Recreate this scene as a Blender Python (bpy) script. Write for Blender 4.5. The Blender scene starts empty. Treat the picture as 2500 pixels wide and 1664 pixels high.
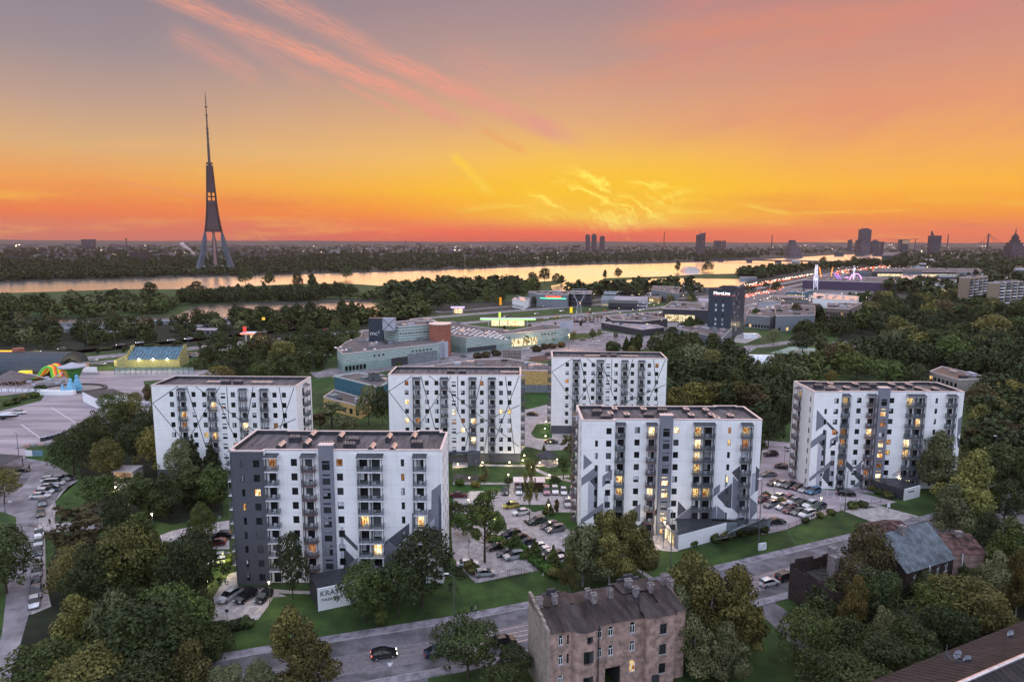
import bpy,bmesh,math,random
from mathutils import Vector,Matrix
from math import radians as R,sin,cos,pi,atan,atan2,sqrt,floor
random.seed(7)
S=bpy.context.scene
COL=S.collection
# ---------------------------------------------------------------- camera
FPX,HC=1666.67,65.0
PITCH,ROLL=atan(245.5/FPX),R(0.16)
cd=bpy.data.cameras.new('camera');cam=bpy.data.objects.new('camera',cd);COL.objects.link(cam)
cd.lens=24;cd.sensor_width=36;cd.clip_start=1;cd.clip_end=90000
cam.matrix_world=Matrix.Translation((0,0,HC))@Matrix.Rotation(pi/2-PITCH,4,'X')@Matrix.Rotation(ROLL,4,'Z')
S.camera=cam
S.view_settings.view_transform='Standard';S.view_settings.look='None'
S.view_settings.exposure=0.0;S.view_settings.gamma=1
S.cycles.use_denoising=True;S.cycles.max_bounces=6;S.cycles.volume_bounces=1
S.cycles.transparent_max_bounces=12
S.cycles.use_adaptive_sampling=True;S.cycles.adaptive_threshold=0.015
S.cycles.sample_clamp_indirect=4
def ray(u,v):
 x=u-1250;y=832-v
 xr=x*cos(ROLL)-y*sin(ROLL);yr=x*sin(ROLL)+y*cos(ROLL)
 return Vector((xr,FPX*cos(PITCH)+yr*sin(PITCH),-FPX*sin(PITCH)+yr*cos(PITCH)))
def at(u,v,z=0.0):
 d=ray(u,v);t=(z-HC)/d.z
 return Vector((d.x*t,d.y*t,z))
def atY(u,v,Y):
 d=ray(u,v);t=Y/d.y
 return Vector((d.x*t,Y,HC+d.z*t))
class NT:
 def __init__(s,tree):
  s.t=tree;s.n=tree.nodes;s.l=tree.links;s.n.clear()
 def new(s,typ,**k):
  n=s.n.new(typ)
  for a,b in k.items():setattr(n,a,b)
  return n
 def put(s,sock,v):
  if v is None:return
  if isinstance(v,bpy.types.NodeSocket):s.l.new(v,sock)
  else:
   if sock.type=='RGBA' and len(v)==3:v=(*v,1)
   sock.default_value=v
 def m(s,op,a,b=None,c=None,clamp=False):
  n=s.new('ShaderNodeMath',operation=op,use_clamp=clamp)
  for i,q in enumerate((a,b,c)):s.put(n.inputs[i],q)
  return n.outputs[0]
 def mix(s,f,a,b,typ='MIX'):
  n=s.new('ShaderNodeMix',data_type='RGBA',blend_type=typ)
  s.put(n.inputs['Factor'],f);s.put(n.inputs[6],a);s.put(n.inputs[7],b)
  return n.outputs[2]
 def ss(s,x,a,b):
  n=s.new('ShaderNodeMapRange',interpolation_type='SMOOTHSTEP')
  s.put(n.inputs[0],x);s.put(n.inputs[1],a);s.put(n.inputs[2],b)
  return n.outputs[0]
 def noise(s,vec,scale,detail=3,rough=.5,w=None):
  n=s.new('ShaderNodeTexNoise');n.inputs['Scale'].default_value=scale
  n.inputs['Detail'].default_value=detail;n.inputs['Roughness'].default_value=rough
  if vec is not None:s.l.new(vec,n.inputs['Vector'])
  return n.outputs[0]
 def ramp(s,f,stops,interp='LINEAR'):
  n=s.new('ShaderNodeValToRGB');cr=n.color_ramp;cr.interpolation=interp
  while len(cr.elements)<len(stops):cr.elements.new(.5)
  for e,(p,c)in zip(cr.elements,stops):e.position=p;e.color=(*c,1)
  s.put(n.inputs[0],f);return n.outputs[0]
 def comb(s,x,y,z=0.0):
  n=s.new('ShaderNodeCombineXYZ')
  for i,q in enumerate((x,y,z)):s.put(n.inputs[i],q)
  return n.outputs[0]
def lin(*c):
 if len(c)==1:c=c[0]
 return tuple((x/255/12.92)if x<=10 else((x/255+.055)/1.055)**2.4 for x in c)
W=bpy.data.worlds.new('World');S.world=W;W.use_nodes=True
def build_sky():
 n=NT(W.node_tree)
 tc=n.new('ShaderNodeTexCoord');sp=n.new('ShaderNodeSeparateXYZ');n.l.new(tc.outputs['Generated'],sp.inputs[0])
 dx,dy,dz=sp.outputs
 az=n.m('DIVIDE',n.m('ARCTAN2',dx,dy),pi/180)
 el=n.m('DIVIDE',n.m('ARCSINE',dz),pi/180)
 yy=n.m('MAXIMUM',dy,.05)
 X=n.m('DIVIDE',dx,yy);Z=n.m('DIVIDE',dz,yy)
 P=n.comb(X,Z)
 e01=n.m('DIVIDE',n.m('MAXIMUM',el,0.0),20.0,clamp=True)
 k=lambda e:e/20
 left=n.ramp(e01,[(k(0),lin(204,108,84)),(k(.7),lin(222,110,70)),(k(2),lin(242,124,54)),(k(4.2),lin(242,164,82)),(k(6.5),lin(222,176,124)),
(k(9.5),lin(192,160,142)),(k(13),lin(158,144,148)),(k(20),lin(128,122,140))])
 mid=n.ramp(e01,[(k(0),lin(222,88,54)),(k(.7),lin(250,96,38)),(k(2),lin(255,148,14)),(k(4),lin(255,190,40)),(k(6.5),lin(246,190,102)),
(k(9.5),lin(226,174,124)),(k(13),lin(194,156,142)),(k(20),lin(150,134,146))])
 right=n.ramp(e01,[(k(0),lin(232,112,66)),(k(.7),lin(246,118,46)),(k(2),lin(252,156,28)),(k(4),lin(255,184,52)),(k(6.5),lin(246,176,92)),
(k(9.5),lin(232,160,114)),(k(13),lin(208,150,130)),(k(20),lin(172,128,134))])
 nz=n.noise(P,2.2,4)
 azw=n.m('ADD',az,n.m('MULTIPLY',n.m('SUBTRACT',nz,.5),16.0))
 c=n.mix(n.ss(azw,-32.0,0.0),left,mid)
 c=n.mix(n.ss(azw,2.0,26.0),c,right)
 g=n.m('MULTIPLY',n.ss(n.m('ABSOLUTE',n.m('SUBTRACT',az,8.0)),21.0,2.0),n.m('MULTIPLY',n.ss(el,9.5,3.6),n.ss(el,.5,2.2)))
 c=n.mix(n.m('MULTIPLY',g,.8),c,lin(255,202,26))
 st=n.comb(n.m('MULTIPLY',X,1.0),n.m('MULTIPLY',Z,9.0))
 mo=n.noise(st,3.0,6,.6)
 lowm=n.ss(el,9.0,2.0)
 c=n.mix(n.m('MULTIPLY',n.m('MULTIPLY',n.ss(mo,.52,.72),lowm),.55),c,lin(255,196,60))
 c=n.mix(n.m('MULTIPLY',n.m('MULTIPLY',n.ss(mo,.48,.3),n.ss(el,6.0,.5)),.45),c,lin(222,98,70))
 veil=n.m('MULTIPLY',n.ss(n.m('ADD',n.m('SUBTRACT',X,n.m('MULTIPLY',Z,.45)),n.m('MULTIPLY',n.m('SUBTRACT',nz,.5),.12)),-.02,.12),n.ss(Z,.07,.22))
 vn=n.noise(n.comb(n.m('ADD',n.m('MULTIPLY',X,.9),n.m('MULTIPLY',Z,.5)),n.m('MULTIPLY',n.m('SUBTRACT',Z,n.m('MULTIPLY',X,.35)),4.0)),3.2,6,.6)
 c=n.mix(n.m('MULTIPLY',veil,n.m('ADD',.10,n.m('MULTIPLY',n.ss(vn,.42,.68),.38))),c,lin(220,136,124))
 wn=n.noise(P,7.0,5,.6);wn2=n.noise(P,26.0,6,.7)
 def xz(u,v):
  d=ray(u,v);return d.x/d.y,d.z/d.y
 def seg(u0,v0,u1,v1,wd,fe=1.0,warp=.03):
  x0,z0=xz(u0,v0);x1,z1=xz(u1,v1);L=sqrt((x1-x0)**2+(z1-z0)**2)
  ex,ez=(x1-x0)/L,(z1-z0)/L
  rx=n.m('SUBTRACT',X,x0);rz=n.m('SUBTRACT',Z,z0)
  t=n.m('ADD',n.m('MULTIPLY',rx,ex),n.m('MULTIPLY',rz,ez))
  q=n.m('SUBTRACT',n.m('MULTIPLY',rz,ex),n.m('MULTIPLY',rx,ez))
  q=n.m('ADD',q,n.m('MULTIPLY',n.m('SUBTRACT',wn,.5),warp))
  dd=n.m('ABSOLUTE',q)
  a=n.ss(dd,wd,wd*.1)
  a=n.m('MULTIPLY',a,n.m('MULTIPLY',n.ss(t,-L*.12,L*.15),n.ss(t,L*1.08,L*.8)))
  tx=n.noise(n.comb(n.m('MULTIPLY',t,4.0),n.m('MULTIPLY',q,46.0)),5.0,7,.72)
  return n.m('MULTIPLY',a,n.m('MULTIPLY',n.m('ADD',.12,n.m('MULTIPLY',n.ss(tx,.30,.62),1.0)),fe))
 def lay(c,col,*segs):
  f=None
  for s_ in segs:
   a=seg(*s_);f=a if f is None else n.m('MAXIMUM',f,a)
  return n.mix(n.m('MINIMUM',f,1.0),c,col)
 c=lay(c,lin(228,158,138),(350,-30,740,120,.020,.75),(660,85,1140,305,.017,1.1),(520,40,800,215,.02,.3),(590,-40,960,150,.024,.6),
(880,125,1420,345,.022,1.0),(420,80,640,190,.024,.4),(830,200,990,290,.007,.6),(1080,150,1500,260,.05,.3))
 c=lay(c,lin(240,150,96),(230,430,520,488,.004,.6,.004),(1170,320,1290,370,.008,.4),(1500,90,2300,20,.03,.25),(1380,220,2200,60,.03,.2))
 c=lay(c,lin(255,208,66),(1105,380,1200,475,.010,1.0),(1560,500,1700,460,.006,.5),
(1120,510,1400,500,.006,.6),(1820,500,1930,522,.005,.8,.008),(1900,522,2250,512,.003,.4,.006),(1300,520,1700,545,.012,.5),(1560,520,1780,518,.002,.6,.004))
 gx,gz=xz(1480,485)
 ex=n.m('DIVIDE',n.m('SUBTRACT',X,gx),.135);ez=n.m('DIVIDE',n.m('SUBTRACT',Z,gz),.052)
 msk=n.ss(n.m('ADD',n.m('MULTIPLY',ex,ex),n.m('MULTIPLY',ez,ez)),1.1,.1)
 wx=n.m('MULTIPLY',n.m('SUBTRACT',wn,.5),1.6)
 wsp=n.noise(n.comb(n.m('ADD',n.m('MULTIPLY',X,7.0),wx),n.m('ADD',n.m('ADD',n.m('MULTIPLY',Z,30.0),n.m('MULTIPLY',X,13.0)),n.m('MULTIPLY',wx,3.0))),1.35,8,.62)
 c=n.mix(n.m('MULTIPLY',msk,n.m('MULTIPLY',n.ss(wsp,.47,.62),1.0)),c,(1.12,.90,.12))
 c=n.mix(n.m('MULTIPLY',n.m('MULTIPLY',n.ss(wsp,.60,.72),n.ss(n.m('ABSOLUTE',az),40.0,10.0)),n.m('MULTIPLY',n.ss(el,7.0,3.0),.35)),c,lin(255,200,80))
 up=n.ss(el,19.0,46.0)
 amb=n.mix(n.ss(dy,-.5,.5),(1.20,1.36,1.74),(1.04,1.06,1.20))  # out-of-view sky made brighter and bluer than dusk to light the white walls
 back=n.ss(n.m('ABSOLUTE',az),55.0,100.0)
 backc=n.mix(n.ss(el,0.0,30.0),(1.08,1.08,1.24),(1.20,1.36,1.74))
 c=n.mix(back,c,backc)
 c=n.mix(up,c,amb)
 c=n.mix(n.ss(el,-.4,-3.0),c,(.05,.05,.06))
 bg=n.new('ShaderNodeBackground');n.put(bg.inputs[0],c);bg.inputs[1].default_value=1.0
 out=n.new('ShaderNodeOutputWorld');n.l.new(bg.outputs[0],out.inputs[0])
build_sky()
try:W.cycles.sampling_method='MANUAL';W.cycles.sample_map_resolution=512
except Exception:pass
# sun: just below the cloud bank, soft warm light from the west
sl=bpy.data.lights.new('sun','SUN');sl.energy=0.6;sl.specular_factor=0.0;sl.angle=R(60);sl.color=(1,.55,.33)
so=bpy.data.objects.new('sun',sl);COL.objects.link(so)
so.rotation_euler=(R(90-14),0,R(180-5));so.location=(50,300,300)
# ---------------------------------------------------------------- materials
MATS={}
def mat(name,col,rough=.8,metal=0,var=.12,scale=1.0,spec=.3,col2=None,bump=0,alpha=1,emit=None,es=1,stretch=None,objvar=0,detail=4,big=0,streak=0,joint=0):
 if name in MATS:return MATS[name]
 M=bpy.data.materials.new(name);M.use_nodes=True;n=NT(M.node_tree)
 out=n.new('ShaderNodeOutputMaterial');b=n.new('ShaderNodeBsdfPrincipled');n.l.new(b.outputs[0],out.inputs[0])
 tc=n.new('ShaderNodeTexCoord').outputs['Object']
 if stretch:
  mp=n.new('ShaderNodeMapping');n.l.new(tc,mp.inputs[0]);mp.inputs['Scale'].default_value=stretch;tc=mp.outputs[0]
 nz=n.noise(tc,scale,detail,.6)
 c2=col2 or tuple(min(1,x*(1+2*var))for x in col)
 c1=col if col2 else tuple(x*(1-2*var)for x in col)
 c=n.mix(n.ss(nz,.3,.7),c1,c2)
 if big:
  f=n.ss(n.noise(tc,scale*.22,6,.65),.36,.62);c=n.mix(f,c,n.mix(1.0,c,(big,big,big),'MULTIPLY'))
 if streak:
  mp2=n.new('ShaderNodeMapping');n.l.new(tc,mp2.inputs[0]);mp2.inputs['Scale'].default_value=(2.2,2.2,.11);f=n.ss(n.noise(mp2.outputs[0],1.0,6,.7),.5,.78);c=n.mix(n.m('MULTIPLY',f,streak),c,(.30,.29,.31))
 if joint:
  sp=n.new('ShaderNodeSeparateXYZ');n.l.new(tc,sp.inputs[0]);jl=n.m('MAXIMUM',n.m('LESS_THAN',n.m('FRACT',n.m('DIVIDE',sp.outputs[2],2.8)),.02),n.m('LESS_THAN',n.m('FRACT',n.m('DIVIDE',sp.outputs[0],6.4)),.008));c=n.mix(n.m('MULTIPLY',jl,.4),c,(.3,.3,.33))
 if objvar:
  oi=n.new('ShaderNodeObjectInfo');h=n.new('ShaderNodeHueSaturation')
  n.l.new(n.m('ADD',1-objvar,n.m('MULTIPLY',oi.outputs['Random'],2*objvar)),h.inputs['Value']);n.l.new(c,h.inputs['Color']);c=h.outputs[0]
 n.put(b.inputs['Base Color'],c)
 b.inputs['Roughness'].default_value=rough;b.inputs['Metallic'].default_value=metal
 b.inputs['Specular IOR Level'].default_value=spec
 if alpha<1:b.inputs['Alpha'].default_value=alpha
 if emit:b.inputs['Emission Color'].default_value=(*emit,1);b.inputs['Emission Strength'].default_value=es
 if bump:
  bp=n.new('ShaderNodeBump');bp.inputs['Strength'].default_value=bump;bp.inputs['Distance'].default_value=.1
  n.l.new(nz,bp.inputs['Height']);n.l.new(bp.outputs[0],b.inputs['Normal'])
 M['_n']=1;MATS[name]=M;return M
def lit_mat(name,c1,c2,strength,sc=2.0):
 M=bpy.data.materials.new(name);M.use_nodes=True;n=NT(M.node_tree)
 out=n.new('ShaderNodeOutputMaterial');e=n.new('ShaderNodeEmission');n.l.new(e.outputs[0],out.inputs[0])
 ge=n.new('ShaderNodeNewGeometry');mp=n.new('ShaderNodeMapping');n.l.new(ge.outputs['Position'],mp.inputs[0]);mp.inputs['Scale'].default_value=(sc,sc,sc*.45)
 nz=n.noise(mp.outputs[0],1.0,3,.7);oi=n.new('ShaderNodeObjectInfo')
 c=n.mix(n.ss(nz,.42,.54),c1,c2);n.put(e.inputs[0],c)
 n.put(e.inputs[1],n.m('MULTIPLY',n.m('ADD',.45,n.m('MULTIPLY',oi.outputs['Random'],.8)),strength))
 MATS[name]=M;return M
def glow(name,c,s):
 if name in MATS:return MATS[name]
 M=bpy.data.materials.new(name);M.use_nodes=True;n=NT(M.node_tree)
 out=n.new('ShaderNodeOutputMaterial');e=n.new('ShaderNodeEmission');n.l.new(e.outputs[0],out.inputs[0])
 e.inputs[0].default_value=(*c,1);e.inputs[1].default_value=s;MATS[name]=M;return M
def foliage(name,c1,c2):
 M=bpy.data.materials.new(name);M.use_nodes=True;n=NT(M.node_tree)
 out=n.new('ShaderNodeOutputMaterial');b=n.new('ShaderNodeBsdfPrincipled');n.l.new(b.outputs[0],out.inputs[0])
 oi=n.new('ShaderNodeObjectInfo');ge=n.new('ShaderNodeNewGeometry')
 tc=n.new('ShaderNodeTexCoord').outputs['Object']
 f=n.m('ADD',n.m('MULTIPLY',ge.outputs['Random Per Island'],.5),n.m('MULTIPLY',n.ss(n.noise(tc,.35,2),.35,.65),.5))
 c=n.mix(f,c1,c2)
 h=n.new('ShaderNodeHueSaturation');n.l.new(c,h.inputs['Color'])
 n.l.new(n.m('ADD',.65,n.m('MULTIPLY',oi.outputs['Random'],.75)),h.inputs['Value'])
 n.l.new(n.m('ADD',.478,n.m('MULTIPLY',n.m('FRACT',n.m('MULTIPLY',oi.outputs['Random'],7.3)),.03)),h.inputs['Hue'])
 n.l.new(h.outputs[0],b.inputs['Base Color']);b.inputs['Roughness'].default_value=.7;b.inputs['Specular IOR Level'].default_value=.25
 MATS[name]=M;return M
m={}
m['asphalt']=mat('asphalt',(.27,.24,.265),.8,var=.16,big=.72,scale=.25,bump=.1)
m['asphalt_old']=mat('old_asphalt',(.16,.148,.168),.7,var=.2,big=.68,scale=.3,bump=.15)
m['plaza']=mat('plaza_asphalt',(.37,.31,.345),.75,var=.14,big=.8,scale=.09,bump=.05,stretch=(.4,2.2,1))
m['pave']=mat('paving',(.42,.37,.375),.8,var=.12,big=.78,scale=.8)
m['sidewalk']=mat('sidewalk_slabs',(.22,.20,.23),.8,var=.2,scale=.6)
m['cobble']=mat('cobbles',(.20,.18,.20),.5,var=.14,scale=5,bump=.35,big=.8)
m['rail']=mat('rail_steel',(.55,.48,.5),.3,.8,var=.1)
m['grass']=mat('grass_blades',(.026,.054,.013),.9,scale=.22,bump=.5,col2=(.065,.115,.025),detail=8,big=.55)
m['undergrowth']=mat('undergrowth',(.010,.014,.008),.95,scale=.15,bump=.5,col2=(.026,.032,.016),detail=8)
m['lawn']=mat('bright_lawn',(.020,.070,.012),.9,big=.7,scale=.4,bump=.4,col2=(.042,.10,.02))
m['dirt']=mat('dirt',(.06,.052,.045),.95,var=.3,scale=.3,bump=.4)
m['farland']=mat('far_land',(.028,.032,.024),.95,var=.5,scale=.012,col2=(.06,.056,.05),detail=8)
m['white']=mat('white_render',(.84,.84,.86),.75,var=.02,scale=.4,streak=.34,joint=1)
m['grayd']=mat('dark_gray_render',(.085,.090,.108),.8,var=.04)
m['graym']=mat('mid_gray_render',(.20,.205,.25),.8,var=.03)
m['grayl']=mat('light_gray_render',(.42,.42,.49),.8,var=.03)
m['line']=mat('dark_line_paint',(.05,.055,.065),.8)
m['cap']=mat('parapet_cap',(.72,.64,.66),.35,.35,var=.04)
m['roof']=mat('bitumen_roof',(.115,.098,.105),.75,var=.22,scale=.5,stretch=(2.2,.25,1))
m['roofdark']=mat('dark_sheet',(.055,.058,.068),.45,.3,var=.15)
m['frame']=mat('window_frame',(.028,.03,.035),.5)
m['wframe']=mat('white_frame',(.75,.75,.8),.5)
m['steel']=mat('galvanized_steel',(.13,.14,.155),.5,.4,var=.1)
m['brownsteel']=mat('brown_steel',(.17,.105,.11),.55,.2)
m['balwhite']=mat('white_slab_edge',(.72,.72,.78),.6)
m['balgray']=mat('gray_slab',(.13,.135,.15),.7)
m['rglass']=mat('railing_glass',(.085,.098,.11),.15,spec=.6,alpha=.62)
m['curtain']=mat('pale_curtain',(.42,.43,.48),.9,var=.25,scale=3,objvar=.5)
m['metal']=mat('vent_metal',(.60,.52,.52),.3,.6,var=.1)
def glassmat():
 M=bpy.data.materials.new('window_glass');M.use_nodes=True;n=NT(M.node_tree)
 out=n.new('ShaderNodeOutputMaterial');b=n.new('ShaderNodeBsdfPrincipled');n.l.new(b.outputs[0],out.inputs[0])
 oi=n.new('ShaderNodeObjectInfo')
 n.put(b.inputs['Base Color'],n.ramp(oi.outputs['Random'],[(0,(.006,.007,.009)),(.55,(.018,.02,.024)),(.85,(.05,.055,.065)),(1,(.12,.12,.13))]))
 b.inputs['Roughness'].default_value=.12;b.inputs['Specular IOR Level'].default_value=.5
 return M
m['glass']=glassmat()
m['litwarm']=lit_mat('lit_room',lin(170,84,26),lin(255,226,150),1.2)
m['litshop']=lit_mat('lit_shop',lin(150,120,70),lin(255,240,200),1.1,.9)
m['litdim']=lit_mat('dim_room',lin(150,92,50),lin(235,170,120),.6)
m['litbright']=lit_mat('bright_room',lin(214,140,62),lin(255,246,200),1.9)
m['lamp']=glow('lamp_glow',(1,.86,.62),14)
m['lampfar']=glow('far_lamp_glow',(1,.78,.5),4)
m['brick']=mat('stained_plaster',(.19,.135,.115),.9,var=.3,scale=.9,col2=(.48,.32,.28),bump=.3,detail=10)
m['brickgable']=mat('gable_brick',(.22,.175,.15),.95,scale=1.4,col2=(.36,.30,.26),bump=.6,detail=8)
m['oldroof']=mat('old_roof_sheet',(.042,.034,.036),.55,.3,var=.3,scale=.8,stretch=(1,.25,1))
m['chimney']=mat('chimney_brick',(.20,.175,.18),.9,var=.25,scale=2.5,bump=.5)
m['wood']=mat('charred_wood',(.020,.016,.015),.9,var=.5,scale=1.2,col2=(.060,.040,.036),bump=.6,stretch=(.4,.4,4))
m['blueroof']=mat('blue_metal_roof',(.12,.15,.18),.45,.3,var=.3,scale=.7)
m['rustroof']=mat('rusty_roof',(.085,.045,.042),.7,.2,var=.45,scale=.8)
m['green']=mat('green_cladding',(.24,.34,.31),.6,var=.06,scale=.3)
m['greenl']=mat('pale_stripe',(.50,.56,.55),.5)
m['greend']=mat('gray_cladding',(.18,.20,.225),.6)
m['blue']=mat('blue_cladding',(.045,.125,.18),.5)
m['yellow']=mat('yellow_cladding',(.50,.33,.13),.7)
m['redb']=mat('brick_red_cladding',(.30,.11,.075),.7)
m['navy']=mat('navy_cladding',(.035,.048,.068),.4)
m['concrete']=mat('concrete',(.30,.29,.30),.8,var=.1)
m['dark']=mat('dark_cladding',(.045,.045,.055),.6)
m['bark']=mat('bark',(.06,.045,.035),.95,var=.3,scale=3)
m['birchbark']=mat('birch_bark',(.40,.38,.36),.9,scale=4,col2=(.08,.07,.07))
m['tyre']=mat('tyre_rubber',(.012,.012,.013),.8)
m['rim']=mat('wheel_rim',(.3,.3,.32),.3,.7)
m['carglass']=mat('car_glass',(.012,.014,.018),.06,spec=.7)
m['tail']=mat('tail_lamp',(.35,.02,.02),.3,emit=(1,.05,.03),es=.25)
m['tailon']=glow('tail_lamp_on',(1,.12,.06),5)
m['head']=mat('head_lamp',(.7,.72,.75),.1,spec=.8)
m['headon']=glow('head_lamp_on',(1,.9,.7),9)
m['paint']=mat('road_paint',(.62,.60,.62),.7,var=.15,scale=3)
# ---------------------------------------------------------------- mesh builder
class MB:
 def __init__(s):s.v=[];s.f=[];s.mi=[]
 def quad(s,pts,mi=0):
  b=len(s.v);s.v+=[tuple(p)for p in pts];s.f.append(tuple(range(b,b+len(pts))));s.mi.append(mi)
 def box(s,a,b,mi=0,faces='xXyYzZ'):
  (x0,y0,z0),(x1,y1,z1)=a,b
  if x0>x1:x0,x1=x1,x0
  if y0>y1:y0,y1=y1,y0
  if z0>z1:z0,z1=z1,z0
  k=len(s.v);s.v+=[(x0,y0,z0),(x1,y0,z0),(x1,y1,z0),(x0,y1,z0),(x0,y0,z1),(x1,y0,z1),(x1,y1,z1),(x0,y1,z1)]
  for ch,q in(('y',(0,1,5,4)),('X',(1,2,6,5)),('Y',(2,3,7,6)),('x',(3,0,4,7)),('z',(3,2,1,0)),('Z',(4,5,6,7))):
   if ch in faces:s.f.append(tuple(k+i for i in q));s.mi.append(mi)
 def prism(s,poly,z0,z1,mi=0,top=True,bot=True,mtop=None):
  a=sum(poly[i][0]*poly[(i+1)%len(poly)][1]-poly[(i+1)%len(poly)][0]*poly[i][1]for i in range(len(poly)))
  if a<0:poly=poly[::-1]
  k=len(s.v);n=len(poly);s.v+=[(p[0],p[1],z0)for p in poly]+[(p[0],p[1],z1)for p in poly]
  for i in range(n):j=(i+1)%n;s.f.append((k+i,k+j,k+n+j,k+n+i));s.mi.append(mi)
  if top:s.f.append(tuple(k+n+i for i in range(n)));s.mi.append(mi if mtop is None else mtop)
  if bot:s.f.append(tuple(k+i for i in reversed(range(n))));s.mi.append(mi)
 def tube(s,p,q,r0,r1=None,n=6,mi=0,caps=True):
  p=Vector(p);q=Vector(q);r1=r0 if r1 is None else r1
  d=(q-p);
  if d.length<1e-6:return
  d.normalize();a=d.orthogonal().normalized();b=d.cross(a);k=len(s.v)
  for c,r in((p,r0),(q,r1)):
   for i in range(n):
    t=2*pi*i/n;s.v.append(tuple(c+a*cos(t)*r+b*sin(t)*r))
  for i in range(n):j=(i+1)%n;s.f.append((k+i,k+j,k+n+j,k+n+i));s.mi.append(mi)
  if caps:s.f.append(tuple(k+i for i in reversed(range(n))));s.mi.append(mi);s.f.append(tuple(k+n+i for i in range(n)));s.mi.append(mi)
 def mesh(s,name,mats):
  me=bpy.data.meshes.new(name);me.from_pydata(s.v,[],s.f)
  for x in mats:me.materials.append(m[x]if isinstance(x,str)else x)
  if len(mats)>1:me.polygons.foreach_set('material_index',s.mi)
  me.update();return me
 def build(s,name,mats,parent=None,loc=None):
  if isinstance(mats,str)or not isinstance(mats,(list,tuple)):mats=[mats]
  return link(name,s.mesh(name,mats),parent,loc)
def link(name,me,parent=None,loc=None,rz=0):
 o=bpy.data.objects.new(name,me);COL.objects.link(o)
 if parent:o.parent=parent
 if loc is not None:o.location=loc
 if rz:o.rotation_euler=(0,0,rz)
 return o
def tag(o,label,cat,group=None,kind=None):
 if label:o['label']=label
 if cat:o['category']=cat
 if group:o['group']=group
 if kind:o['kind']=kind
 return o
def thing(name,label,cat,loc=(0,0,0),rz=0,group=None):
 o=bpy.data.objects.new(name,None);COL.objects.link(o);o.empty_display_size=.1
 o.location=loc;o.rotation_euler=(0,0,rz);return tag(o,label,cat,group)
def copy_tree(o,parent=None):
 c=o.copy();COL.objects.link(c)
 if parent:c.parent=parent
 for ch in list(o.children):copy_tree(ch,c)
 return c
AVOID=[]
def sheet(name,pts,z,mt,px=True,label=None):
 P=[at(u,v,0)for u,v in pts]if px else[Vector((a,b,0))for a,b in pts]
 if name in('plaza','left_street','parking_lot','driveway','path','mall_parking','sports_court','car_park','trade_park','round_lawn','terrace','river','pond','lit_yard'):AVOID.append([(p.x,p.y)for p in P])
 b=MB();a=sum(P[i].x*P[(i+1)%len(P)].y-P[(i+1)%len(P)].x*P[i].y for i in range(len(P)))
 if a<0:P=P[::-1]
 b.quad([(p.x,p.y,z)for p in P]);o=b.build(name,mt);o['kind']='structure'
 if label:o['label']=label
 bm=bmesh.new();bm.from_mesh(o.data);bmesh.ops.triangulate(bm,faces=bm.faces[:]);bm.to_mesh(o.data);bm.free()
 return o
def ribbon(name,pts,w,z,mt,px=True,kind='structure'):
 P=[at(u,v,0).to_2d()for u,v in pts]if px else[Vector(p)for p in pts]
 b=MB();Lp=[]
 for i,p in enumerate(P):
  d=(P[min(i+1,len(P)-1)]-P[max(i-1,0)]).normalized();nn=Vector((-d.y,d.x));Lp.append((p+nn*w/2,p-nn*w/2))
 for i in range(len(P)-1):
  AVOID.append([tuple(Lp[i][1]),tuple(Lp[i+1][1]),tuple(Lp[i+1][0]),tuple(Lp[i][0])])
  b.quad([(*Lp[i][1],z),(*Lp[i+1][1],z),(*Lp[i+1][0],z),(*Lp[i][0],z)])
 o=b.build(name,mt);
 if kind:o['kind']=kind
 return o
# ================================================================ GROUND, WATER, ROADS
def water_mat():
 M=bpy.data.materials.new('river_water');M.use_nodes=True;n=NT(M.node_tree)
 out=n.new('ShaderNodeOutputMaterial');b=n.new('ShaderNodeBsdfPrincipled');n.l.new(b.outputs[0],out.inputs[0])
 tc=n.new('ShaderNodeTexCoord').outputs['Object']
 mp=n.new('ShaderNodeMapping');n.l.new(tc,mp.inputs[0]);mp.inputs['Scale'].default_value=(.25,1,1)
 b.inputs['Base Color'].default_value=(1,.98,.97,1);b.inputs['Metallic'].default_value=1
 big=n.noise(tc,.004,3);n.put(b.inputs['Roughness'],n.m('ADD',.10,n.m('MULTIPLY',big,.18)))
 bp=n.new('ShaderNodeBump');bp.inputs['Strength'].default_value=.85;bp.inputs['Distance'].default_value=.3
 n.l.new(n.noise(mp.outputs[0],.25,4),bp.inputs['Height']);n.l.new(bp.outputs[0],b.inputs['Normal'])
 return M
m['water']=water_mat()
b=MB();b.quad([(-14000,-300,0),(14000,-300,0),(14000,14500,0),(-14000,14500,0)]);tag(b.build('ground','farland'),None,None,kind='structure')
# near ground under the quarter: grass
sheet('near_grass',[(-900,1000),(-600,840),(480,800),(1200,760),(1700,735),(3300,740),(3700,1100),(3000,3200),(-400,3200)],.01,'grass')
b=MB();random.seed(40);N_=160
for i in range(N_):
 xa,xb=-14000+28000*i/N_,-14000+28000*(i+1)/N_;h=lambda x:40+5*sin(x/900)+3*sin(x/310+2)
 b.quad([(xa,12600,.1),(xb,12600,.1),(xb,13400,h(xb)),(xa,13400,h(xa))]);b.quad([(xa,13400,h(xa)),(xb,13400,h(xb)),(xb,14400,.1),(xa,14400,.1)])
b.build('hills','farland')['kind']='structure'
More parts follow.
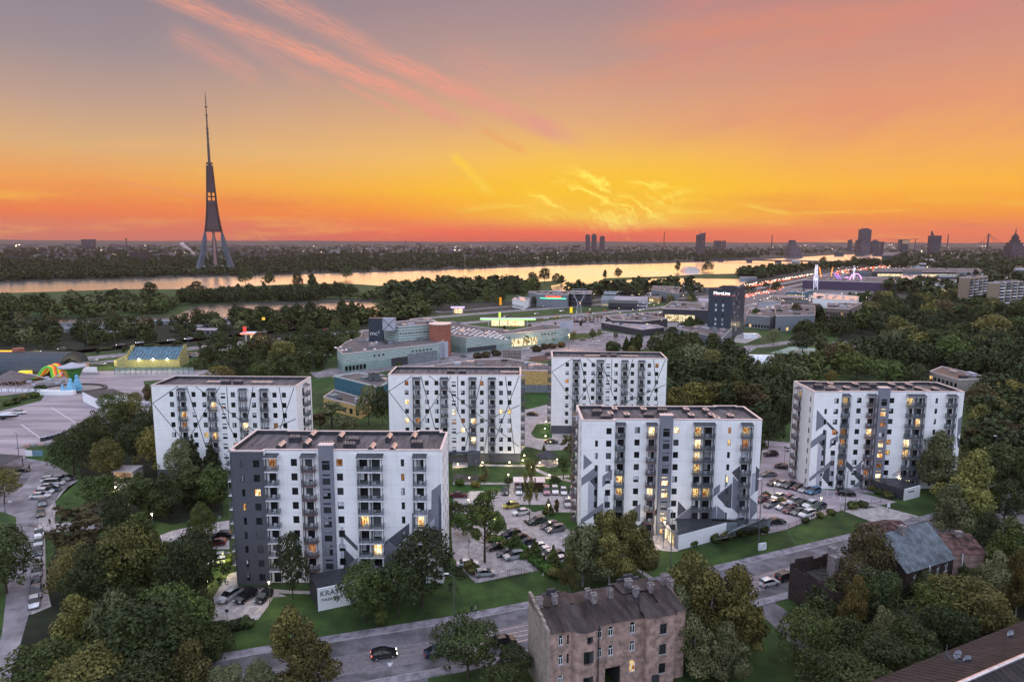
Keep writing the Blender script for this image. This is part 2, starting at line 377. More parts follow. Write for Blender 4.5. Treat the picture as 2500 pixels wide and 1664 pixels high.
# river and ponds
sheet('river',[(-1500,722),(-400,700),(0,689.5),(172,685.6),(382,679),(555,675),(900,665),(991,662.6),(1144,657),(1412,647),(1604,643.5),(1845,635),(2040,622),
(2151,621),(2162,640),(2080,643),(2040,649),(1960,655),(1880,662),(1800,668),(1830,684),(1800,700),(1700,702),(1560,708),(1440,712),(1360,712),(1330,700),(1250,700),
(900,712),(560,722),(250,735),(-300,740),(-1500,780)],.05,'water')
sheet('river_bank',[(905,740),(960,704),(1070,698),(1200,694),(1300,689),(1385,683),(1372,692),(1345,697),(1348,708),(1365,716),(1300,735)],.30,'grass')
sheet('river_bank',[(-400,735),(0,716),(160,711),(300,706),(500,706),(640,697),(760,692),(860,693),(905,696),(960,700),(930,728),(700,733),(480,746),(430,770),(120,775),(-300,770)],.20,'grass')
sheet('river_bank',[(1466,686),(1475,679),(1550,677),(1640,674),(1700,670),(1790,668),(1840,671),(1800,681),(1660,679),(1560,681),(1500,686)],.25,'grass')
sheet('pond',[(90,800),(120,782),(300,776),(400,768),(440,748),(560,742),(700,745),(850,738),(960,738),(1010,746),(960,772),(740,776),(560,782),(430,786),(250,795)],.06,'water')
# highway
HW_FAR=[(-900,985),(-300,915),(0,879),(204,857),(480,829),(800,796),(1200,763),(1400,748),(1740,722),(1860,702),(1960,682),(2030,667),(2080,655)]
HW_NEAR=[(-900,1015),(-300,940),(0,899),(204,875),(480,849),(800,815),(1200,783),(1452,765),(1620,750),(1760,733),(1890,709),(1990,686),(2060,670),(2110,655)]
ribbon('highway',HW_FAR,13,.03,'asphalt');ribbon('highway',HW_NEAR,13,.034,'asphalt')
ribbon('service_road',[(150,895),(300,878),(480,862),(560,850),(700,836)],7,.04,'asphalt')
ribbon('service_road',[(860,742),(1080,762),(1200,751),(1450,733),(1700,712)],7,.04,'asphalt')
# big lilac plaza, left
sheet('plaza',[(-500,1160),(-400,960),(0,930),(110,905),(250,905),(560,902),(560,915),(350,930),(360,965),(365,1010),(230,1040),(180,1058),(60,1096),(110,1115),(130,1140),(120,1180),(-100,1190),(-500,1260)],.025,'plaza')
sheet('left_street',[(-60,1110),(60,1118),(118,1128),(175,1160),(190,1172),(150,1195),(137,1215),(134,1275),(250,1272),(250,1290),(110,1300),(108,1340),(115,1420),(122,1480),(70,1500),(30,1640),(-40,1900),(-130,1900),(-30,1680),(5,1545),(18,1430),(36,1330),(40,1262),(10,1250),(-60,1245),(-60,1190)],.04,'asphalt')
sheet('parking_lane',[(95,1255),(118,1240),(138,1220),(176,1176),(192,1172),(150,1197),(137,1218),(133,1275),(170,1276),(170,1284),(110,1296),(112,1420),(125,1480),(76,1500),(88,1440),(92,1340)],.045,'pave')
sheet('traffic_island',[(-60,1180),(0,1168),(40,1152),(76,1158),(62,1180),(20,1212),(-60,1225)],.05,'asphalt_old')
# yard roads between the blocks
sheet('parking_lot',[(1108,1212),(1140,1199),(1180,1198),(1220,1200),(1420,1204),(1440,1260),(1415,1300),(1400,1325),(1370,1352),(1330,1390),(1250,1404),(1162,1423),(1140,1402),(1106,1360),(1100,1270)],.035,'pave')
sheet('parking_lot',[(1262,1003),(1300,995),(1345,985),(1356,1010),(1400,1040),(1440,1064),(1440,1090),(1370,1098),(1325,1100),(1300,1092),(1283,1090),(1255,1120),(1250,1060),(1262,1040)],.035,'pave')
sheet('parking_lot',[(1105,1128),(1142,1128),(1142,1140),(1105,1142)],.036,'pave')
sheet('parking_lot',[(1864,1075),(1935,1080),(1933,1150),(1950,1172),(2010,1195),(2090,1200),(2190,1225),(2150,1233),(2080,1238),(2060,1245),(2020,1256),(1990,1263),(1920,1292),(1860,1305),(1840,1260)],.035,'plaza')
sheet('driveway',[(2058,1246),(2100,1240),(2140,1238),(2190,1252),(2230,1262),(2200,1272),(2160,1285),(2120,1270)],.038,'pave')
sheet('parking_lot',[(505,1500),(520,1470),(545,1455),(560,1430),(660,1440),(700,1455),(668,1458),(655,1478),(630,1512),(560,1515),(508,1515)],.036,'pave')
sheet('parking_lot',[(380,1310),(420,1295),(500,1278),(560,1270),(560,1340),(520,1340),(500,1320),(420,1330)],.036,'pave')
sheet('driveway',[(285,1180),(320,1178),(325,1210),(315,1245),(295,1230)],.036,'pave')
sheet('path',[(545,1420),(560,1400),(580,1395),(580,1430),(700,1440),(830,1445),(830,1452),(640,1446),(560,1440),(520,1478),(508,1478)],.04,'pave')
sheet('courtyard_lawn',[(1256,1236),(1268,1231),(1330,1232),(1332,1243),(1305,1250),(1290,1247)],.045,'lawn')
sheet('courtyard_lawn',[(1316,1258),(1330,1250),(1415,1250),(1412,1290),(1408,1296),(1380,1290),(1340,1272)],.045,'lawn')
sheet('planting_bed',[(1274,1270),(1290,1268),(1320,1278),(1318,1284),(1290,1284)],.046,'dirt')
sheet('courtyard_lawn',[(1106,1182),(1250,1180),(1248,1192),(1180,1196),(1148,1195),(1142,1204),(1106,1206)],.045,'lawn')
sheet('courtyard_lawn',[(1262,1184),(1420,1176),(1420,1200),(1262,1198)],.045,'lawn')
sheet('planting_bed',[(1106,1156),(1180,1160),(1160,1178),(1106,1176)],.046,'dirt')
ribbon('path',[(1106,1179),(1170,1180),(1250,1180),(1330,1166),(1420,1160)],1.6,.05,'pave')
ribbon('path',[(1300,1143),(1340,1160),(1400,1176)],1.6,.052,'pave')
ribbon('path',[(1170,1135),(1270,1137),(1330,1136)],1.6,.054,'pave')
ribbon('path',[(1256,1181),(1252,1200)],2.2,.056,'pave')
sheet('round_lawn',[(1296,1058),(1310,1035),(1345,1033),(1348,1068),(1330,1072),(1306,1068)],.045,'lawn')
sheet('terrace',[(1310,1132),(1322,1122),(1360,1122),(1368,1136),(1340,1142)],.05,'pave')
# Maskavas-like street: sidewalk, lane, tram bed, lane
UP=[(-260,1740),(300,1638),(650,1577),(1106,1504),(1726,1385.5),(2155,1284),(2330,1240),(2700,1140)]
UPW=[at(u,v).to_2d()for u,v in UP]
def off(d):
 o=[]
 for i,p in enumerate(UPW):
  t=(UPW[min(i+1,len(UPW)-1)]-UPW[max(i-1,0)]).normalized();o.append(p+Vector((t.y,-t.x))*d)
 return o
def strip(name,d0,d1,z,mt,z1=None):
 A,B=off(d0),off(d1);b=MB()
 for i in range(len(A)-1):
  b.quad([(*B[i],z),(*B[i+1],z),(*A[i+1],z),(*A[i],z)])
  if z1 is not None:b.quad([(*B[i+1],z),(*B[i],z),(*B[i],z1),(*B[i+1],z1)])
 o=b.build(name,mt);o['kind']='structure';return o
strip('sidewalk',0,1.9,.16,'sidewalk',.0);strip('kerb',1.9,2.1,.17,'concrete',.0)
strip('street',2.1,13.8,.045,'asphalt_old');strip('tram_bed',6.2,11.4,.052,'cobble')
for d in(6.9,8.35,9.5,10.95):strip('tram_rail',d,d+.13,.062,'rail')
strip('kerb',13.8,14.0,.17,'concrete',.0);strip('sidewalk',14.0,15.6,.16,'sidewalk',.0)
sheet('side_street',[(1868,1450),(1930,1434),(1928,1440),(1885,1462),(1890,1470),(1975,1528),(2060,1590),(2000,1640),(1930,1570),(1860,1500)],.05,'asphalt_old')
sheet('side_street',[(930,1650),(970,1630),(1040,1622),(1050,1700),(900,1760)],.05,'asphalt_old')
sheet('path',[(1552,1390),(1562,1388),(1625,1430),(1612,1432)],.04,'pave')
sheet('annex_terrace',[(1575,1300),(1640,1300),(1656,1346),(1640,1346),(1585,1340),(1580,1318)],.04,'pave')
ribbon('path',[(2120,1230),(2180,1246),(2240,1262)],1.6,.05,'pave')
sheet('driveway',[(1980,1168),(2100,1172),(2230,1190),(2240,1215),(2170,1210),(2060,1196),(2000,1190)],.034,'sidewalk')
sheet('yard',[(2200,1510),(2210,1470),(2320,1440),(2330,1460),(2240,1510)],.05,'asphalt_old')
# mall surroundings
sheet('mall_parking',[(760,915),(800,900),(1100,870),(1090,860),(1440,826),(1480,812),(1500,800),(1640,812),(1700,830),(1600,850),(1450,862),(1300,878),(1180,882),(950,905),(780,925)],.04,'asphalt')
sheet('mall_parking',[(1360,815),(1280,790),(1420,772),(1540,764),(1700,752),(1720,800),(1600,815),(1480,812)],.042,'asphalt')
ribbon('access_road',[(760,912),(900,900),(1030,888),(1180,875)],7,.046,'asphalt')
sheet('verge',[(1460,806),(1480,800),(1600,814),(1600,819),(1560,820)],.05,'grass')
ribbon('access_road',[(1750,870),(1800,855),(1830,846),(1880,843),(1960,830)],9,.046,'asphalt')
ribbon('access_road',[(1770,888),(1800,865),(1830,846)],9,.048,'asphalt')
sheet('sports_court',[(1290,872),(1345,865),(1345,880),(1300,882)],.06,'rustroof')
sheet('sports_court',[(1880,862),(1930,846),(1990,850),(1990,870)],.05,'green')
sheet('car_park',[(2030,835),(2130,830),(2200,850),(2200,880),(2050,870)],.045,'asphalt')
sheet('lit_yard',[(1790,835),(1800,812),(1850,812),(1860,822),(1820,838)],.05,'pave')
sheet('bright_verge',[(764,925),(810,918),(816,934),(768,950)],.05,'lawn')
sheet('bright_verge',[(1284,965),(1340,955),(1345,985),(1284,1000)],.05,'lawn')
ribbon('distribution_street',[(1740,760),(1830,745),(1900,730),(2050,712),(2250,700)],9,.05,'asphalt')
sheet('trade_park',[(1620,775),(1700,752),(1830,720),(1960,700),(2180,690),(2180,720),(1990,750),(1830,790),(1740,800)],.02,'asphalt_old')
# markings
def stripes(name,a,b,n,L,w=.12,ang=0):
 A=at(*a);B=at(*b);mb=MB();d=(B-A).normalized();q=Vector((-d.y,d.x,0));q.rotate(Matrix.Rotation(ang,3,'Z'))
 for i in range(n):
  p=A.lerp(B,i/max(1,n-1));s_=d*w/2
  mb.quad([(p-s_-q*L/2).to_tuple(),(p+s_-q*L/2).to_tuple(),(p+s_+q*L/2).to_tuple(),(p-s_+q*L/2).to_tuple()])
 for i,v in enumerate(mb.v):mb.v[i]=(v[0],v[1],.06)
 o=mb.build(name,'paint');o['kind']='structure'
stripes('bay_markings',(1180,1206),(1410,1210),15,4.8);stripes('bay_markings',(1240,1230),(1400,1318),10,4.8,ang=.3)
stripes('bay_markings',(1150,1330),(1330,1392),9,4.8,ang=.4);stripes('bay_markings',(1990,1195),(2100,1230),8,4.8,ang=.5)
stripes('bay_markings',(560,1478),(640,1480),4,4.6,ang=-.15);stripes('bay_markings',(1882,1200),(2010,1212),7,4.6,ang=.4)
stripes('bay_markings',(395,1315),(520,1290),6,4.4);stripes('bay_markings',(1262,1030),(1320,1000),5,4.5)
stripes('plaza_lines',(85,1020),(125,1115),1,1)
for a,b_ in(((126,995),(185,1032)),((52,1036),(100,1070))):ribbon('plaza_line',[a,b_],.35,.05,'paint')
# ================================================================ APARTMENT BLOCKS
HR=26.3;ST=2.8
def block_frame(fl,fr):
 A=at(*fl,HR);B=at(*fr,HR);d=(B-A);L=d.length;rz=atan2(d.y,d.x)
 return Vector((A.x,A.y,0)),rz,L
def to_local(u,v,base,rz,dp=0.0):
 c,s_=cos(rz),sin(rz);d=ray(u,v);nx,ny=-s_,c
 O=base+Vector((nx,ny,0))*dp;t=((O.x)*nx+(O.y)*ny)/(d.x*nx+d.y*ny)
 P=Vector((d.x*t,d.y*t,HC+d.z*t));r=P-base
 return(r.x*c+r.y*s_,P.z)
def facade(mb,O,dx,w,z0,z1,holes,mi=0,depth=.18,rev=0):
 """wall with window openings; dx unit 2D direction (left to right seen from outside)"""
 n=(dx[1],-dx[0])
 xs=sorted({0,w}|{h[0]for h in holes}|{h[2]for h in holes});zs=sorted({z0,z1}|{h[1]for h in holes}|{h[3]for h in holes})
 pt=lambda x,z,d=0:(O[0]+dx[0]*x-n[0]*d,O[1]+dx[1]*x-n[1]*d,z)
 for i in range(len(xs)-1):
  cx=(xs[i]+xs[i+1])/2;j=0
  while j<len(zs)-1:
   def solid(jj):
    cz=(zs[jj]+zs[jj+1])/2
    return not any(h[0]<cx<h[2]and h[1]<cz<h[3]for h in holes)
   if not solid(j):j+=1;continue
   k=j
   while k+1<len(zs)-1 and solid(k+1):k+=1
   mb.quad([pt(xs[i],zs[j]),pt(xs[i+1],zs[j]),pt(xs[i+1],zs[k+1]),pt(xs[i],zs[k+1])],mi);j=k+1
 for(a,b,c,d)in holes:
  for q in([(a,b),(a,d)],[(c,d),(c,b)],[(c,b),(a,b)],[(a,d),(c,d)]):
   (p0,q0),(p1,q1)=q
   mb.quad([pt(p0,q0),pt(p1,q1),pt(p1,q1,depth),pt(p0,q0,depth)],rev)
def paint(me,polys,test):
 """cut the mesh along mural polygons lying on the facade plane and give the pieces the polygon's material"""
 bm=bmesh.new();bm.from_mesh(me)
 for poly,mi in polys:
  n=len(poly)
  x0,x1=min(p[0]for p in poly)-.01,max(p[0]for p in poly)+.01;z0,z1=min(p[1]for p in poly)-.01,max(p[1]for p in poly)+.01
  def near():
   fs=[]
   for f in bm.faces:
    if not test(f):continue
    vx=[v.co.x for v in f.verts];vz=[v.co.z for v in f.verts]
    if max(vx)>x0 and min(vx)<x1 and max(vz)>z0 and min(vz)<z1:fs.append(f)
   return fs
  for i in range(n):
   a,b=poly[i],poly[(i+1)%n];e=(b[0]-a[0],b[1]-a[1])
   if abs(e[0])+abs(e[1])<1e-5:continue
   fs=near();g=list({v for f in fs for v in f.verts})+list({q for f in fs for q in f.edges})+fs
   bmesh.ops.bisect_plane(bm,geom=g,plane_co=(a[0],0,a[1]),plane_no=(-e[1],0,e[0]),dist=1e-4)
  for f in near():
   c=f.calc_center_median();ins=False
   for i in range(n):
    (xa,za),(xb,zb)=poly[i],poly[(i+1)%n]
    if(za>c.z)!=(zb>c.z)and c.x<(xb-xa)*(c.z-za)/(zb-za)+xa:ins=not ins
   if ins:f.material_index=mi
 bm.to_mesh(me);bm.free()
_wm={}
def win_mesh(w,h,split=True):
 k=(round(w,2),round(h,2),split)
 if k not in _wm:
  b=MB();t=.06
  b.box((0,-.04,0),(w,.04,t));b.box((0,-.04,h-t),(w,.04,h));b.box((0,-.04,t),(t,.04,h-t));b.box((w-t,-.04,t),(w,.04,h-t))
  if split and w>.8:b.box((w*.62,-.035,t),(w*.62+t,.035,h-t));b.box((w*.62+t,-.035,h*.35),(w-t,.035,h*.35+t))
  elif split:b.box((t,-.035,h*.35),(w-t,.035,h*.35+t))
  g=MB();g.box((t*.5,-.012,t*.5),(w-t*.5,.012,h-t*.5))
  _wm[k]=(b.mesh('window',['frame']),{q:g.mesh('pane',[q])for q in('glass','litwarm','litdim','litbright','curtain')})
 return _wm[k]
def put_window(root,x,z,w,h,y,kind='glass',rz=0,O=None,name='window',half=None):
 f,g=win_mesh(w,h);loc=(x,y,z)if O is None else O
 o=link(name,f,root,loc,rz);p=link('pane',g[kind],o)
 if kind=='glass' and random.random()<.30:
  ck=('cur',round(w,2),round(h,2),random.randint(0,2))
  if ck not in _wm:
   c=MB();v=ck[3];t=.07
   c.quad([(t,-.02,t if v==0 else h*.4),(w*(.55 if v!=1 else.93),-.02,t if v==0 else h*.4),(w*(.55 if v!=1 else.93),-.02,h-t),(t,-.02,h-t)])
   _wm[ck]=c.mesh('curtain',['curtain'])
  link('curtain',_wm[ck],o)
 return o
_bm={}
def balcony_kit(w,d,style):
 k=(round(w,2),round(d,2),style)
 if k not in _bm:
  slabm={'w':'balwhite','g':'balgray','b':'brownsteel'}[style];post='steel' if style!='b' else 'brownsteel'
  s_=MB();s_.box((0,-d,-.18),(w,-.01,0))
  po=MB();po.box((0,-d,.0),(.1,-d+.1,ST-.18))
  r=MB();gl=MB()
  for a,b_ in(((.1,-d+.04),(w-.1,-d+.04)),((.04,-d+.1),(.04,-.05)),((w-.04,-d+.1),(w-.04,-.05))):
   r.tube((*a,1.05),(*b_,1.05),.028,n=4);r.tube((*a,.12),(*b_,.12),.02,n=4)
   L=sqrt((a[0]-b_[0])**2+(a[1]-b_[1])**2);q=max(2,int(L/.75))
   for i in range(1,q):
    x,y=a[0]+(b_[0]-a[0])*i/q,a[1]+(b_[1]-a[1])*i/q;r.tube((x,y,0),(x,y,1.05),.018,n=4)
   gl.quad([(*a,.1),(*b_,.1),(*b_,1.0),(*a,1.0)])
  furn=[]
  for v in range(3):
   c=MB()
   x=w*(.25+.2*v)
   if v<2:
    c.box((x,-d+.35,.38),(x+.5,-d+.85,.44));c.box((x,-d+.8,.44),(x+.5,-d+.85,.85))
    for px in(x+.03,x+.44):
     for py in(-d+.38,-d+.8):c.tube((px,py,0),(px,py,.4),.02,n=4)
    c.tube((x+.95,-d+.6,.68),(x+.95,-d+.6,.72),.3,n=8);c.tube((x+.95,-d+.6,0),(x+.95,-d+.6,.68),.03,n=4)
   else:c.box((w*.55,-.5,.05),(w*.55+.75,-.15,.62));c.box((w*.55-.7,-.45,.0),(w*.55-.2,-.15,.9))
   furn.append(c.mesh('balcony_furniture',['balwhite']))
  _bm[k]=(s_.mesh('slab',[slabm]),po.mesh('post',[post]),r.mesh('railing',[post]),gl.mesh('railing_glass',['rglass']),furn)
 return _bm[k]
def put_balcony(root,x,z,w,d,style,doors,y=0,rz=0,O=None,post=True,doorkinds=None,back=None):
 s_,po,r,gl,furn=balcony_kit(w,d,style);loc=(x,y,z)if O is None else O
 o=link('balcony',s_,root,loc,rz);
 if post:link('post',po,o);link('post',po,o,(w-.1,0,0))
 link('railing',r,o);link('railing_glass',gl,o)
 if random.random()<.75:link('balcony_furniture',random.choice(furn),o)
 return o
CANOPY={}
def put_canopy(root,x,z,w,d,style,O=None,rz=0,y=0):
 k=(round(w,2),round(d,2),style)
 if k not in CANOPY:
  b=MB();e=.12
  b.quad([(-e,-d-e,0),(w+e,-d-e,0),(w+e,-.01,.55),(-e,-.01,.55)],0)
  b.quad([(-e,-d-e,-.14),(-e,-.01,-.14),(w+e,-.01,-.14),(w+e,-d-e,-.14)],1)
  b.quad([(-e,-d-e,-.14),(w+e,-d-e,-.14),(w+e,-d-e,0),(-e,-d-e,0)],1)
  b.quad([(w+e,-d-e,-.14),(w+e,-.01,-.14),(w+e,-.01,.55),(w+e,-d-e,0)],1)
  b.quad([(-e,-.01,-.14),(-e,-d-e,-.14),(-e,-d-e,0),(-e,-.01,.55)],1)
  CANOPY[k]=b.mesh('canopy',['roofdark','balwhite' if style=='w' else 'grayl'])
 return link('canopy',CANOPY[k],root,(x,y,z)if O is None else O,rz)
def roof_vents(root,spots,y0=0):
 for kind,x,y in spots:
  zr=HR-.75
  if kind=='gable':
   b=MB();w,l,h=.9,2.9,1.0
   b.box((-w/2,-l/2,0),(w/2,l/2,h-.01),0)
   t=w/2+.12
   b.quad([(-t,-l/2-.1,h),(0,-l/2-.1,h+.45),(0,l/2+.1,h+.45),(-t,l/2+.1,h)],1)
   b.quad([(0,-l/2-.1,h+.45),(t,-l/2-.1,h),(t,l/2+.1,h),(0,l/2+.1,h+.45)],1)
   b.quad([(-t,-l/2-.1,h),(t,-l/2-.1,h),(0,-l/2-.1,h+.45)],0)
   b.quad([(t,l/2+.1,h),(-t,l/2+.1,h),(0,l/2+.1,h+.45)],0)
   b.tube((0,-l*.3,h+.4),(0,-l*.3,h+.75),.12,n=6,mi=1)
   o=b.build('vent_housing',['dark','metal'],root,(x,y,zr))
  elif kind=='duct':
   b=MB();b.box((-.5,-1.0,0),(.5,1.0,.9),0);b.box((-.62,-1.12,.9),(.62,1.12,1.02),1)
   for q in(-.5,.3):b.tube((0,q,1.02),(0,q,1.4),.16,n=6,mi=1)
   o=b.build('vent_housing',['dark','metal'],root,(x,y,zr))
  else:
   b=MB();b.box((-1.1,-.7,0),(1.1,.7,.95),0);b.box((-1.2,-.8,.95),(1.2,.8,1.05),1)
   for q in(-.75,-.25,.25,.75):b.tube((q,0,1.05),(q,0,1.4),.15,n=6,mi=2)
   o=b.build('roof_unit',['dark','roofdark','metal'],root,(x,y,zr))
def apartment(name,label,fl,fr,kind,D,lit,style,murals=(),seed=1,mirror_end=(),group='white nine storey apartment blocks'):
 random.seed(seed)
 base,rz,L=block_frame(fl,fr)
 T=thing(name,label,'apartment block',base,rz,group)
 c_,n_=Vector((cos(rz),sin(rz))),Vector((-sin(rz),cos(rz)));AVOID.append([tuple(base.xy+c_*a+n_*b)for a,b in((-3,-3),(L+3,-3),(L+3,D+2),(-3,D+2))])
 t1=kind in('A','C');k=L/38.6
 if kind=='A':xb,fb=6.0*k,.9;out=[(0,0),(xb,0),(xb,fb),(L,fb-.0),(L,D-1.2),(L-1.3,D-1.2),(L-1.3,D),(L-6.3,D),(L-6.3,D-.6),(6.5,D-.6),(6.5,D),(-.6,D),(-.6,.8),(0,.8)]
 elif kind=='C':xb,fb=7.1*k,.9;out=[(0,0),(xb,0),(xb,fb),(L,fb),(L,D-.7),(L-1.6,D-.7),(L-1.6,D),(L-7.0,D),(L-7.0,D-.6),(6.3,D-.6),(6.3,D),(0,D)]
 else:xb,fb=0,0;out=[(0,0),(L,0),(L,D),(0,D)]
 rows=list(range(9))if t1 else list(range(8))
 wins,bals,narrow=[],[],[]
 if kind=='A':wins=[(4.55,1.15),(11.2,1.15),(19.65,1.15)];narrow=[(1.97,.6),(31.3,.62)];bals=[(6.0,2.5,'w'),(12.75,2.6,'b'),(23.05,4.75,'w'),(33.35,2.45,'w')];tower=(15.95,18.55)
 elif kind=='C':wins=[(5.8,1.15),(12.0,1.15),(20.35,1.15)];narrow=[(3.2,.62),(31.75,.62)];bals=[(7.25,2.1,'g'),(13.9,2.2,'b'),(24.0,4.55,'g'),(34.1,2.4,'g')];tower=(16.75,19.5)
 else:wins=[(q,1.12)for q in(5.3,11.2,14.0,21.7,27.2,32.8,35.3)];bals=[(7.2,2.15,'g'),(15.2,2.2,'g'),(23.5,2.1,'g'),(29.1,2.1,'g')];tower=None
 zc=lambda r:HR-2.4-ST*r
 holesL,holesM=[],[];put=[]
 def add(cx,w,h,r,tagk,dz=0):
  z=zc(r)+dz;hole=(cx-w/2,z-h/2,cx+w/2,z+h/2)
  fwd=cx<xb
  (holesL if fwd else holesM).append(hole if fwd else(hole[0]-xb,hole[1],hole[2]-xb,hole[3]))
  put.append((hole,0 if fwd else fb,lit.get((tagk,r),None)))
 for i,(cx,w)in enumerate(wins):
  for r in rows:add(cx*k,w,1.38,r,'w%d'%i)
 for i,(cx,w)in enumerate(narrow):
  for r in rows:
   if kind=='C' and i==0 and r==0:continue
   if kind=='A' and i==1 and r>7:continue
   add(cx*k,w,1.38,r,'n%d'%i)
 for i,(bx,bw,st)in enumerate(bals):
  for r in rows:
   c0=bx*k+.25
   if bw>4:
    add(c0+.75,1.5,2.1,r,'b%dl'%i,-.35);add(c0+3.1,1.5,2.1,r,'b%dr'%i,-.35)
   else:add(c0+.95,1.35,2.1,r,'b%d'%i,-.35)
 if not t1:
  for r in rows:
   add(19.05*k,1.25,.62,r,'s',-.75);add(19.05*k,1.25,.32,r,'s',.25)
 w=MB();MI=['white','grayd','graym','grayl','line','frame']
 left_mi=1 if kind=='A' else 0
 z0=0 if t1 else 3.2
 if t1:facade(w,(0,0),(1,0),xb,0,HR,holesL,left_mi,rev=5)
 facade(w,(xb,fb),(1,0),L-xb,z0 if not t1 else 0,HR,holesM,0,rev=5)
 if not t1:facade(w,(0,.12),(1,0),L,0,3.2,[],1)
 n=len(out);skip={0,2}if t1 else{0}
 sideh=[]
 for i in range(n):
  if i in skip:continue
  a,b_=out[i],out[(i+1)%n];Ls=sqrt((a[0]-b_[0])**2+(a[1]-b_[1])**2);dx=((b_[0]-a[0])/Ls,(b_[1]-a[1])/Ls);hs=[]
  isR=abs(a[0]-L)<.01 and abs(b_[0]-L)<.01;isLft=dx[1]<-.5 and Ls>8
  if isR and kind=='A':
   for cx in(2.2,5.6,9.8):hs+=[(cx-.3,zc(r)-.7,cx+.3,zc(r)+.7)for r in rows]
  if isLft and kind=='C':hs=[(Ls-2.2,zc(r)-.7,Ls-1.55,zc(r)+.7)for r in rows]
  if isLft or(isR and not t1):
   c_=Ls*(.42 if t1 else.5);hs+=[(c_-1.6,zc(r)-1.35,c_-.2,zc(r)+.75)for r in rows]
  facade(w,a,dx,Ls,0,HR,hs,1 if(kind=='A' and i in(12,13))else(0 if(not t1 or kind!='A' or i!=1)else 0),rev=5)
  for h in hs:
   r_=round((HR-2.4-(h[1]+h[3])/2)/ST);nrm=(dx[1],-dx[0])
   p=(a[0]+dx[0]*h[0]-nrm[0]*.12,a[1]+dx[1]*h[0]-nrm[1]*.12,h[1])
   sideh.append((p,h[2]-h[0],h[3]-h[1],atan2(dx[1],dx[0])))
 me=w.mesh('wall',MI)
 polys=[]
 for tone,pts in murals:
  P=[]
  for(u,v)in pts:
   x,z=to_local(u,v,base,rz,0)
   if x>xb:x,z=to_local(u,v,base,rz,fb)
   P.append((x,max(z,.02)))
  polys.append((P,{'D':1,'M':2,'L':3,'W':0}[tone]))
 if kind=='B':
  sx=lambda px:(px-57)/28.0*k*L/(37.9*k);sz=lambda py:HR-(py-243)/26.8
  for a,b_ in(((60,375),(255,248)),((60,375),(275,660)),((318,248),(432,700)),((383,248),(1105,815)),((560,252),(320,620)),((545,345),(613,540)),((613,540),(720,775)),((612,248),(613,545)),
((805,252),(665,850)),((995,252),(1070,875)),((1103,252),(870,870)),((1108,480),(590,720)),((872,560),(820,872)),((320,620),(236,720))):
   p=Vector((sx(a[0]),sz(a[1])));q=Vector((sx(b_[0]),sz(b_[1])));d=(q-p).normalized();nn=Vector((-d.y,d.x))*.10
   polys.append(([tuple(p+nn),tuple(q+nn),tuple(q-nn),tuple(p-nn)],4))
 paint(me,polys,lambda f:abs(f.normal.y)>.9 and f.calc_center_median().y<1.0)
 wl=link('wall',me,T)
 cx,cy=L/2,D/2;th=.42
 ins=[]
 for i in range(n):
  p0,p1,p2=Vector(out[i-1]),Vector(out[i]),Vector(out[(i+1)%n]);e0=(p1-p0).normalized();e1=(p2-p1).normalized()
  n0=Vector((-e0.y,e0.x));n1=Vector((-e1.y,e1.x));bis=n0+n1;q=p1+bis*(th/max(.3,1+n0.dot(n1)));ins.append((q.x,q.y))
 b=MB();b.quad([(x,y,HR-.75)for x,y in ins]);rd=b.build('roof','roof',T)
 bm=bmesh.new();bm.from_mesh(rd.data);bmesh.ops.triangulate(bm,faces=bm.faces[:]);bm.to_mesh(rd.data);bm.free()
 b=MB();hp=.12;e=.07
 outs=[]
 for i in range(n):
  p0,p1,p2=Vector(out[i-1]),Vector(out[i]),Vector(out[(i+1)%n]);e0=(p1-p0).normalized();e1=(p2-p1).normalized()
  n0=Vector((-e0.y,e0.x));n1=Vector((-e1.y,e1.x));q=p1-(n0+n1)*(e/max(.3,1+n0.dot(n1)));outs.append((q.x,q.y))
 for i in range(n):
  j=(i+1)%n
  b.quad([(*ins[j],HR-.75),(*ins[i],HR-.75),(*ins[i],HR),(*ins[j],HR)],1)
  b.quad([(*outs[i],HR+hp),(*outs[j],HR+hp),(*ins[j],HR+hp),(*ins[i],HR+hp)],0)
  b.quad([(*outs[i],HR-.1),(*outs[j],HR-.1),(*outs[j],HR+hp),(*outs[i],HR+hp)],0)
  b.quad([(*ins[j],HR),(*ins[i],HR),(*ins[i],HR+hp),(*ins[j],HR+hp)],0)
 b.build('parapet',['cap','roofdark'],T)
 for i in range(9):
  x=2+i*(L-4)/8;y=D*random.uniform(.25,.75);b=MB();b.tube((x,y,HR-.75),(x,y,HR-.2),.07,n=5);b.build('roof_pipe','dark',T)
 for hole,y,lk in put:
  lk=lk or('litdim' if random.random()<.02 else 'glass')
  o=put_window(T,hole[0],hole[1],hole[2]-hole[0],hole[3]-hole[1],y+.12,lk,name='window' if hole[3]-hole[1]<1.5 else 'balcony_door')
 for p,ww,hh,a in sideh:put_window(T,0,0,ww,hh,0,'glass' if random.random()>.03 else 'litwarm',rz=a,O=p,name='window' if hh<1.5 else 'balcony_door')
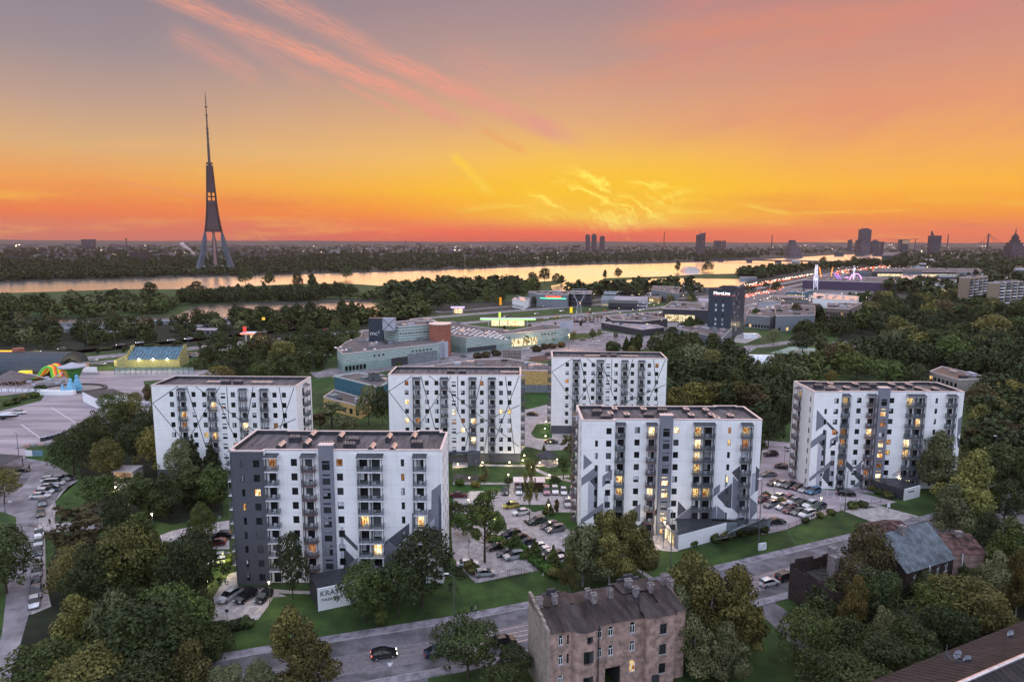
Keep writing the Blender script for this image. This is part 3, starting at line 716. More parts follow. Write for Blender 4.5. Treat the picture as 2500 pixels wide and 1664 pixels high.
 for i,(bx,bw,st)in enumerate(bals):
  dep=1.25 if t1 else 1.05
  for r in rows:
   z=zc(r)-1.42
   if z<.5 and kind=='A':continue
   put_balcony(T,bx*k,z,bw,dep,st,1,y=fb)
  put_canopy(T,bx*k,zc(0)+1.25,bw,dep,st,y=fb)
  zq=zc(len(rows)-1)-1.62
  if kind=='A':zq+=ST
  for xq in((bx*k,bx*k+bw-.12)if zq>.3 else()):g=MB();g.box((xq,fb-dep,0),(xq+.12,fb-dep+.12,zq));g.build('ground_post','steel',T)
  sidew=MB();sidew.box((bx*k+bw-.22,fb-.9,.3),(bx*k+bw-.12,fb-.01,zc(0)+1.1))if kind=='C' else sidew.box((bx*k+.0,fb-.35,.3),(bx*k+.1,fb-.01,zc(0)+1.1));sidew.build('balcony_side_wall','grayd' if not t1 or kind=='A' else 'graym',T)
  if bw>4:
   s2=MB();s2.box((bx*k+bw/2-.05,fb-.95,.3),(bx*k+bw/2+.05,fb-.01,zc(0)+1.1));s2.build('balcony_divider','steel',T)
 ends={'A':['l'],'C':['l'],'B':['l','r']}[kind]
 if name=='apartment_block' and 'fully white right end' in label:ends=['l']
 for sd in ends:
  yy=D*(.16 if kind=='A' else.55 if kind=='C' else.42)
  for r in rows:
   z=zc(r)-1.42
   if z<.5 and kind=='A':continue
   if sd=='l':put_balcony(T,0,0,2.6,1.25,'w' if kind=='A' else('b' if kind=='C' else 'g'),1,rz=-pi/2,O=(-.62 if kind=='A' else 0,yy+2.6,z))
   else:put_balcony(T,0,0,2.6,1.25,'g',1,rz=pi/2,O=(L,yy,z))
  if sd=='l':put_canopy(T,0,0,2.6,1.25,'w' if kind=='A' else 'g',O=(-.62 if kind=='A' else 0,yy+2.6,zc(0)+1.25),rz=-pi/2)
  else:put_canopy(T,0,0,2.6,1.25,'g',O=(L,yy,zc(0)+1.25),rz=pi/2)
 if tower:
  x0,x1=tower[0]*k,tower[1]*k;tb=MB();hs=[];cxm=(x1-x0)/2;pl=[]
  for r in range(9):
   z=zc(r)
   for(za,zb)in(((.35,.85)if r==0 else(.75,1.05)),(-.95,.25)):
    if za<zb:hs.append((cxm-.72,z+za-.35,cxm+.72,z+zb-.35));pl.append(r)
  facade(tb,(x0,fb-.55),(1,0),x1-x0,0,HR+1.0,hs,0,rev=1,depth=.2)
  tb.box((x0,fb-.55,0),(x1,fb+1.0,HR+1.0),0,faces='xXYZ')
  tw=tb.build('stair_tower',['graym','frame'],T)
  c=MB();c.box((x0-.08,fb-.65,HR+1.0),(x1+.08,fb+1.1,HR+1.12));c.build('tower_cap','cap',tw)
  for h,r in zip(hs,pl):put_window(tw,x0+h[0],h[1],h[2]-h[0],h[3]-h[1],fb-.55+.12,lit.get(('s',r),'glass'),name='stair_window')
 return T,base,rz,L
def crop(ox,oy,sc):return lambda*pts:[(ox+x/sc,oy+y/sc)for x,y in pts]
cA=crop(530,1030,3.92);cC=crop(1390,970,4.708);cD=crop(1920,900,4.9)
murA=[('D',cA((1180,1025),(1215,1060),(1345,1190),(1345,1235),(1210,1105))),('L',cA((1180,1000),(1210,1000),(1210,1320),(1180,1320))),
('D',cA((1215,1200),(1320,1310),(1260,1370),(1260,1420),(1210,1420))),('M',cA((1320,1310),(1355,1295),(1350,1330),(1260,1395),(1260,1360))),
('D',cA((1840,965),(1840,1070),(1680,1240),(1600,1260),(1600,1150))),('M',cA((1865,870),(1890,860),(1890,1075),(1865,1080))),('M',cA((1640,1130),(1720,1200),(1850,1100),(1890,1075),(1900,1250),(1600,1400),(1600,1180))),
('M',cA((2144,585),(2144,1200),(2010,1250),(2015,840),(2050,830),(2052,655))),('D',cA((2120,675),(2148,780),(2148,1050),(2120,1050))),('L',cA((2015,985),(2080,915),(2080,1010),(2015,1065)))]
murC=[('M',cC((165,650),(265,748),(160,833))),('M',cC((138,925),(328,775),(328,880),(228,955),(138,1015))),('D',cC((228,957),(328,880),(322,1270),(288,1270),(290,1025))),
('L',cC((216,960),(290,1025),(288,1350),(212,1400))),('M',cC((380,905),(495,820),(490,940),(440,985),(378,1028))),('M',cC((130,1400),(390,1205),(390,1290),(128,1455))),
('D',cC((283,1360),(390,1285),(385,1540),(283,1440))),('L',cC((400,1115),(450,1130),(445,1300),(390,1300))),('M',cC((690,1310),(818,1215),(812,1420),(690,1420))),
('D',cC((1250,1188),(1345,1290),(1240,1370))),('M',cC((1240,1375),(1405,1250),(1405,1415),(1190,1415))),('D',cC((1965,780),(1958,978),(1865,858))),
('M',cC((1663,1045),(1732,990),(1728,1085),(1650,1147))),('M',cC((1697,1120),(1875,975),(1870,1010),(1715,1147))),('M',cC((1792,880),(1826,920),(1815,1010),(1787,1037))),
('D',cC((1700,1140),(1872,990),(1862,1270),(1815,1265))),('M',cC((1880,900),(1960,980),(1945,1342),(1866,1268))),('M',cC((1700,1240),(1800,1330),(1812,1412),(1690,1412))),
('D',cC((2145,785),(2207,850),(2200,1040),(2135,1085))),('L',cC((2100,875),(2144,858),(2135,1085),(2085,1130))),('M',cC((2078,1148),(2180,1235),(2180,1285),(2072,1405))),
('M',cC((1500,1415),(1640,1270),(1690,1240),(1690,1415))),('D',cC((800,1470),(880,1380),(1010,1270),(1010,1330),(860,1500),(800,1500)))]
murD=[('M',cD((365,485),(495,640),(350,750))),('D',cD((495,635),(625,760),(600,795),(478,655))),('M',cD((482,730),(478,825),(300,945),(262,980),(300,865))),
('D',cD((385,885),(477,820),(460,1160),(433,1160),(437,950))),('L',cD((380,890),(437,950),(425,1215),(355,1260))),('M',cD((525,845),(622,790),(620,860),(515,950))),
('M',cD((272,1305),(530,1100),(525,1170),(272,1350))),('D',cD((455,1215),(522,1172),(512,1402),(425,1300))),('L',cD((355,1275),(425,1225),(415,1410),(350,1420))),
('L',cD((528,1040),(580,1040),(565,1420),(520,1420))),('D',cD((712,1092),(940,1300),(932,1412),(715,1165))),('M',cD((790,1180),(897,1120),(890,1265),(860,1240))),('M',cD((780,1417),(870,1342),(940,1405),(940,1417))),
('D',cD((865,1130),(945,1060),(940,1085),(870,1142))),('L',cD((1265,1262),(1410,1155),(1395,1268),(1260,1288))),('M',cD((2052,600),(2112,558),(2105,740),(2040,822))),
('D',cD((2105,733),(2127,745),(2122,812),(2100,797))),('D',cD((2037,800),(2092,860),(2087,920),(2050,947))),('M',cD((1380,1300),(1500,1180),(1600,1100),(1640,1300)))]
lw,ld,lb='litwarm','litdim','litbright'
litA={('w0',2):lb,('n0',3):lw,('b2l',4):lw,('b2r',6):lb,('b3',4):lb,('b1',6):ld,('w2',0):ld,('n1',1):ld,('b0',0):ld}
litC={('w2',0):lb,('b1',0):lb,('b2l',0):lw,('b2l',1):lb,('b2l',2):lb,('b2l',3):lw,('b2l',5):lw,('b2r',5):lw,('b2r',8):lw,('n1',1):lw,('n1',4):lb,('b0',4):lw,('b0',5):lw,('b1',5):lb,('b3',0):lw,('b3',1):ld,
('s',4):lb,('s',5):lb,('s',7):lb,('s',8):lb,('n1',8):ld,('n1',0):ld}
litD={('s',1):lb,('s',4):lb,('s',5):lb,('s',7):lb,('s',6):ld,('s',2):ld,('b0',0):lw,('b1',3):lb,('b1',7):ld,('b2r',2):lb,('b2l',4):lb,('b2l',5):lw,('b2l',0):lw,('w2',5):lw,('w2',4):ld,('b0',3):ld,('w0',3):ld}
litB={('w0',2):lb,('w0',4):lb,('w3',5):lb,('b2',4):lb,('b2',6):lb,('w5',3):lb,('w6',3):lw,('s',3):lb,('s',4):ld,('w0',0):ld,('b0',4):ld}
litF={('b1',1):lb,('b0',2):lw,('b0',3):ld,('w2',4):lw,('b1',4):lw,('w5',3):ld,('b2',3):lb,('w0',5):lb}
G1='white nine storey blocks with grey zigzag murals';G2='white nine storey blocks with thin dark diagonal lines'
blkA,bA,rA,LA=apartment('apartment_block','white apartment block whose left end strip is painted dark grey, nearest on the left',(563.2,1100.9),(1077.2,1102.7),'A',14.3,litA,'w',murA,3,group=G1)
blkC,bC,rC,LC=apartment('apartment_block','white block with grey arrow murals beside the wedge shaped annex in the middle',(1420.8,1025.7),(1864.7,1026.9),'C',13.6,litC,'g',murC,5,group=G1)
blkD,bD,rD,LD=apartment('apartment_block','white block with grey arrow murals and brown end balconies, farthest right',(1988.4,956.1),(2360.4,958.2),'C',13.6,litD,'g',murD,7,group=G1)
blkB,bB,rB,LB=apartment('apartment_block','line patterned white block with dark grey ground floor lit by courtyard lamps',(947.5,914.4),(1271.9,915.9),'B',13.0,litB,'g',(),11,group=G2)
blkE,bE,rE,LE=apartment('apartment_block','line patterned white block farthest back, with unlit windows',(1346.9,872.1),(1628.8,875.2),'B',12.8,{('w0',2):ld},'g',(),13,group=G2)
blkF,bF,rF,LF=apartment('apartment_block','line patterned white block behind trees at the left',(368.5,940.1),(722.5,942.8),'B',12.8,litF,'g',(),17,group=G2)
roof_vents(blkA,[('gable',8.1,3.6),('box',9.2,8.6),('gable',12.0,11.0),('gable',12.6,5.2),('gable',17.9,10.0),('box',16.9,4.6),('box',21.0,4.3),('box',21.0,7.6),('gable',25.6,2.6),('gable',27.6,9.2),('gable',29.7,2.4),('gable',32.5,9.8),('box',33.7,5.5)])
vC=[('box',4.2,7.4),('box',5.6,3.0),('duct',7.0,6.0),('duct',8.6,10.3),('duct',10.6,5.2),('duct',15.3,10.0),('box',15.4,4.4),('box',19.4,8.8),('box',19.8,4.6),('duct',25.2,10.0),('duct',25.0,4.8),('duct',29.6,9.5),('duct',29.6,5.0),('duct',30.0,2.3),('duct',33.7,4.4)]
roof_vents(blkC,vC);roof_vents(blkD,vC)
for T,L in((blkB,LB),(blkE,LE),(blkF,LF)):
 roof_vents(T,[('box',L*.46,5),('box',L*.55,5)])
 for x0,w_ in(((L*.30,6),(L*.62,6))if T is not blkB else((L*.84,5.5),)):
  b=MB();b.box((x0,6.5,HR-.6),(x0+w_,7.7,HR-.25));b.build('roof_panel','metal',T)
# ================================================================ OTHER BUILDINGS
def stand(corners,z):
 """roof corner pixels at height z -> base origin, rotation, local footprint"""
 P=[at(u,v,z)for u,v in corners];o=P[0].copy();d=P[1]-P[0];rz=atan2(d.y,d.x);c,s_=cos(rz),sin(rz)
 loc=[((p.x-o.x)*c+(p.y-o.y)*s_,-(p.x-o.x)*s_+(p.y-o.y)*c)for p in P]
 AVOID.append([(p.x,p.y)for p in P])
 return Vector((o.x,o.y,0)),rz,loc
def text_mesh(txt,size,ext=.05,name='lettering'):
 cu=bpy.data.curves.new(name,'FONT');cu.body=txt;cu.size=size;cu.extrude=ext;cu.align_x='LEFT'
 o=bpy.data.objects.new(name,cu);COL.objects.link(o);dg=bpy.context.evaluated_depsgraph_get();me=bpy.data.meshes.new_from_object(o.evaluated_get(dg))
 bpy.data.objects.remove(o);me.name=name;return me
def put_text(txt,size,parent,loc,rz,mt,ext=.05,tilt=pi/2):
 me=text_mesh(txt,size,ext);me.materials.clear();me.materials.append(m[mt]if isinstance(mt,str)else mt)
 o=bpy.data.objects.new('lettering',me);COL.objects.link(o);o.parent=parent;o.location=loc;o.rotation_euler=(tilt,0,rz);return o
def inpoly(x,y,poly):
 ins=False;n=len(poly)
 for i in range(n):
  xa,ya=poly[i][0],poly[i][1];xb,yb=poly[(i+1)%n][0],poly[(i+1)%n][1]
  if(ya>y)!=(yb>y)and x<(xb-xa)*(y-ya)/(yb-ya)+xa:ins=not ins
 return ins
def hall(name,label,cat,corners,z,wallm,roofm='roof',bands=(),par=.5,capm='cap',group=None,winrows=(),nwin=0,winm='glass'):
 base,rz,fp=stand(corners,z);T=thing(name,label,cat,base,rz,group)
 b=MB();b.prism(fp,0,z-par,0,top=True,bot=False);me=b.mesh('wall',[wallm]);link('wall',me,T)
 n=len(fp);cx=sum(p[0]for p in fp)/n;cy=sum(p[1]for p in fp)/n
 sh=lambda p,f:(cx+(p[0]-cx)*f,cy+(p[1]-cy)*f)
 R_=max(sqrt((p[0]-cx)**2+(p[1]-cy)**2)for p in fp);fi=1-.45/R_;fo=1+.12/R_
 b=MB();b.quad([(*sh(p,fi),z-par+.03)for p in(fp if sum(fp[i][0]*fp[(i+1)%n][1]-fp[(i+1)%n][0]*fp[i][1]for i in range(n))>0 else fp[::-1])]);ro=b.build('roof',roofm,T)
 bm=bmesh.new();bm.from_mesh(ro.data);bmesh.ops.triangulate(bm,faces=bm.faces[:]);bm.to_mesh(ro.data);bm.free()
 b=MB()
 for i in range(n):
  j=(i+1)%n;o0,o1,i0,i1=sh(fp[i],fo),sh(fp[j],fo),sh(fp[i],fi),sh(fp[j],fi)
  for(a,c,za,zb)in((o0,o1,z-par-.05,z),(i1,i0,z-par,z)):b.quad([(*a,za),(*c,za),(*c,zb),(*a,zb)])
  b.quad([(*o0,z),(*o1,z),(*i1,z),(*i0,z)])
 b.build('parapet',capm,T)
 A_=abs(sum(fp[i][0]*fp[(i+1)%n][1]-fp[(i+1)%n][0]*fp[i][1]for i in range(n)))/2;rs=random.Random(int(A_*7));k_=0;xs_,ys_=[p[0]for p in fp],[p[1]for p in fp]
 for _ in range(90):
  if k_>=min(12,A_/110):break
  x,y=rs.uniform(min(xs_),max(xs_)),rs.uniform(min(ys_),max(ys_))
  if not inpoly(*((x-cx)*1.25+cx,(y-cy)*1.25+cy),fp):continue
  k_+=1;w_,d_,h_=rs.uniform(.6,2.4),rs.uniform(.5,1.6),rs.uniform(.5,1.6);b=MB();b.box((x-w_,y-d_,z-par),(x+w_,y+d_,z-par+h_));b.box((x-w_-.1,y-d_-.1,z-par+h_),(x+w_+.1,y+d_+.1,z-par+h_+.12));b.build('roof_unit',rs.choice(('greend','metal','dark','grayl')),T)
 for(z0,z1,bmn)in bands:
  b=MB();f=1+.14/R_
  for i in range(n):
   j=(i+1)%n;a,c=sh(fp[i],f),sh(fp[j],f);b.quad([(*a,z0),(*c,z0),(*c,z1),(*a,z1)]);
   e,g=fp[i],fp[j];b.quad([(*a,z1),(*c,z1),(*g,z1),(*e,z1)])
  b.build('cladding_band',bmn,T)
 if nwin:
  d0=Vector(fp[1])-Vector(fp[0]);L=d0.length
  for(za,zb)in winrows:
   for q in range(nwin):
    x=L*(q+.5)/nwin;w_=min(1.8,L/nwin*.6)
    b=MB();b.box((x-w_/2,-.06,za),(x+w_/2,.02,zb));k=random.random()
    b.build('window',winm if k>.05 else 'litwarm',T)
 return T,base,rz,fp
def tv_tower():
 base=atY(523,655,1434);base.z=0;X=base.x;Y=1434
 X+=3;T=thing('television_tower','tall three legged concrete television tower with tapering mast on the far island','tower',(X,Y,0),atan2(-X,Y))
 zz=lambda v:atY(523,v,Y).z
 xx=lambda u,v:atY(u,v,Y).x-X
 top_sh=zz(404);sh_b=zz(566)
 prof=[(zz(661),-0),(zz(566),0)]
 hw=[(0,38),(zz(640),33),(zz(610),25),(zz(585),21),(zz(566),17.5),(zz(545),14.5),(zz(520),12),(zz(495),10.2),(zz(470),9),(zz(404),6)]
 def rad(z):
  for(a,ra),(b_,rb)in zip(hw,hw[1:]):
   if z<=b_:return ra+(rb-ra)*(z-a)/(b_-a)
  return hw[-1][1]
 M1=mat('tower_concrete',(.085,.098,.125),.7,var=.06,scale=.05);M2=mat('tower_shaft',(.075,.045,.045),.6,.2,var=.1,scale=.05)
 zs=[h[0]for h in hw if h[0]<=top_sh]
 lean=0
 for a in(R(210),R(330),R(90)):
  b=MB();ring=[]
  for z in[0]+[zs[i]for i in range(1,len(zs))]:
   r=rad(z)*1.0;wd=6.0-2.6*min(1,z/sh_b)if z<sh_b-1 else 1.5;c=Vector((cos(a)*r*1.12,sin(a)*r*1.0));t=Vector((-sin(a),cos(a)))*wd;n_=Vector((cos(a),sin(a)))*wd*.8
   k=len(b.v);b.v+=[(*(c-t-n_*2),z),(*(c+t-n_*2),z),(*(c+t),z),(*(c-t),z)];ring.append(k)
  for p,q in zip(ring,ring[1:]):
   for i in range(4):j=(i+1)%4;b.f.append((p+i,p+j,q+j,q+i));b.mi.append(0)
  cut=len([1 for q in ring if b.v[q][2]<sh_b-1]);nf=4*cut;bb=MB();bb.v=b.v[:];bb.f=b.f[nf:];bb.mi=[0]*len(bb.f);b.f=b.f[:nf];b.mi=b.mi[:nf];b.build('leg',M1,T);bb.build('leg_rib',M2,T)
 b=MB();k=[]
 gap=(zz(490),zz(470))
 def shaft(z0,z1,f=1.02):
  r0,r1=rad(z0)*f,rad(z1)*f;q=len(b.v);
  for z,r in((z0,r0),(z1,r1)):b.v+=[(r*cos(a),r*sin(a),z)for a in[R(210),R(330),R(90)]for a in(a-.35,a+.35)]
  for i in range(6):j=(i+1)%6;b.f.append((q+i,q+j,q+6+j,q+6+i));b.mi.append(0)
  b.f.append(tuple(q+i for i in range(6)));b.mi.append(0);b.f.append(tuple(q+6+i for i in range(6)));b.mi.append(0)
 shaft(sh_b,(sh_b+gap[0])/2);shaft((sh_b+gap[0])/2,gap[0]);shaft(gap[1],top_sh,1.05)
 zg=(gap[0]+gap[1])/2;b.box((-8,-1.5,zg-1.2),(8,1.5,zg+1.2));b.box((-1.2,-1.5,gap[0]),(1.2,1.5,gap[1]));b.box((-8.5,-3,gap[0]),(-6.5,3,gap[1]));b.box((6.2,-3,gap[0]),(8.2,3,gap[1]))
 b.build('shaft',M2,T)
 b=MB();b.tube((0,0,0),(0,0,sh_b),3.0,2.6,n=10);b.build('lift_core',mat('lift_core',(.33,.22,.20),.4,.3),T)
 b=MB()
 b.tube((0,0,top_sh),(0,0,top_sh+8),3,n=8);b.tube((0,0,zz(401)),(0,0,zz(397)),6.5,n=10)
 segs=[(zz(397),2.6),(zz(360),2.5),(zz(359),2.0),(zz(314),1.8),(zz(313),1.5),(zz(282),1.3),(zz(281),1.0),(zz(240),.9),(zz(239),.6),(zz(226),.5)]
 for(a,ra),(c,rc)in zip(segs,segs[1:]):b.tube((lean*(a-top_sh),0,a),(lean*(c-top_sh),0,c),ra,rc,n=8)
 for v in(355,340,326,314,282,262):z=zz(v);b.tube((lean*(z-top_sh),0,z),(lean*(z-top_sh),0,z+1),3.4,n=8)
 b.build('antenna_mast',mat('antenna_mast',(.10,.07,.07),.5,.3),T)
 b=MB();b.prism([(xx(484,655),-22),(xx(560,655),-22),(xx(560,655),22),(xx(484,655),22)],6,11);b.prism([(xx(488,655),-20),(xx(556,655),-20),(xx(556,655),20),(xx(488,655),20)],0,6)
 b.build('base_building',mat('base_concrete',(.22,.22,.24),.8),T)
 b=MB()
 for i in range(8):x=-30+i*8.5;b.box((x,-22.4,7.5),(x+4,-22.05,9.2))
 b.build('window_strip','glass',T)
tv_tower()
# ---- skyline silhouettes (haze greys them)
SKM=mat('skyline_facade',(.075,.062,.075),.7,var=.2,scale=.02)
SKW=mat('skyline_glazing',(.05,.05,.06),.3,var=.1)
def sky_thing(name,label,cat,u,Y,group=None):
 p=atY(u,600,Y);T=thing(name,label,cat,(p.x,Y,0),0,group);sc=Y/FPX*1.0
 W_=lambda du:du*Y/(FPX*cos(PITCH));Z_=lambda v:atY(u,v,Y).z
 return T,W_,Z_
def lit_rows(T,w,z0,z1,y,nx,nz,frac,mt='litdim',sz=.5):
 b=MB();
 for i in range(nx):
  for j in range(nz):
   if random.random()<frac:
    x=-w/2+w*(i+.3)/nx;z=z0+(z1-z0)*(j+.3)/nz;b.quad([(x,y,z),(x+w/nx*sz,y,z),(x+w/nx*sz,y,z+(z1-z0)/nz*.4),(x,y,z+(z1-z0)/nz*.4)])
 if b.f:b.build('lit_windows',mt,T)
def slab(name,label,u,v,du,Y,dep=None,top=None,lit=.06,cat='tower block',mt=SKM,group=None,nx=6,nz=12):
 T,W_,Z_=sky_thing(name,label,cat,u,Y,group);w=W_(du);d=dep or w*.8;z=Z_(v)
 b=MB();b.box((-w/2,0,0),(w/2,d,z));
 if top=='dome':b.tube((0,d/2,z-.5),(0,d/2,z+w*.22),w*.42,w*.25,n=8)
 if top=='cap':b.box((-w*.3,d*.2,z),(w*.3,d*.8,z+w*.12))
 if top=='slant':b.v+=[];k=len(b.v);b.v+=[(-w/2,0,z),(w/2,0,z),(w/2,d,z),(-w/2,d,z),(w/2,0,z+w*.3),(w/2,d,z+w*.3)];b.f+=[(k,k+1,k+4),(k+3,k+5,k+2),(k,k+4,k+5,k+3),(k+1,k+2,k+5,k+4)];b.mi+=[0]*4
 b.build('wall',mt,T)
 g=MB()
 for j in range(nz):
  zz_=z*(j+.5)/nz;g.box((-w*.47,-.15,zz_),(w*.47,-.02,zz_+z/nz*.42))
 g.build('window_bands',SKW,T)
 lit_rows(T,w,3,z,-.3,nx,nz,lit)
 return T,W_,Z_
for u,v,du,lab in((1435,574,10.5,'leftmost of three round topped towers on the horizon'),(1450.5,573,11,'middle of three round topped towers on the horizon'),(1470.5,578,11,'shorter rightmost of three round topped towers on the horizon')):
 slab('residential_tower',lab,u,v,du,4200,top='dome',lit=.05,group='three round topped towers')
T,W_,Z_=slab('office_tower','dark narrow office tower with lit lower floors beyond the river bend',1712,573.5,18.5,2900,top='slant',lit=.3,cat='office tower',nx=5,nz=16)
b=MB();b.tube((W_(-2),5,Z_(572)),(W_(-2),5,Z_(560)),1.2,.3,n=5);b.build('antenna',SKM,T)
slab('high_rise_block','broad tall high rise block on the horizon, tallest of the city skyline',2114,560,22.5,3400,top='cap',lit=.03,nx=8,nz=20)
slab('high_rise_block','low humped cluster of flats right of the tallest skyline block',2139,589,17,3600,top='dome',lit=.02);slab('high_rise_block','small flats at the right edge of the humped cluster on the horizon',2155,590,7,3700)
slab('high_rise_block','small slanted tower on the horizon, left one of a pair',2076,586.5,8,4300,top='slant',group='pair of slanted towers');slab('high_rise_block','small slanted tower on the horizon, right one of a pair',2094.5,586.5,8,4300,top='slant',group='pair of slanted towers')
for u,v in((1748,587.5),(1757,587.5),(1768,587.5),(206,584),(221,584)):slab('distant_flats','low block of flats barely above the horizon',u,v,8 if u>1000 else 14,4600,lit=.1,nz=4,group='low blocks of flats on the horizon')
T,W_,Z_=sky_thing('sail_topped_tower','glass office block with a pointed sail shaped left corner on the skyline','office tower',2285,3000);w=W_(24)
b=MB();z=Z_(575);b.box((-w/2,0,0),(w/2,w*.6,z));k=len(b.v);za=Z_(563);b.v+=[(-w/2,0,z),(-w/4,0,z),(-w/2,0,za),(-w/2,8,z),(-w/4,8,z),(-w/2,8,za)];b.f+=[(k,k+1,k+2),(k+3,k+5,k+4),(k+1,k+4,k+5,k+2),(k,k+2,k+5,k+3)];b.mi+=[0]*4
b.build('wall',SKM,T);g=MB()
for j in range(14):g.box((-w*.47,-.15,z*(j+.5)/14),(w*.47,-.02,z*(j+.5)/14+z/34))
g.build('window_bands',SKW,T);lit_rows(T,w,3,z,-.3,8,14,.06)
T,W_,Z_=sky_thing('spired_high_rise','stepped high rise with a tall central spire at the right edge of the skyline','high rise',2486.5,2500)
b=MB();
for hw_,z0v,z1v in((15,640,600),(12,640,592),(8,600,586),(5.5,590,577),(3.5,580,572)):w=W_(hw_);b.box((-w,20-w,0 if z0v==640 else Z_(z0v)),(w,20+w,Z_(z1v)))
b.build('wall',SKM,T);b=MB();b.tube((0,20,Z_(573)),(0,20,Z_(557)),W_(2.2),W_(.3),n=8);b.build('spire',SKM,T);lit_rows(T,W_(20),5,Z_(592),20-W_(15)-.5,8,10,.08)
T,W_,Z_=sky_thing('cable_stayed_bridge','single leaning bridge pylon with fanned cables on the horizon','bridge',2411,3300)
b=MB();b.tube((0,0,Z_(590)),(0,0,Z_(570)),W_(2),W_(1.6),n=6);b.tube((-W_(3.5),0,0),(0,0,Z_(590)),W_(1.2),W_(1.4),n=6);b.tube((W_(3),0,0),(0,0,Z_(590)),W_(1.2),W_(1.4),n=6);b.build('pylon',SKM,T)
b=MB()
for q in(-19,-13,16,24,34):b.tube((0,0,Z_(571)),(W_(q),0,Z_(592)),.6,n=3)
b.build('stay_cables',SKM,T);b=MB();b.box((-W_(22),-6,Z_(593.5)),(W_(45),6,Z_(592.5)));b.build('deck',SKM,T)
T,W_,Z_=sky_thing('glass_mountain_library','sloping glass building shaped like a steep hill beside the river bend','library',1938,2700)
b=MB();w=W_(24);z=Z_(586);k=len(b.v)
b.v+=[(-w/2,0,0),(w,0,0),(w*.12,0,z),(-w*.12,0,z),(-w/2,40,0),(w,40,0),(w*.12,40,z),(-w*.12,40,z)];b.f+=[(0,1,2,3),(7,6,5,4),(3,2,6,7),(1,5,6,2),(0,3,7,4)];b.mi+=[0]*5;b.build('wall',SKM,T);lit_rows(T,w*.5,4,z*.6,-.4,9,9,.12)
T,W_,Z_=sky_thing('glass_tower_block','pale glazed block under a tower crane on the skyline','office block',2211,3000)
b=MB();b.box((-W_(9),0,Z_(596)),(W_(9),25,Z_(584.5)));b.box((-W_(7),2,0),(W_(7),25,Z_(596)));b.build('wall',SKM,T);b=MB();b.box((-W_(8.5),-.5,Z_(595)),(W_(8.5),-.1,Z_(586)));b.build('glazing',glow('dusk_glazing',lin(190,160,140),.6),T)
for u,v0,Y,lab in((2234,582,3050,'tower crane with long jib beside the glazed skyline block'),(2193,585,3050,'tower crane with its jib to the left on the skyline')):
 T,W_,Z_=sky_thing('tower_crane',lab,'crane',u,Y);b=MB();b.box((-1.2,0,0),(1.2,2,Z_(v0)));b.box((-W_(14),0,Z_(v0+1.5)),(W_(9),2,Z_(v0+.9)));b.build('mast_and_jib',SKM,T)
for u,v,Y,lab in((1884,574.5,3600,'slim smokestack on the skyline between the dark office tower and the glass hill'),(2313,571,4200,'slim smokestack right of the sail topped block'),(990,587,5000,'tiny far chimney on the horizon above the left river bank'),(309,582,3800,'small water tower on the left horizon')):
 T,W_,Z_=sky_thing('smokestack' if u!=309 else 'water_tower',lab,'chimney' if u!=309 else 'water tower',u,Y);b=MB()
 b.tube((0,0,0),(0,0,Z_(v)),W_(1.4),W_(1.0),n=8)
 if u==309:b.tube((0,0,Z_(585)),(0,0,Z_(582)),W_(2),W_(2.6),n=10)
 b.build('shaft',SKM,T)
for u,v,Y,lab in((1621,564.5,4000,'red and white lattice radio mast on the horizon right of the three towers'),):
 T,W_,Z_=sky_thing('lattice_mast',lab,'radio mast',u,Y);b=MB();z=Z_(v)
 for q in range(8):
  a,c=z*q/8,z*(q+1)/8;ra,rc=W_(2.2)*(1-q/8.6),W_(2.2)*(1-(q+1)/8.6)
  for sx in(-1,1):b.tube((sx*ra,0,a),(sx*rc,0,c),1.2,n=3);b.tube((sx*ra,0,a),(-sx*rc,0,c),.8,n=3)
 b.build('lattice',mat('mast_red',(.22,.06,.05),.6),T)
def far_town():
 random.seed(21);b=MB();g=MB();c=MB()
 for i in range(900):
  v=598+60*random.random()**1.6;u=random.uniform(-60,2560);p=at(u,v)
  if v>640-(u/2500)*28:continue
  s_=p.y/1700;w=random.uniform(12,60)*(.6+s_*.3);d=random.uniform(10,24);h=random.uniform(4,13 if random.random()<.9 else 26)
  b.box((p.x,p.y,0),(p.x+w,p.y+d,h),random.choice((0,0,1,2)),'xXyZ')
  if random.random()<.045:
   for q in range(random.randint(1,3)):
    x=p.x+random.uniform(0,w*.9);z=random.uniform(1,h*.8);g.quad([(x,p.y-.2,z),(x+2.2*s_,p.y-.2,z),(x+2.2*s_,p.y-.2,z+1.2*s_),(x,p.y-.2,z+1.2*s_)],random.choice((0,0,1)))
 b.build('distant_town',[mat('town_gray',(.10,.085,.09),.8),mat('town_pale',(.24,.21,.215),.8),mat('town_dark',(.05,.042,.045),.8)])['kind']='stuff'
 for(cu,cv,n_,su,sv)in((455,622,26,40,2),(1080,606,40,120,3),(630,640,10,50,6),(330,626,8,30,3),(900,615,40,110,5),(1330,635,20,60,6),(1290,637,20,50,3),(1900,603,30,120,4),(2300,620,50,150,12),(2200,606,30,120,4),(1500,605,14,200,5),(150,612,8,120,6),(700,607,16,160,6),(860,605,14,60,3)):
  for i in range(n_//2):
   p=at(random.gauss(cu,su/2),min(655,max(599,random.gauss(cv,sv))));r=p.y/1667*random.uniform(.22,.55)
   g.box((p.x-r,p.y,9),(p.x+r,p.y+r,9+1.3*r),random.choice((0,0,1)))
 g.build('town_lights',['lampfar',glow('cool_far_lamp',(1,.88,.72),3.5)])['kind']='stuff'
far_town()
p=atY(474,608,2600);b=MB()
T=thing('smoke_plume','small pale puff of smoke rising on the far bank left of the television tower','smoke',(p.x,2600,12))
random.seed(3)
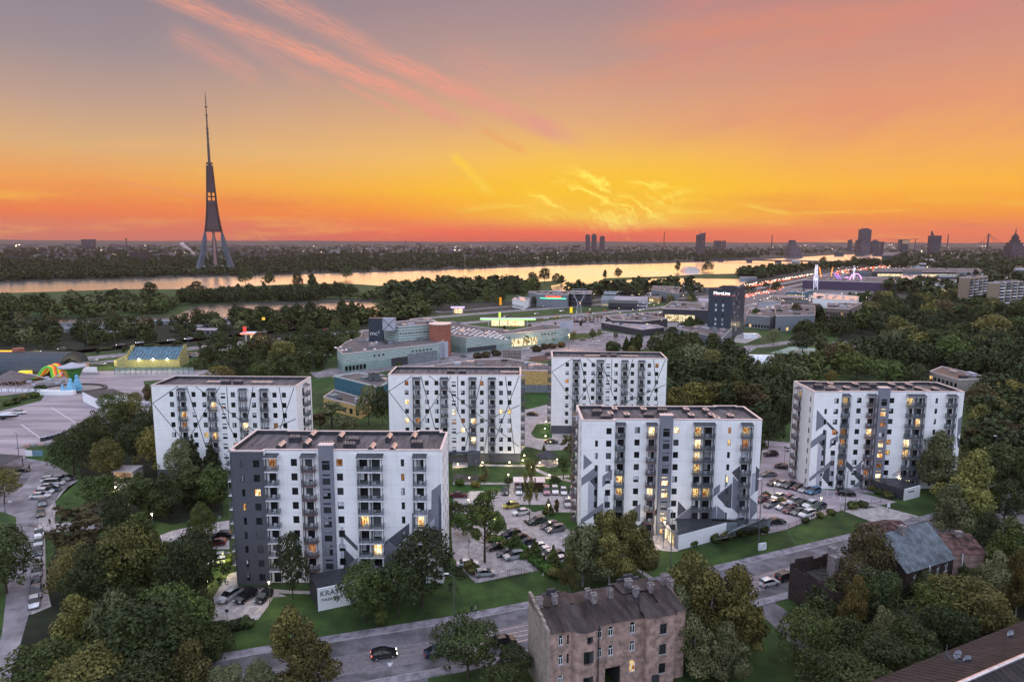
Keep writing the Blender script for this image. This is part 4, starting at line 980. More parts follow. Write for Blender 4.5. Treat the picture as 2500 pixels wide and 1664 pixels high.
for i in range(9):
 c=Vector((-i*5.5,0,i*4.2+random.uniform(-2,2)));r=3.2+i*.6
 bm=bmesh.new();bmesh.ops.create_icosphere(bm,subdivisions=2,radius=r)
 k=len(b.v);b.v+=[tuple(v.co*random.uniform(.8,1.15)+c)for v in bm.verts];b.f+=[tuple(k+v.index for v in f.verts)for f in bm.faces];b.mi+=[0]*len(bm.faces);bm.free()
b.build('smoke',mat('smoke_puffs',(.75,.6,.58),1,alpha=.55),T)
# ---- rail bridge over the river
T=thing('river_bridge','long flat bridge on stone piers crossing the bright river at the right','bridge',(0,0,0))
A=at(1690,637);Bq=at(2060,640);Bq=at(2040,645)
b=MB();d=(Bq-A);nn=Vector((-d.y,d.x,0)).normalized()*5
b.quad([(A-nn+Vector((0,0,9)))[:],(Bq-nn+Vector((0,0,9)))[:],(Bq+nn+Vector((0,0,9)))[:],(A+nn+Vector((0,0,9)))[:]]);b.quad([(A-nn+Vector((0,0,5)))[:],(Bq-nn+Vector((0,0,5)))[:],(Bq-nn+Vector((0,0,9)))[:],(A-nn+Vector((0,0,9)))[:]])
b.build('deck','dark',T)
for t in(.03,.22,.43,.63,.85):
 q=A.lerp(Bq,t);b=MB();b.box((q.x-7,q.y-7,0),(q.x+7,q.y+7,5));b.build('pier','dark',T)
for u in(2048,2099,2142):
 q=at(u,625);T2=thing('bridge_pier','square stone pier standing in the far arm of the river','bridge pier',(q.x,q.y,0),0,'piers in the far arm of the river');b=MB();b.box((-16,-12,0),(16,12,13));b.box((-19,-14,13),(19,14,15));b.build('pier_block','dark',T2)
gb=lambda z,n_=7,z0=2.6:[(z0+(z-.8-z0)*i/n_,z0+(z-.8-z0)*(i+.42)/n_,'greenl')for i in range(n_)]
mall1,base,rz,fp=hall('shopping_hall','low green and grey striped hall with a wedge shaped end, nearest in the retail park','shopping hall',[(836,863),(1071,837),(1091,826),(1030,812),(945,803),(885,806),(880,822),(846,833),(823,850),(838,863)][:-1],9.5,'green',bands=gb(9.5,6,4.2))
b=MB();L=Vector(fp[1]).length;b.box((L*.48,-.3,0),(L*.65,-.02,4.3));b.build('loading_bay','dark',mall1);b=MB();b.box((L*.65,-.25,0),(L*.98,-.02,5.5));b.build('grey_panel','greend',mall1)
b=MB();[b.box((L*(.02+.035*i),-.2,.6),(L*(.045+.035*i),-.05,3.0))for i in range(6)];b.build('shop_window','glass',mall1)
b=MB();[b.box((L*t,-.35,6.2),(L*t+.9,-.16,7.2))for t in(.3,.345,.39,.7,.74,.78,.82,.86,.9)];b.build('small_windows','glass',mall1)
def domes(T,spots,z,r=.9):
 for x,y in spots:
  b=MB();b.tube((x,y,z),(x,y,z+.35),r,r*.75,n=8);b.tube((x,y,z+.35),(x,y,z+.6),r*.75,r*.2,n=8);b.build('skylight','cap',T)
domes(mall1,[(L*t,s_)for t,s_ in((.1,12),(.14,12),(.12,22),(.17,22),(.28,7),(.52,25),(.58,26),(.36,5),(.8,38),(.86,39),(.45,42))],9.0)
for t,s_ in((.13,7),(.33,6),(.7,17)):b=MB();b.box((L*t-.9,s_-.7,9),(L*t+.9,s_+.7,10.6));b.box((L*t-1,s_-.8,10.6),(L*t+1,s_+.8,10.75));b.build('roof_unit','greend',mall1)
mall2,base,rz,fp=hall('shopping_hall','three storey green shop building between the blue sign tower and the brick stair tower','shopping hall',[(974,796),(1066,789),(1060,783),(1000,781),(921,788)],17.5,'green',bands=gb(17.5,5,9),winrows=((12.2,13.4),(6.5,7.6)),nwin=14)
T=thing('sign_tower','dark blue sign tower with white lettering and a cross braced frame','sign tower',at(921,776,22).xy.to_3d());b=MB();b.box((-4.6,-1.5,0),(3.0,3,22));b.build('panel','navy',T)
put_text('mc²',3.6,T,(-4.0,-1.62,12.5),0,'white');b=MB();b.box((3.0,-1.2,15),(10,2.4,22));b.build('frame_box','grayl',T)
b=MB();b.tube((3,-1.4,15),(10,-1.4,22),.12,n=4);b.tube((3,-1.4,22),(10,-1.4,15),.12,n=4);b.build('cross_brace','dark',T)
T=thing('stair_tower','tall brick red cylindrical tower in the middle of the green shopping centre','tower',at(1074,786,19).xy.to_3d());b=MB();b.tube((0,0,0),(0,0,18.0),6.2,n=24);b.build('wall','redb',T);b=MB();b.tube((0,0,18.0),(0,0,18.4),6.5,6.5,n=24);b.build('parapet','cap',T)
hall('shopping_hall','low rear wing with a peaked roof edge behind the three storey green building','shopping hall',[(1000,784),(1062,782),(1040,774),(1001,778)],17,'green')
mall3,base,rz,fp=hall('shopping_hall','long green striped hall with rows of round skylights and a lit shop window','shopping hall',[(1138,823),(1372,801),(1392,795),(1330,790),(1250,806),(1150,794),(1105,784),(1082,786),(1074,812)],9.5,'green',bands=gb(9.5,6,3.6))
L=Vector(fp[1]).length;b=MB();b.box((L*.45,-.35,1),(L*.72,-.16,5.6));b.build('lit_shop_window','litshop',mall3);b=MB();[b.box((L*t,-.2,.6),(L*t+2.6,-.05,3.2))for t in[.01+.035*i for i in range(8)]];b.build('shop_window','glass',mall3)
b=MB();[b.box((L*t,-.35,6.4),(L*t+.9,-.16,7.3))for t in(.36,.39,.42,.77,.8,.84,.88,.91)];b.build('small_windows','glass',mall3)
inv=Matrix.Rotation(-rz,3,'Z');sp=[]
for i in range(11):
 for j in range(5):
  u=1092+i*12.5+j*7-10;v=796+i*1.4+j*4.4
  if u<1240:q=inv@(at(u,v,9)-base);sp.append((q.x,q.y))
domes(mall3,sp,9.0,1.1)
T=thing('corner_sign_frame','white folded lattice sign standing on the right corner of the long green hall','sign frame',at(1381,800,9).xy.to_3d());b=MB()
for q in range(3):b.quad([(-4+q*3,0+(q%2)*1.5,8),(-1+q*3,1.5-(q%2)*1.5,8),(-1+q*3,1.5-(q%2)*1.5,13.5),(-4+q*3,(q%2)*1.5,13.5)])
b.build('panels','grayl',T)
T=thing('corner_sign_frame','white folded lattice sign on the right corner of the low wedge ended hall','sign frame',at(1083,838,9).xy.to_3d());b=MB()
for q in range(3):b.quad([(-2.4+q*1.6,0+(q%2)*1.5,1),(-.8+q*1.6,1.5-(q%2)*1.5,1),(-.8+q*1.6,1.5-(q%2)*1.5,10),(-2.4+q*1.6,(q%2)*1.5,10)])
b.build('panels','grayl',T)
# ---- blue and ochre halls behind the middle block
hall('warehouse','windowless dark blue hall with pale roof edge behind the middle block','warehouse',[(816,916),(925,943),(960,925),(875,908)],9,'blue',capm='greenl')
T=thing('roof_tank','pair of grey cylindrical roof tanks on the dark blue hall','tank',at(906,926,9).xy.to_3d()+Vector((0,0,8.7)));b=MB()
for x in(0,2.4):b.tube((x,0,0),(x,0,3),1.1,n=12);b.tube((x,0,3),(x,0,3.3),1.25,n=12)
b.build('tank','steel',T)
hall('workshop','low ochre brick workshop below the dark blue hall','workshop',[(790,967),(880,990),(905,975),(816,950)],5,'yellow',roofm='roofdark',winrows=((1,3),),nwin=6)
hall('sports_hall','large ochre and grey hall with a dark roof between the two rear blocks','sports hall',[(1100,900),(1380,903),(1365,893),(1240,874),(1160,876),(1010,897)],10,'yellow',roofm='roof',bands=((0.1,3.4,'greend'),))
T=thing('billboard_frame','back of a large lattice billboard standing beside the ochre hall roof','billboard',at(1250,872,8).xy.to_3d());b=MB();b.box((-4.4,0,4),(4.4,.5,11.5));b.build('panel',mat('weathered_board',(.32,.28,.26),.8,var=.2),T);b=MB()
for i in range(7):b.box((-4.4+i*1.45-.06,-.3,4),(-4.4+i*1.45+.06,-.05,11.5))
for j in range(6):b.box((-4.4,-.5,4+j*1.48-.06),(4.4,-.3,4+j*1.48+.06))
for x in(-4,4):b.tube((x,0,0),(x,0,4),.25,n=6)
b.build('lattice','steel',T)
# ---- hotel
hot,base,rz,fp=hall('hotel_tower','dark navy hotel slab with a lit red and white roof sign','hotel',[(1731,704),(1788,706),(1820,700),(1775,698)],33,'navy',winrows=(),capm='dark')
L=Vector(fp[1]).length
put_text('MoreLine',2.8,hot,(3.2,-.12,29.2),0,glow('sign_white',(1,.95,.95),3),.08);b=MB();b.box((3.0,-.2,28.4),(3.0+15.5,-.05,28.75));b.build('red_sign_bar',glow('sign_red',(1,.25,.3),.5),hot)
for cx in(L*.34,L*.64):
 for j in range(7):b=MB();b.box((cx-.6,-.1,5+j*3.2),(cx+.6,.02,6.8+j*3.2));b.build('window','curtain' if j%3 else 'glass',hot)
sd=Vector(fp[2])-Vector(fp[1]);Ls=sd.length;sd.normalize()
for j in range(9):
 for i in range(6):
  p0=Vector(fp[1])+sd*(Ls*(.08+.09*i));b=MB();nx_=Vector((sd.y,-sd.x))*.08;q=p0+sd*.9
  b.quad([(*(p0+nx_),3.5+j*3.1),(*(q+nx_),3.5+j*3.1),(*(q+nx_),5.2+j*3.1),(*(p0+nx_),5.2+j*3.1)]);b.build('side_window',random.choice(('glass','curtain','curtain','glass')),hot)
b=MB();b.box((L*.5,3,32.8),(L*1.1,8,35));b.build('roof_plant','dark',hot)
hall('hotel_annex','low dark flat roofed annex at the foot of the navy hotel','annex',[(1633,795),(1762,825),(1789,797),(1720,793)],7,'greend',capm='cap')
# ---- assorted commercial buildings
def shop(label,corners,z,wm='greend',rm='roof',lit=0,cap='cap',nw=0,name='commercial_building',cat='commercial building',wr=((1,3.2),)):
 T,base,rz,fp=hall(name,label,cat,corners,z,wm,rm,capm=cap,winrows=wr if nw else(),nwin=nw)
 if lit:L=Vector(fp[1]).length;b=MB();b.box((L*.05,-.16,.8),(L*.05+L*lit,-.05,z*.55));b.build('lit_shop_front','litshop',T)
 return T,base,rz,fp
c3,bs,rz3,fp3=shop('dark grey boxy store with a red and green neon sign by the river',[(1310,716),(1386,718),(1394,711),(1345,709),(1290,711)],13,'greend',nw=0)
L=Vector(fp3[1]).length;b=MB();b.box((L*.12,-.3,8.2),(L*.95,-.1,8.8));b.build('green_neon',glow('neon_green',(.1,1,.45),3),c3);put_text('PROMENADE',2.6,c3,(L*.3,-.2,9.3),0,glow('neon_red',(1,.08,.03),4),.1)
shop('dark glazed corner building right of the neon signed store',[(1394,716),(1444,716),(1446,709),(1398,709)],13,'dark',nw=10,wr=((2,4),(6,8),(10,12)))
shop('white old house with pale sheet roof beside the river trees',[(1250,730),(1280,735),(1295,727),(1262,722)],8,'white','metal',nw=6)
shop('long low store with a flat lilac roof next to the parking rows',[(1568,803),(1622,797),(1560,786),(1468,785)],5,'dark','plaza',name='carport',cat='carport')
shop('dark flat car showroom with rooflights left of the hotel',[(1495,780),(1570,783),(1630,776),(1560,765),(1480,770)],7,'dark',nw=6)
shop('glazed showroom with a lit green corner left of the hotel',[(1618,752),(1740,756),(1740,740),(1640,735)],11,'dark',lit=.6)
shop('flat roofed showroom at the highway junction',[(1590,706),(1655,716),(1660,700),(1595,697)],11,'greend',lit=.1,nw=8)
shop('dark low store behind the island trees with yellow frontage',[(1575,722),(1612,726),(1620,717),(1582,714)],6,'yellow',lit=.5)
shop('bluish warehouse with long flat roof right of the hotel',[(1822,768),(1880,772),(1960,760),(1830,750)],10,'greend',nw=8)
shop('pale grey hall right of the hotel behind a row of trees',[(1895,770),(1990,768),(1990,745),(1890,742)],12,'greend',lit=0,nw=5)
shop('large white tent roofed hall with a floodlit end in front of the fair',[(1985,728),(2090,734),(2098,722),(1986,715)],9,'white','metal')
shop('turquoise lit store front left of the white hall',[(1920,711),(1962,713),(1985,707),(1925,705)],7,'blue',lit=.9)
shop('brown brick flats half hidden by trees right of the fair',[(2018,750),(2075,753),(2105,738),(2020,738)],17,mat('brown_brick',(.17,.13,.115),.9,var=.2),nw=8,wr=((3,4.6),(6,7.6),(9,10.6),(12,13.6)),name='apartment_building',cat='apartment building')
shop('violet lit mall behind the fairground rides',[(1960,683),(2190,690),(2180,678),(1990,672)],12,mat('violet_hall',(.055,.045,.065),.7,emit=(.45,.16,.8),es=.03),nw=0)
shop('long bright shopping street front with red and white shop windows',[(2130,662),(2400,664),(2390,655),(2140,654)],10,'dark',lit=.86)
shop('white flat hall right of the fair with a long lit strip',[(2238,690),(2325,694),(2336,682),(2235,680)],11,'white',lit=.95)
shop('grey gabled warehouse behind the white hall at the right',[(2200,680),(2270,682),(2272,671),(2200,671)],12,'grayl','metal')
shop('dark office block on the river bank beside the bridge end',[(2153,623),(2178,623),(2200,616),(2160,616)],22,'dark',nw=4,wr=((8,10),(14,16)))
for c_,lab in(([(2342,676),(2368,677),(2412,673),(2380,671)],'yellow brick tower flats with white balconies, left one of the pair at the right edge'),([(2412,689),(2440,690),(2502,687),(2470,683)],'yellow brick tower flats with a white top storey at the right edge')):
 Tq,bq,rq,fq=shop(lab,c_,30 if c_[0][0]<2400 else 28,mat('buff_brick',(.26,.205,.15),.9,var=.12),name='tower_flats',cat='tower flats')
 sd=Vector(fq[2])-Vector(fq[1]);Ls=sd.length;sd.normalize();nx_=Vector((sd.y,-sd.x))
 for j in range(9):
  for i in range(4):
   p0=Vector(fq[1])+sd*(Ls*(.04+.25*i));q=p0+sd*Ls*.17;z=3+j*2.8
   b=MB();a0,a1=p0+nx_*1.0,q+nx_*1.0
   b.quad([(*a0,z),(*a1,z),(*a1,z+1.1),(*a0,z+1.1)],0);b.quad([(*p0,z),(*a0,z),(*a0,z+1.1),(*p0,z+1.1)],0);b.quad([(*a1,z),(*q,z),(*q,z+1.1),(*a1,z+1.1)],0);b.quad([(*p0,z),(*q,z),(*a1,z),(*a0,z)],0)
   b.quad([(*(p0+nx_*.05),z+1.1),(*(q+nx_*.05),z+1.1),(*(q+nx_*.05),z+2.3),(*(p0+nx_*.05),z+2.3)],1)
   b.build('balcony',[random.choice((m['grayl'],m['balwhite'],m['greend'])),'glass'],Tq)
shop('dark rubble topped brick block beside trees at the far right behind block',[(2270,905),(2340,925),(2425,922),(2300,893)][::1],9,mat('buff_wall',(.30,.27,.24),.9),'roofdark',nw=7,wr=((2,3.6),(5.4,7)),name='workshop_building',cat='workshop building')
# marina hangar on the spit
T=thing('boat_hangar','white arched hangar on the wooded spit in the river','hangar',at(1690,665).xy.to_3d());b=MB()
for i in range(12):
 a,c=pi*i/12,pi*(i+1)/12;b.quad([(16*cos(a),0,12*sin(a)),(16*cos(c),0,12*sin(c)),(16*cos(c),40,12*sin(c)),(16*cos(a),40,12*sin(a))][::-1])
b.quad([(16*cos(pi*i/12),.2,12*sin(pi*i/12))for i in range(13)]);b.build('shell','metal',T)
# garages by the pond
random.seed(5)
for i,(u,v,n_)in enumerate(((105,800,6),(150,812,8),(190,822,7),(215,803,5),(370,792,6),(420,806,6),(500,800,5),(520,788,5),(640,792,4),(280,800,4),(0,808,5),(465,815,5))):
 p=at(u,v);T=thing('garage_row','long low garage row with a pale sheet roof among the pond trees','garages',p,random.uniform(-.1,.25),'garage rows by the pond');b=MB();b.box((0,0,0),(n_*3.4,6,2.6));b.build('wall','concrete',T)
 b=MB();k=0;b.v+=[(-.3,-.3,2.6),(n_*3.4+.3,-.3,2.6),(n_*3.4+.3,6.3,3.3),(-.3,6.3,3.3)];b.f+=[(0,1,2,3)];b.mi+=[0];b.build('roof',random.choice((m['greend'],m['plaza'],m['steel'])),T)
 for q in range(n_):b=MB();b.box((q*3.4+.4,-.08,0),(q*3.4+3.0,-.01,2.2));b.build('garage_door',random.choice(('greend','dark','grayl')),T)
# ================================================================ FOREGROUND OLD HOUSES
def old_window(T,x,y,z,w,h,rz=0,kind='glass',frame='wframe',O=None,sill=True):
 k=('old',round(w,2),round(h,2),frame)
 if k not in _wm:
  b=MB();t=.09
  b.box((0,-.03,0),(w,.06,t));b.box((0,-.03,h-t),(w,.06,h));b.box((0,-.03,t),(t,.06,h-t));b.box((w-t,-.03,t),(w,.06,h-t))
  b.box((w/2-t/2,-.028,t),(w/2+t/2,.05,h*.66));b.box((t,-.025,h*.66),(w-t,.05,h*.66+t*.8))
  g=MB();g.box((.05,.0,.05),(w-.05,.02,h-.05));s_=MB();s_.box((-.15,-.16,-.14),(w+.15,-.02,-.02))
  _wm[k]=(b.mesh('window',[frame]),g,s_.mesh('sill',['concrete']),{})
 f,g,s_,d=_wm[k]
 if kind not in d:d[kind]=g.mesh('pane',[kind])
 o=link('window',f,T,O or(x,y,z),rz);link('pane',d[kind],o)
 if sill:link('sill',s_,o)
 return o
def brick_house():
 HB=11.0
 A=at(1342.6,1544,HB);Bp=at(1572,1503,HB);d=Bp-A;rz=atan2(d.y,d.x);base=Vector((A.x,A.y,0));c,s_=cos(rz),sin(rz)
 L=21.5;D=8.2
 T=thing('brick_tenement','crumbling three storey brick tenement with dark sheet roof and many chimneys, bottom centre','old house',base,rz)
 loc=lambda u,v,dp=0:to_local(u,v,base,rz,dp)
 def px(x,y,dp=0):return loc(1250+x/5.236,1380+y/5.236,dp)
 holes=[];W=[]
 def hole(xa,ya,xb,yb,kind='glass',fr='wframe',sill=True):
  x0,z1=px(xa,ya);x1,z0=px(xb,yb);z0=max(z0,.3);h=(min(x0,x1),z0,max(x0,x1),z1);holes.append(h);W.append((h,kind,fr,sill))
 for a in((595,897,655,1015),(592,1143,655,1265),(588,1405,650,1530)):hole(*a)
 for a in((705,880,728,1000),(700,1125,725,1245)):hole(*a,'glass','frame')
 for a in((1092,805,1152,925),(1090,1052,1148,1170),(1232,780,1295,895),(1230,1022,1293,1145),(1510,722,1572,858),(1505,968,1568,1085)):hole(*a)
 hole(1497,1213,1572,1352,'litwarm')
 x0,z1=px(1190,1290);x1,_=px(1390,1260);holes.append((x0,0,x1,min(3.9,z1)));gate=(x0,x1,min(3.9,z1))
 w=MB();Lf=L-.0
 facade(w,(0,0),(1,0),L,0,HB,holes,0,.28)
 facade(w,(L,0),(0,1),D,0,HB,[],0);facade(w,(L,D),(-1,0),L,0,HB,[],0)
 w.quad([(0,D,0),(0,0,0),(0,0,HB),(0,D*.62,HB+1.7),(0,D,HB+1.4)],1);w.quad([(L,0,HB),(L,D,HB),(L,D*.6,HB+1.4)],0)
 w.quad([(L,D,HB),(0,D,HB),(0,D,HB+1.2),(3,D,HB+.4)],0)
 link('wall',w.mesh('wall',['brick','brickgable']),T)
 b=MB();b.box((-.35,-.05,0),(.02,D+.1,HB+.45));
 for q in range(5):b.box((-.36,D*(.18+.16*q),HB+.45),(.03,D+.1,HB+.6+.26*(q+1)))
 b.build('gable_parapet','brickgable',T)
 for(h,kind,fr,sill)in W:old_window(T,h[0],.14,h[1],h[2]-h[0],h[3]-h[1],kind=kind,frame=fr,sill=sill)
 g=MB();g.box((gate[0],.3,0),(gate[0]+.05,5,gate[2]));g.box((gate[1]-.05,.3,0),(gate[1],5,gate[2]));g.box((gate[0],5,0),(gate[1],5.1,gate[2]));g.build('passage','dark',T)
 def bay(cx,r,z1,hs,name='bay'):
  b=MB();n=10
  P=[(cx-r*cos(pi*i/n),-r*.75*sin(pi*i/n))for i in range(n+1)]
  for i in range(n):b.quad([(*P[i],0),(*P[i+1],0),(*P[i+1],z1),(*P[i],z1)])
  o=b.build(name,'brick',T)
  b=MB()
  for i in range(n):
   p,q=P[i],P[i+1];e=1.1;pp=(cx+(p[0]-cx)*e,p[1]*e);qq=(cx+(q[0]-cx)*e,q[1]*e)
   b.quad([(*pp,z1-.05),(*qq,z1-.05),(cx+(q[0]-cx)*.08,.2+q[1]*.1,z1+.75),(cx+(p[0]-cx)*.08,.2+p[1]*.1,z1+.75)])
  b.quad([(cx-r*1.1,0,z1-.05),(cx,.1,z1+.78),(cx,D*.5,z1+1.25),(cx-r*1.1,D*.2,z1+.25)][::-1]);b.quad([(cx+r*1.1,0,z1-.05),(cx,.1,z1+.78),(cx,D*.5,z1+1.25),(cx+r*1.1,D*.2,z1+.25)])
  b.build('bay_roof','oldroof',o)
  for(a0,a1,za,zb)in hs:
   for i in range(4):
    ta=a0+(a1-a0)*i/4;tb=a0+(a1-a0)*(i+1)/4;e=1.015
    f=lambda t:(cx-r*e*cos(t),-r*.75*e*sin(t))
    b=MB();b.quad([(*f(ta),za),(*f(tb),za),(*f(tb),zb),(*f(ta),zb)]);b.build('bay_window','glass',o)
   b=MB();f=lambda t,e:(cx-r*e*cos(t),-r*.75*e*sin(t))
   for i in range(6):
    ta=a0+(a1-a0)*i/6;tb=a0+(a1-a0)*(i+1)/6;b.quad([(*f(ta,1.0),za-.18),(*f(tb,1.0),za-.18),(*f(tb,1.08),za-.02),(*f(ta,1.08),za-.02)])
   b.build('bay_sill','dark',o)
 cb,zb_=px(925,800);r=(px(1085,800)[0]-px(775,800)[0])/2
 bay(cb,r,HB+.0,[(1.25,2.1,6.2,8.0),(1.25,2.1,2.3,4.1),(1.5,2.0,9.3,10.2)])
 x0=px(1690,640)[0];b=MB();b.box((x0,-1.0,0),(x0+4.6,.02,HB+.3),0,'xXyzZ');wg=b.build('projecting_bay','brick',T)
 b=MB();b.quad([(x0-.2,-1.3,HB+.25),(x0+4.8,-1.3,HB+.25),(x0+3.0,1.2,HB+.95),(x0+2.0,1.2,HB+.95)]);b.quad([(x0-.2,-1.3,HB+.25),(x0+2,1.2,HB+.95),(x0+1.2,D*.5,HB+1.25),(x0-.2,D*.1,HB+.45)]);b.quad([(x0+4.8,-1.3,HB+.25),(x0+4.8,D*.1,HB+.45),(x0+3.5,D*.5,HB+1.25),(x0+3,1.2,HB+.95)]);b.build('bay_roof','oldroof',wg)
 for z in(8.4,5.2,2.2):old_window(T,x0+2.1,-1.03,z,1.05,1.5,frame='frame')
 b=MB();b.box((x0+1.0,-1.08,0),(x0+2.2,-1.01,2.1));b.build('entrance_door','dark',wg)
 b=MB();n=8
 for i in range(n):
  xa,xb=L*i/n,L*(i+1)/n;sag=lambda x:-.10*sin(pi*x/L)+.03*sin(x*2)
  b.quad([(xa,-.35,HB-.05),(xb,-.35,HB-.05),(xb,D*.6,HB+.9+sag(xb)),(xa,D*.6,HB+.9+sag(xa))]);b.quad([(xa,D*.6,HB+.9+sag(xa)),(xb,D*.6,HB+.9+sag(xb)),(xb,D+.2,HB+.45),(xa,D+.2,HB+.45)])
 rf=b.build('roof','oldroof',T)
 b=MB()
 for i in range(34):x=.3+i*(L-.6)/33;b.quad([(x,-.36,HB-.02),(x+.06,-.36,HB-.02),(x+.06,D*.6,HB+.97-.10*sin(pi*x/L)),(x,D*.6,HB+.97-.10*sin(pi*x/L))])
 b.build('roof_seams','oldroof',rf)
 for i,(cx,cy,cz,w_)in enumerate(((350,420,13.2,1.3),(545,380,14.6,1.0),(972,310,15.6,1.0),(1048,365,14.8,1.1),(1255,305,15.3,.9),(1490,185,16.2,1.5),(1585,285,15.2,1.1),(1775,235,15.8,1.1),(1955,120,16.2,1.6),(2025,185,15.6,1.1))):
  w_*=.66;cz=HB+2.5;hh=w_*.5+.8
  for _ in range(8):p=at(1250+cx/5.236,1380+cy/5.236,cz)-base;lx=p.x*c+p.y*s_;ly=min(max(-p.x*s_+p.y*c,.6),D-.2);cz=HB+min(.9,.9*ly/(D*.6))+hh
  z0=HB+.2
  b=MB();b.box((lx-w_/2,ly-.42,z0),(lx+w_/2,ly+.42,cz),0);b.box((lx-w_/2-.08,ly-.5,cz),(lx+w_/2+.08,ly+.5,cz+.14),0)
  for q in(-.25,.25):b.box((lx+q*w_-.13,ly-.2,cz+.14),(lx+q*w_+.13,ly+.2,cz+.16),1)
  b.build('chimney',['chimney','dark'],T)
 for gx,gz,gw in((3.4,HB+1.6,4.6),(16.4,HB+2.0,5.6)):
  b=MB();b.quad([(gx-gw/2,D*.6,HB+1.0),(gx,D*.6,gz-.9),(gx,D+.3,gz-.9),(gx-gw/2,D+.3,HB+.95)]);b.quad([(gx+gw/2,D*.6,HB+1.0),(gx+gw/2,D+.3,HB+.95),(gx,D+.3,gz-.9),(gx,D*.6,gz-.9)]);rr=b.build('rear_roof','oldroof',T)
  b=MB()
  for q,zq in((gw/2+.6,-1.3),(gw/3,-.7),(gw/7,-.1)):b.box((gx-q,D+.3+(q*.001),0),(gx+q,D+.75+(q*.001),gz+zq))
  b.build('stepped_gable','dark',T)
 b=MB();b.tube((6.9+.5,-.2,0),(6.9+.5,-.2,HB),.08);b.tube((16.6+.4,-.2,0),(16.6+.4,-.2,HB),.08);b.tube((13.4,3.3,HB+.8),(13.4,3.3,HB+3.2),.13)
 b.build('downpipes','dark',T)
brick_house()
def burnt_house():
 A=at(1929,1375,6.8);Bq=at(2034,1445,6.2);base=Vector((A.x,A.y,0));Bq.z=0;d=Bq-base;rz=atan2(d.y,d.x);L=d.length
 T=thing('burnt_house','roofless charred wooden house with blackened walls and bare chimneys','ruined house',base,rz)
 D=11;w=MB()
 hs=[(L-5.6,3.6,L-4.7,5.0),(L-2.4,3.4,L-1.4,5.1),(L-2.4,.6,L-1.4,2.2)]
 facade(w,(0,0),(1,0),L,0,6.2,hs,0,.2);facade(w,(L,0),(0,1),D,0,6.0,[(2,3.4,3,5)],0);facade(w,(L,D),(-1,0),L,0,5.4,[],0);facade(w,(0,D),(0,-1),D,0,6.6,[],0)
 random.seed(4)
 for i in range(14):x=i*L/14;w.box((x,-.02,6.1),(x+L/14*.9,.15,6.2+random.random()*.9))
 for i in range(10):y=i*D/10;w.box((-.02,y,6.5),(.15,y+D/10*.9,6.6+random.random()*1.0))
 link('wall',w.mesh('wall',['wood']),T)
 old_window(T,L-2.4,.1,3.4,1.0,1.7);old_window(T,L-5.6,.1,3.6,.9,1.4,frame='frame')
 f=MB();f.quad([(0.1,.1,4.6),(L-.1,.1,4.6),(L-.1,D-.1,4.6),(.1,D-.1,4.6)]);f.build('collapsed_floor',mat('ash_floor',(.03,.03,.028),.95,var=.6,scale=1.5,col2=(.09,.085,.075),bump=1),T)
 b=MB()
 for i in range(26):
  x,y=random.uniform(.5,L-.5),random.uniform(.5,D-.5);a=random.uniform(0,pi);l=random.uniform(1.5,4);b.tube((x,y,4.7+random.random()),(min(L,max(0,x+cos(a)*l)),min(D,max(0,y+sin(a)*l)),4.8+random.random()*1.6),.09,n=4)
 b.build('charred_beams','wood',T)
 for x,y,z in((3.4,6.4,10.2),(5.0,5.2,9.4),(3.9,8,8.6)):
  b=MB();b.box((x-.6,y-.45,3.5),(x+.6,y+.45,z),0);b.box((x-.7,y-.55,z),(x+.7,y+.55,z+.2),0);b.build('chimney','chimney',T)
 b=MB();
 for i in range(7):
  x,y=5+random.random()*3,7+random.random()*3;b.quad([(x,y,6+random.random()*2),(x+2,y+.3,6.2+random.random()*2),(x+1.8,y+1.8,6.4+random.random()*2),(x-.2,y+1.4,6+random.random()*2)])
 b.build('crumpled_roof_sheet','metal',T)
burnt_house()
def gable_house(name,label,e0,e1,z,D,rise,wallm,roofm,wins=(),L=None,chim=(),seams=0,group=None):
 A=at(*e0,z);Bq=at(*e1,z);base=Vector((A.x,A.y,0));d=Bq-A;rz=atan2(d.y,d.x);L=L or d.length
 T=thing(name,label,'old house',base,rz,group);w=MB();hs=[(x,zz,x+ww,zz+h)for x,zz,ww,h,k in wins]
 facade(w,(0,0),(1,0),L,0,z,hs,0,.2);facade(w,(L,0),(0,1),D,0,z,[],0);facade(w,(L,D),(-1,0),L,0,z,[],0);facade(w,(0,D),(0,-1),D,0,z,[],0)
 w.quad([(L,0,z),(L,D,z),(L,D/2,z+rise)]);w.quad([(0,D,z),(0,0,z),(0,D/2,z+rise)]);link('wall',w.mesh('wall',[wallm]),T)
 b=MB();o=.35;dz=rise*o/(D/2)
 b.quad([(-o,-o,z-dz+.03),(L+o,-o,z-dz+.03),(L+o,D/2,z+rise+.06),(-o,D/2,z+rise+.06)]);b.quad([(L+o,D+o,z-dz+.03),(-o,D+o,z-dz+.03),(-o,D/2,z+rise+.06),(L+o,D/2,z+rise+.06)]);rf=b.build('roof',roofm,T)
 if seams:
  b=MB()
  for i in range(seams):x=-.2+i*(L+.4)/(seams-1);b.quad([(x,-o,z-dz+.10),(x+.15,-o,z-dz+.10),(x+.15,D/2,z+rise+.13),(x,D/2,z+rise+.13)]);b.quad([(x,-o,z-dz+.03),(x,-o,z-dz+.10),(x,D/2,z+rise+.13),(x,D/2,z+rise+.06)])
  b.build('roof_seams','steel' if roofm=='blueroof' else roofm,rf)
 for x,zz,ww,h,k in wins:old_window(T,x,.1,zz,ww,h,kind=k)
 for x,y,h in chim:b=MB();b.box((x-.6,y-.45,z),(x+.6,y+.45,z+rise+h));b.box((x-.68,y-.53,z+rise+h),(x+.68,y+.53,z+rise+h+.15));b.build('chimney','chimney',T)
 b=MB();b.tube((L*.45,-.35,0),(L*.45,-.35,z),.09);b.build('downpipe','wframe',T)
 return T
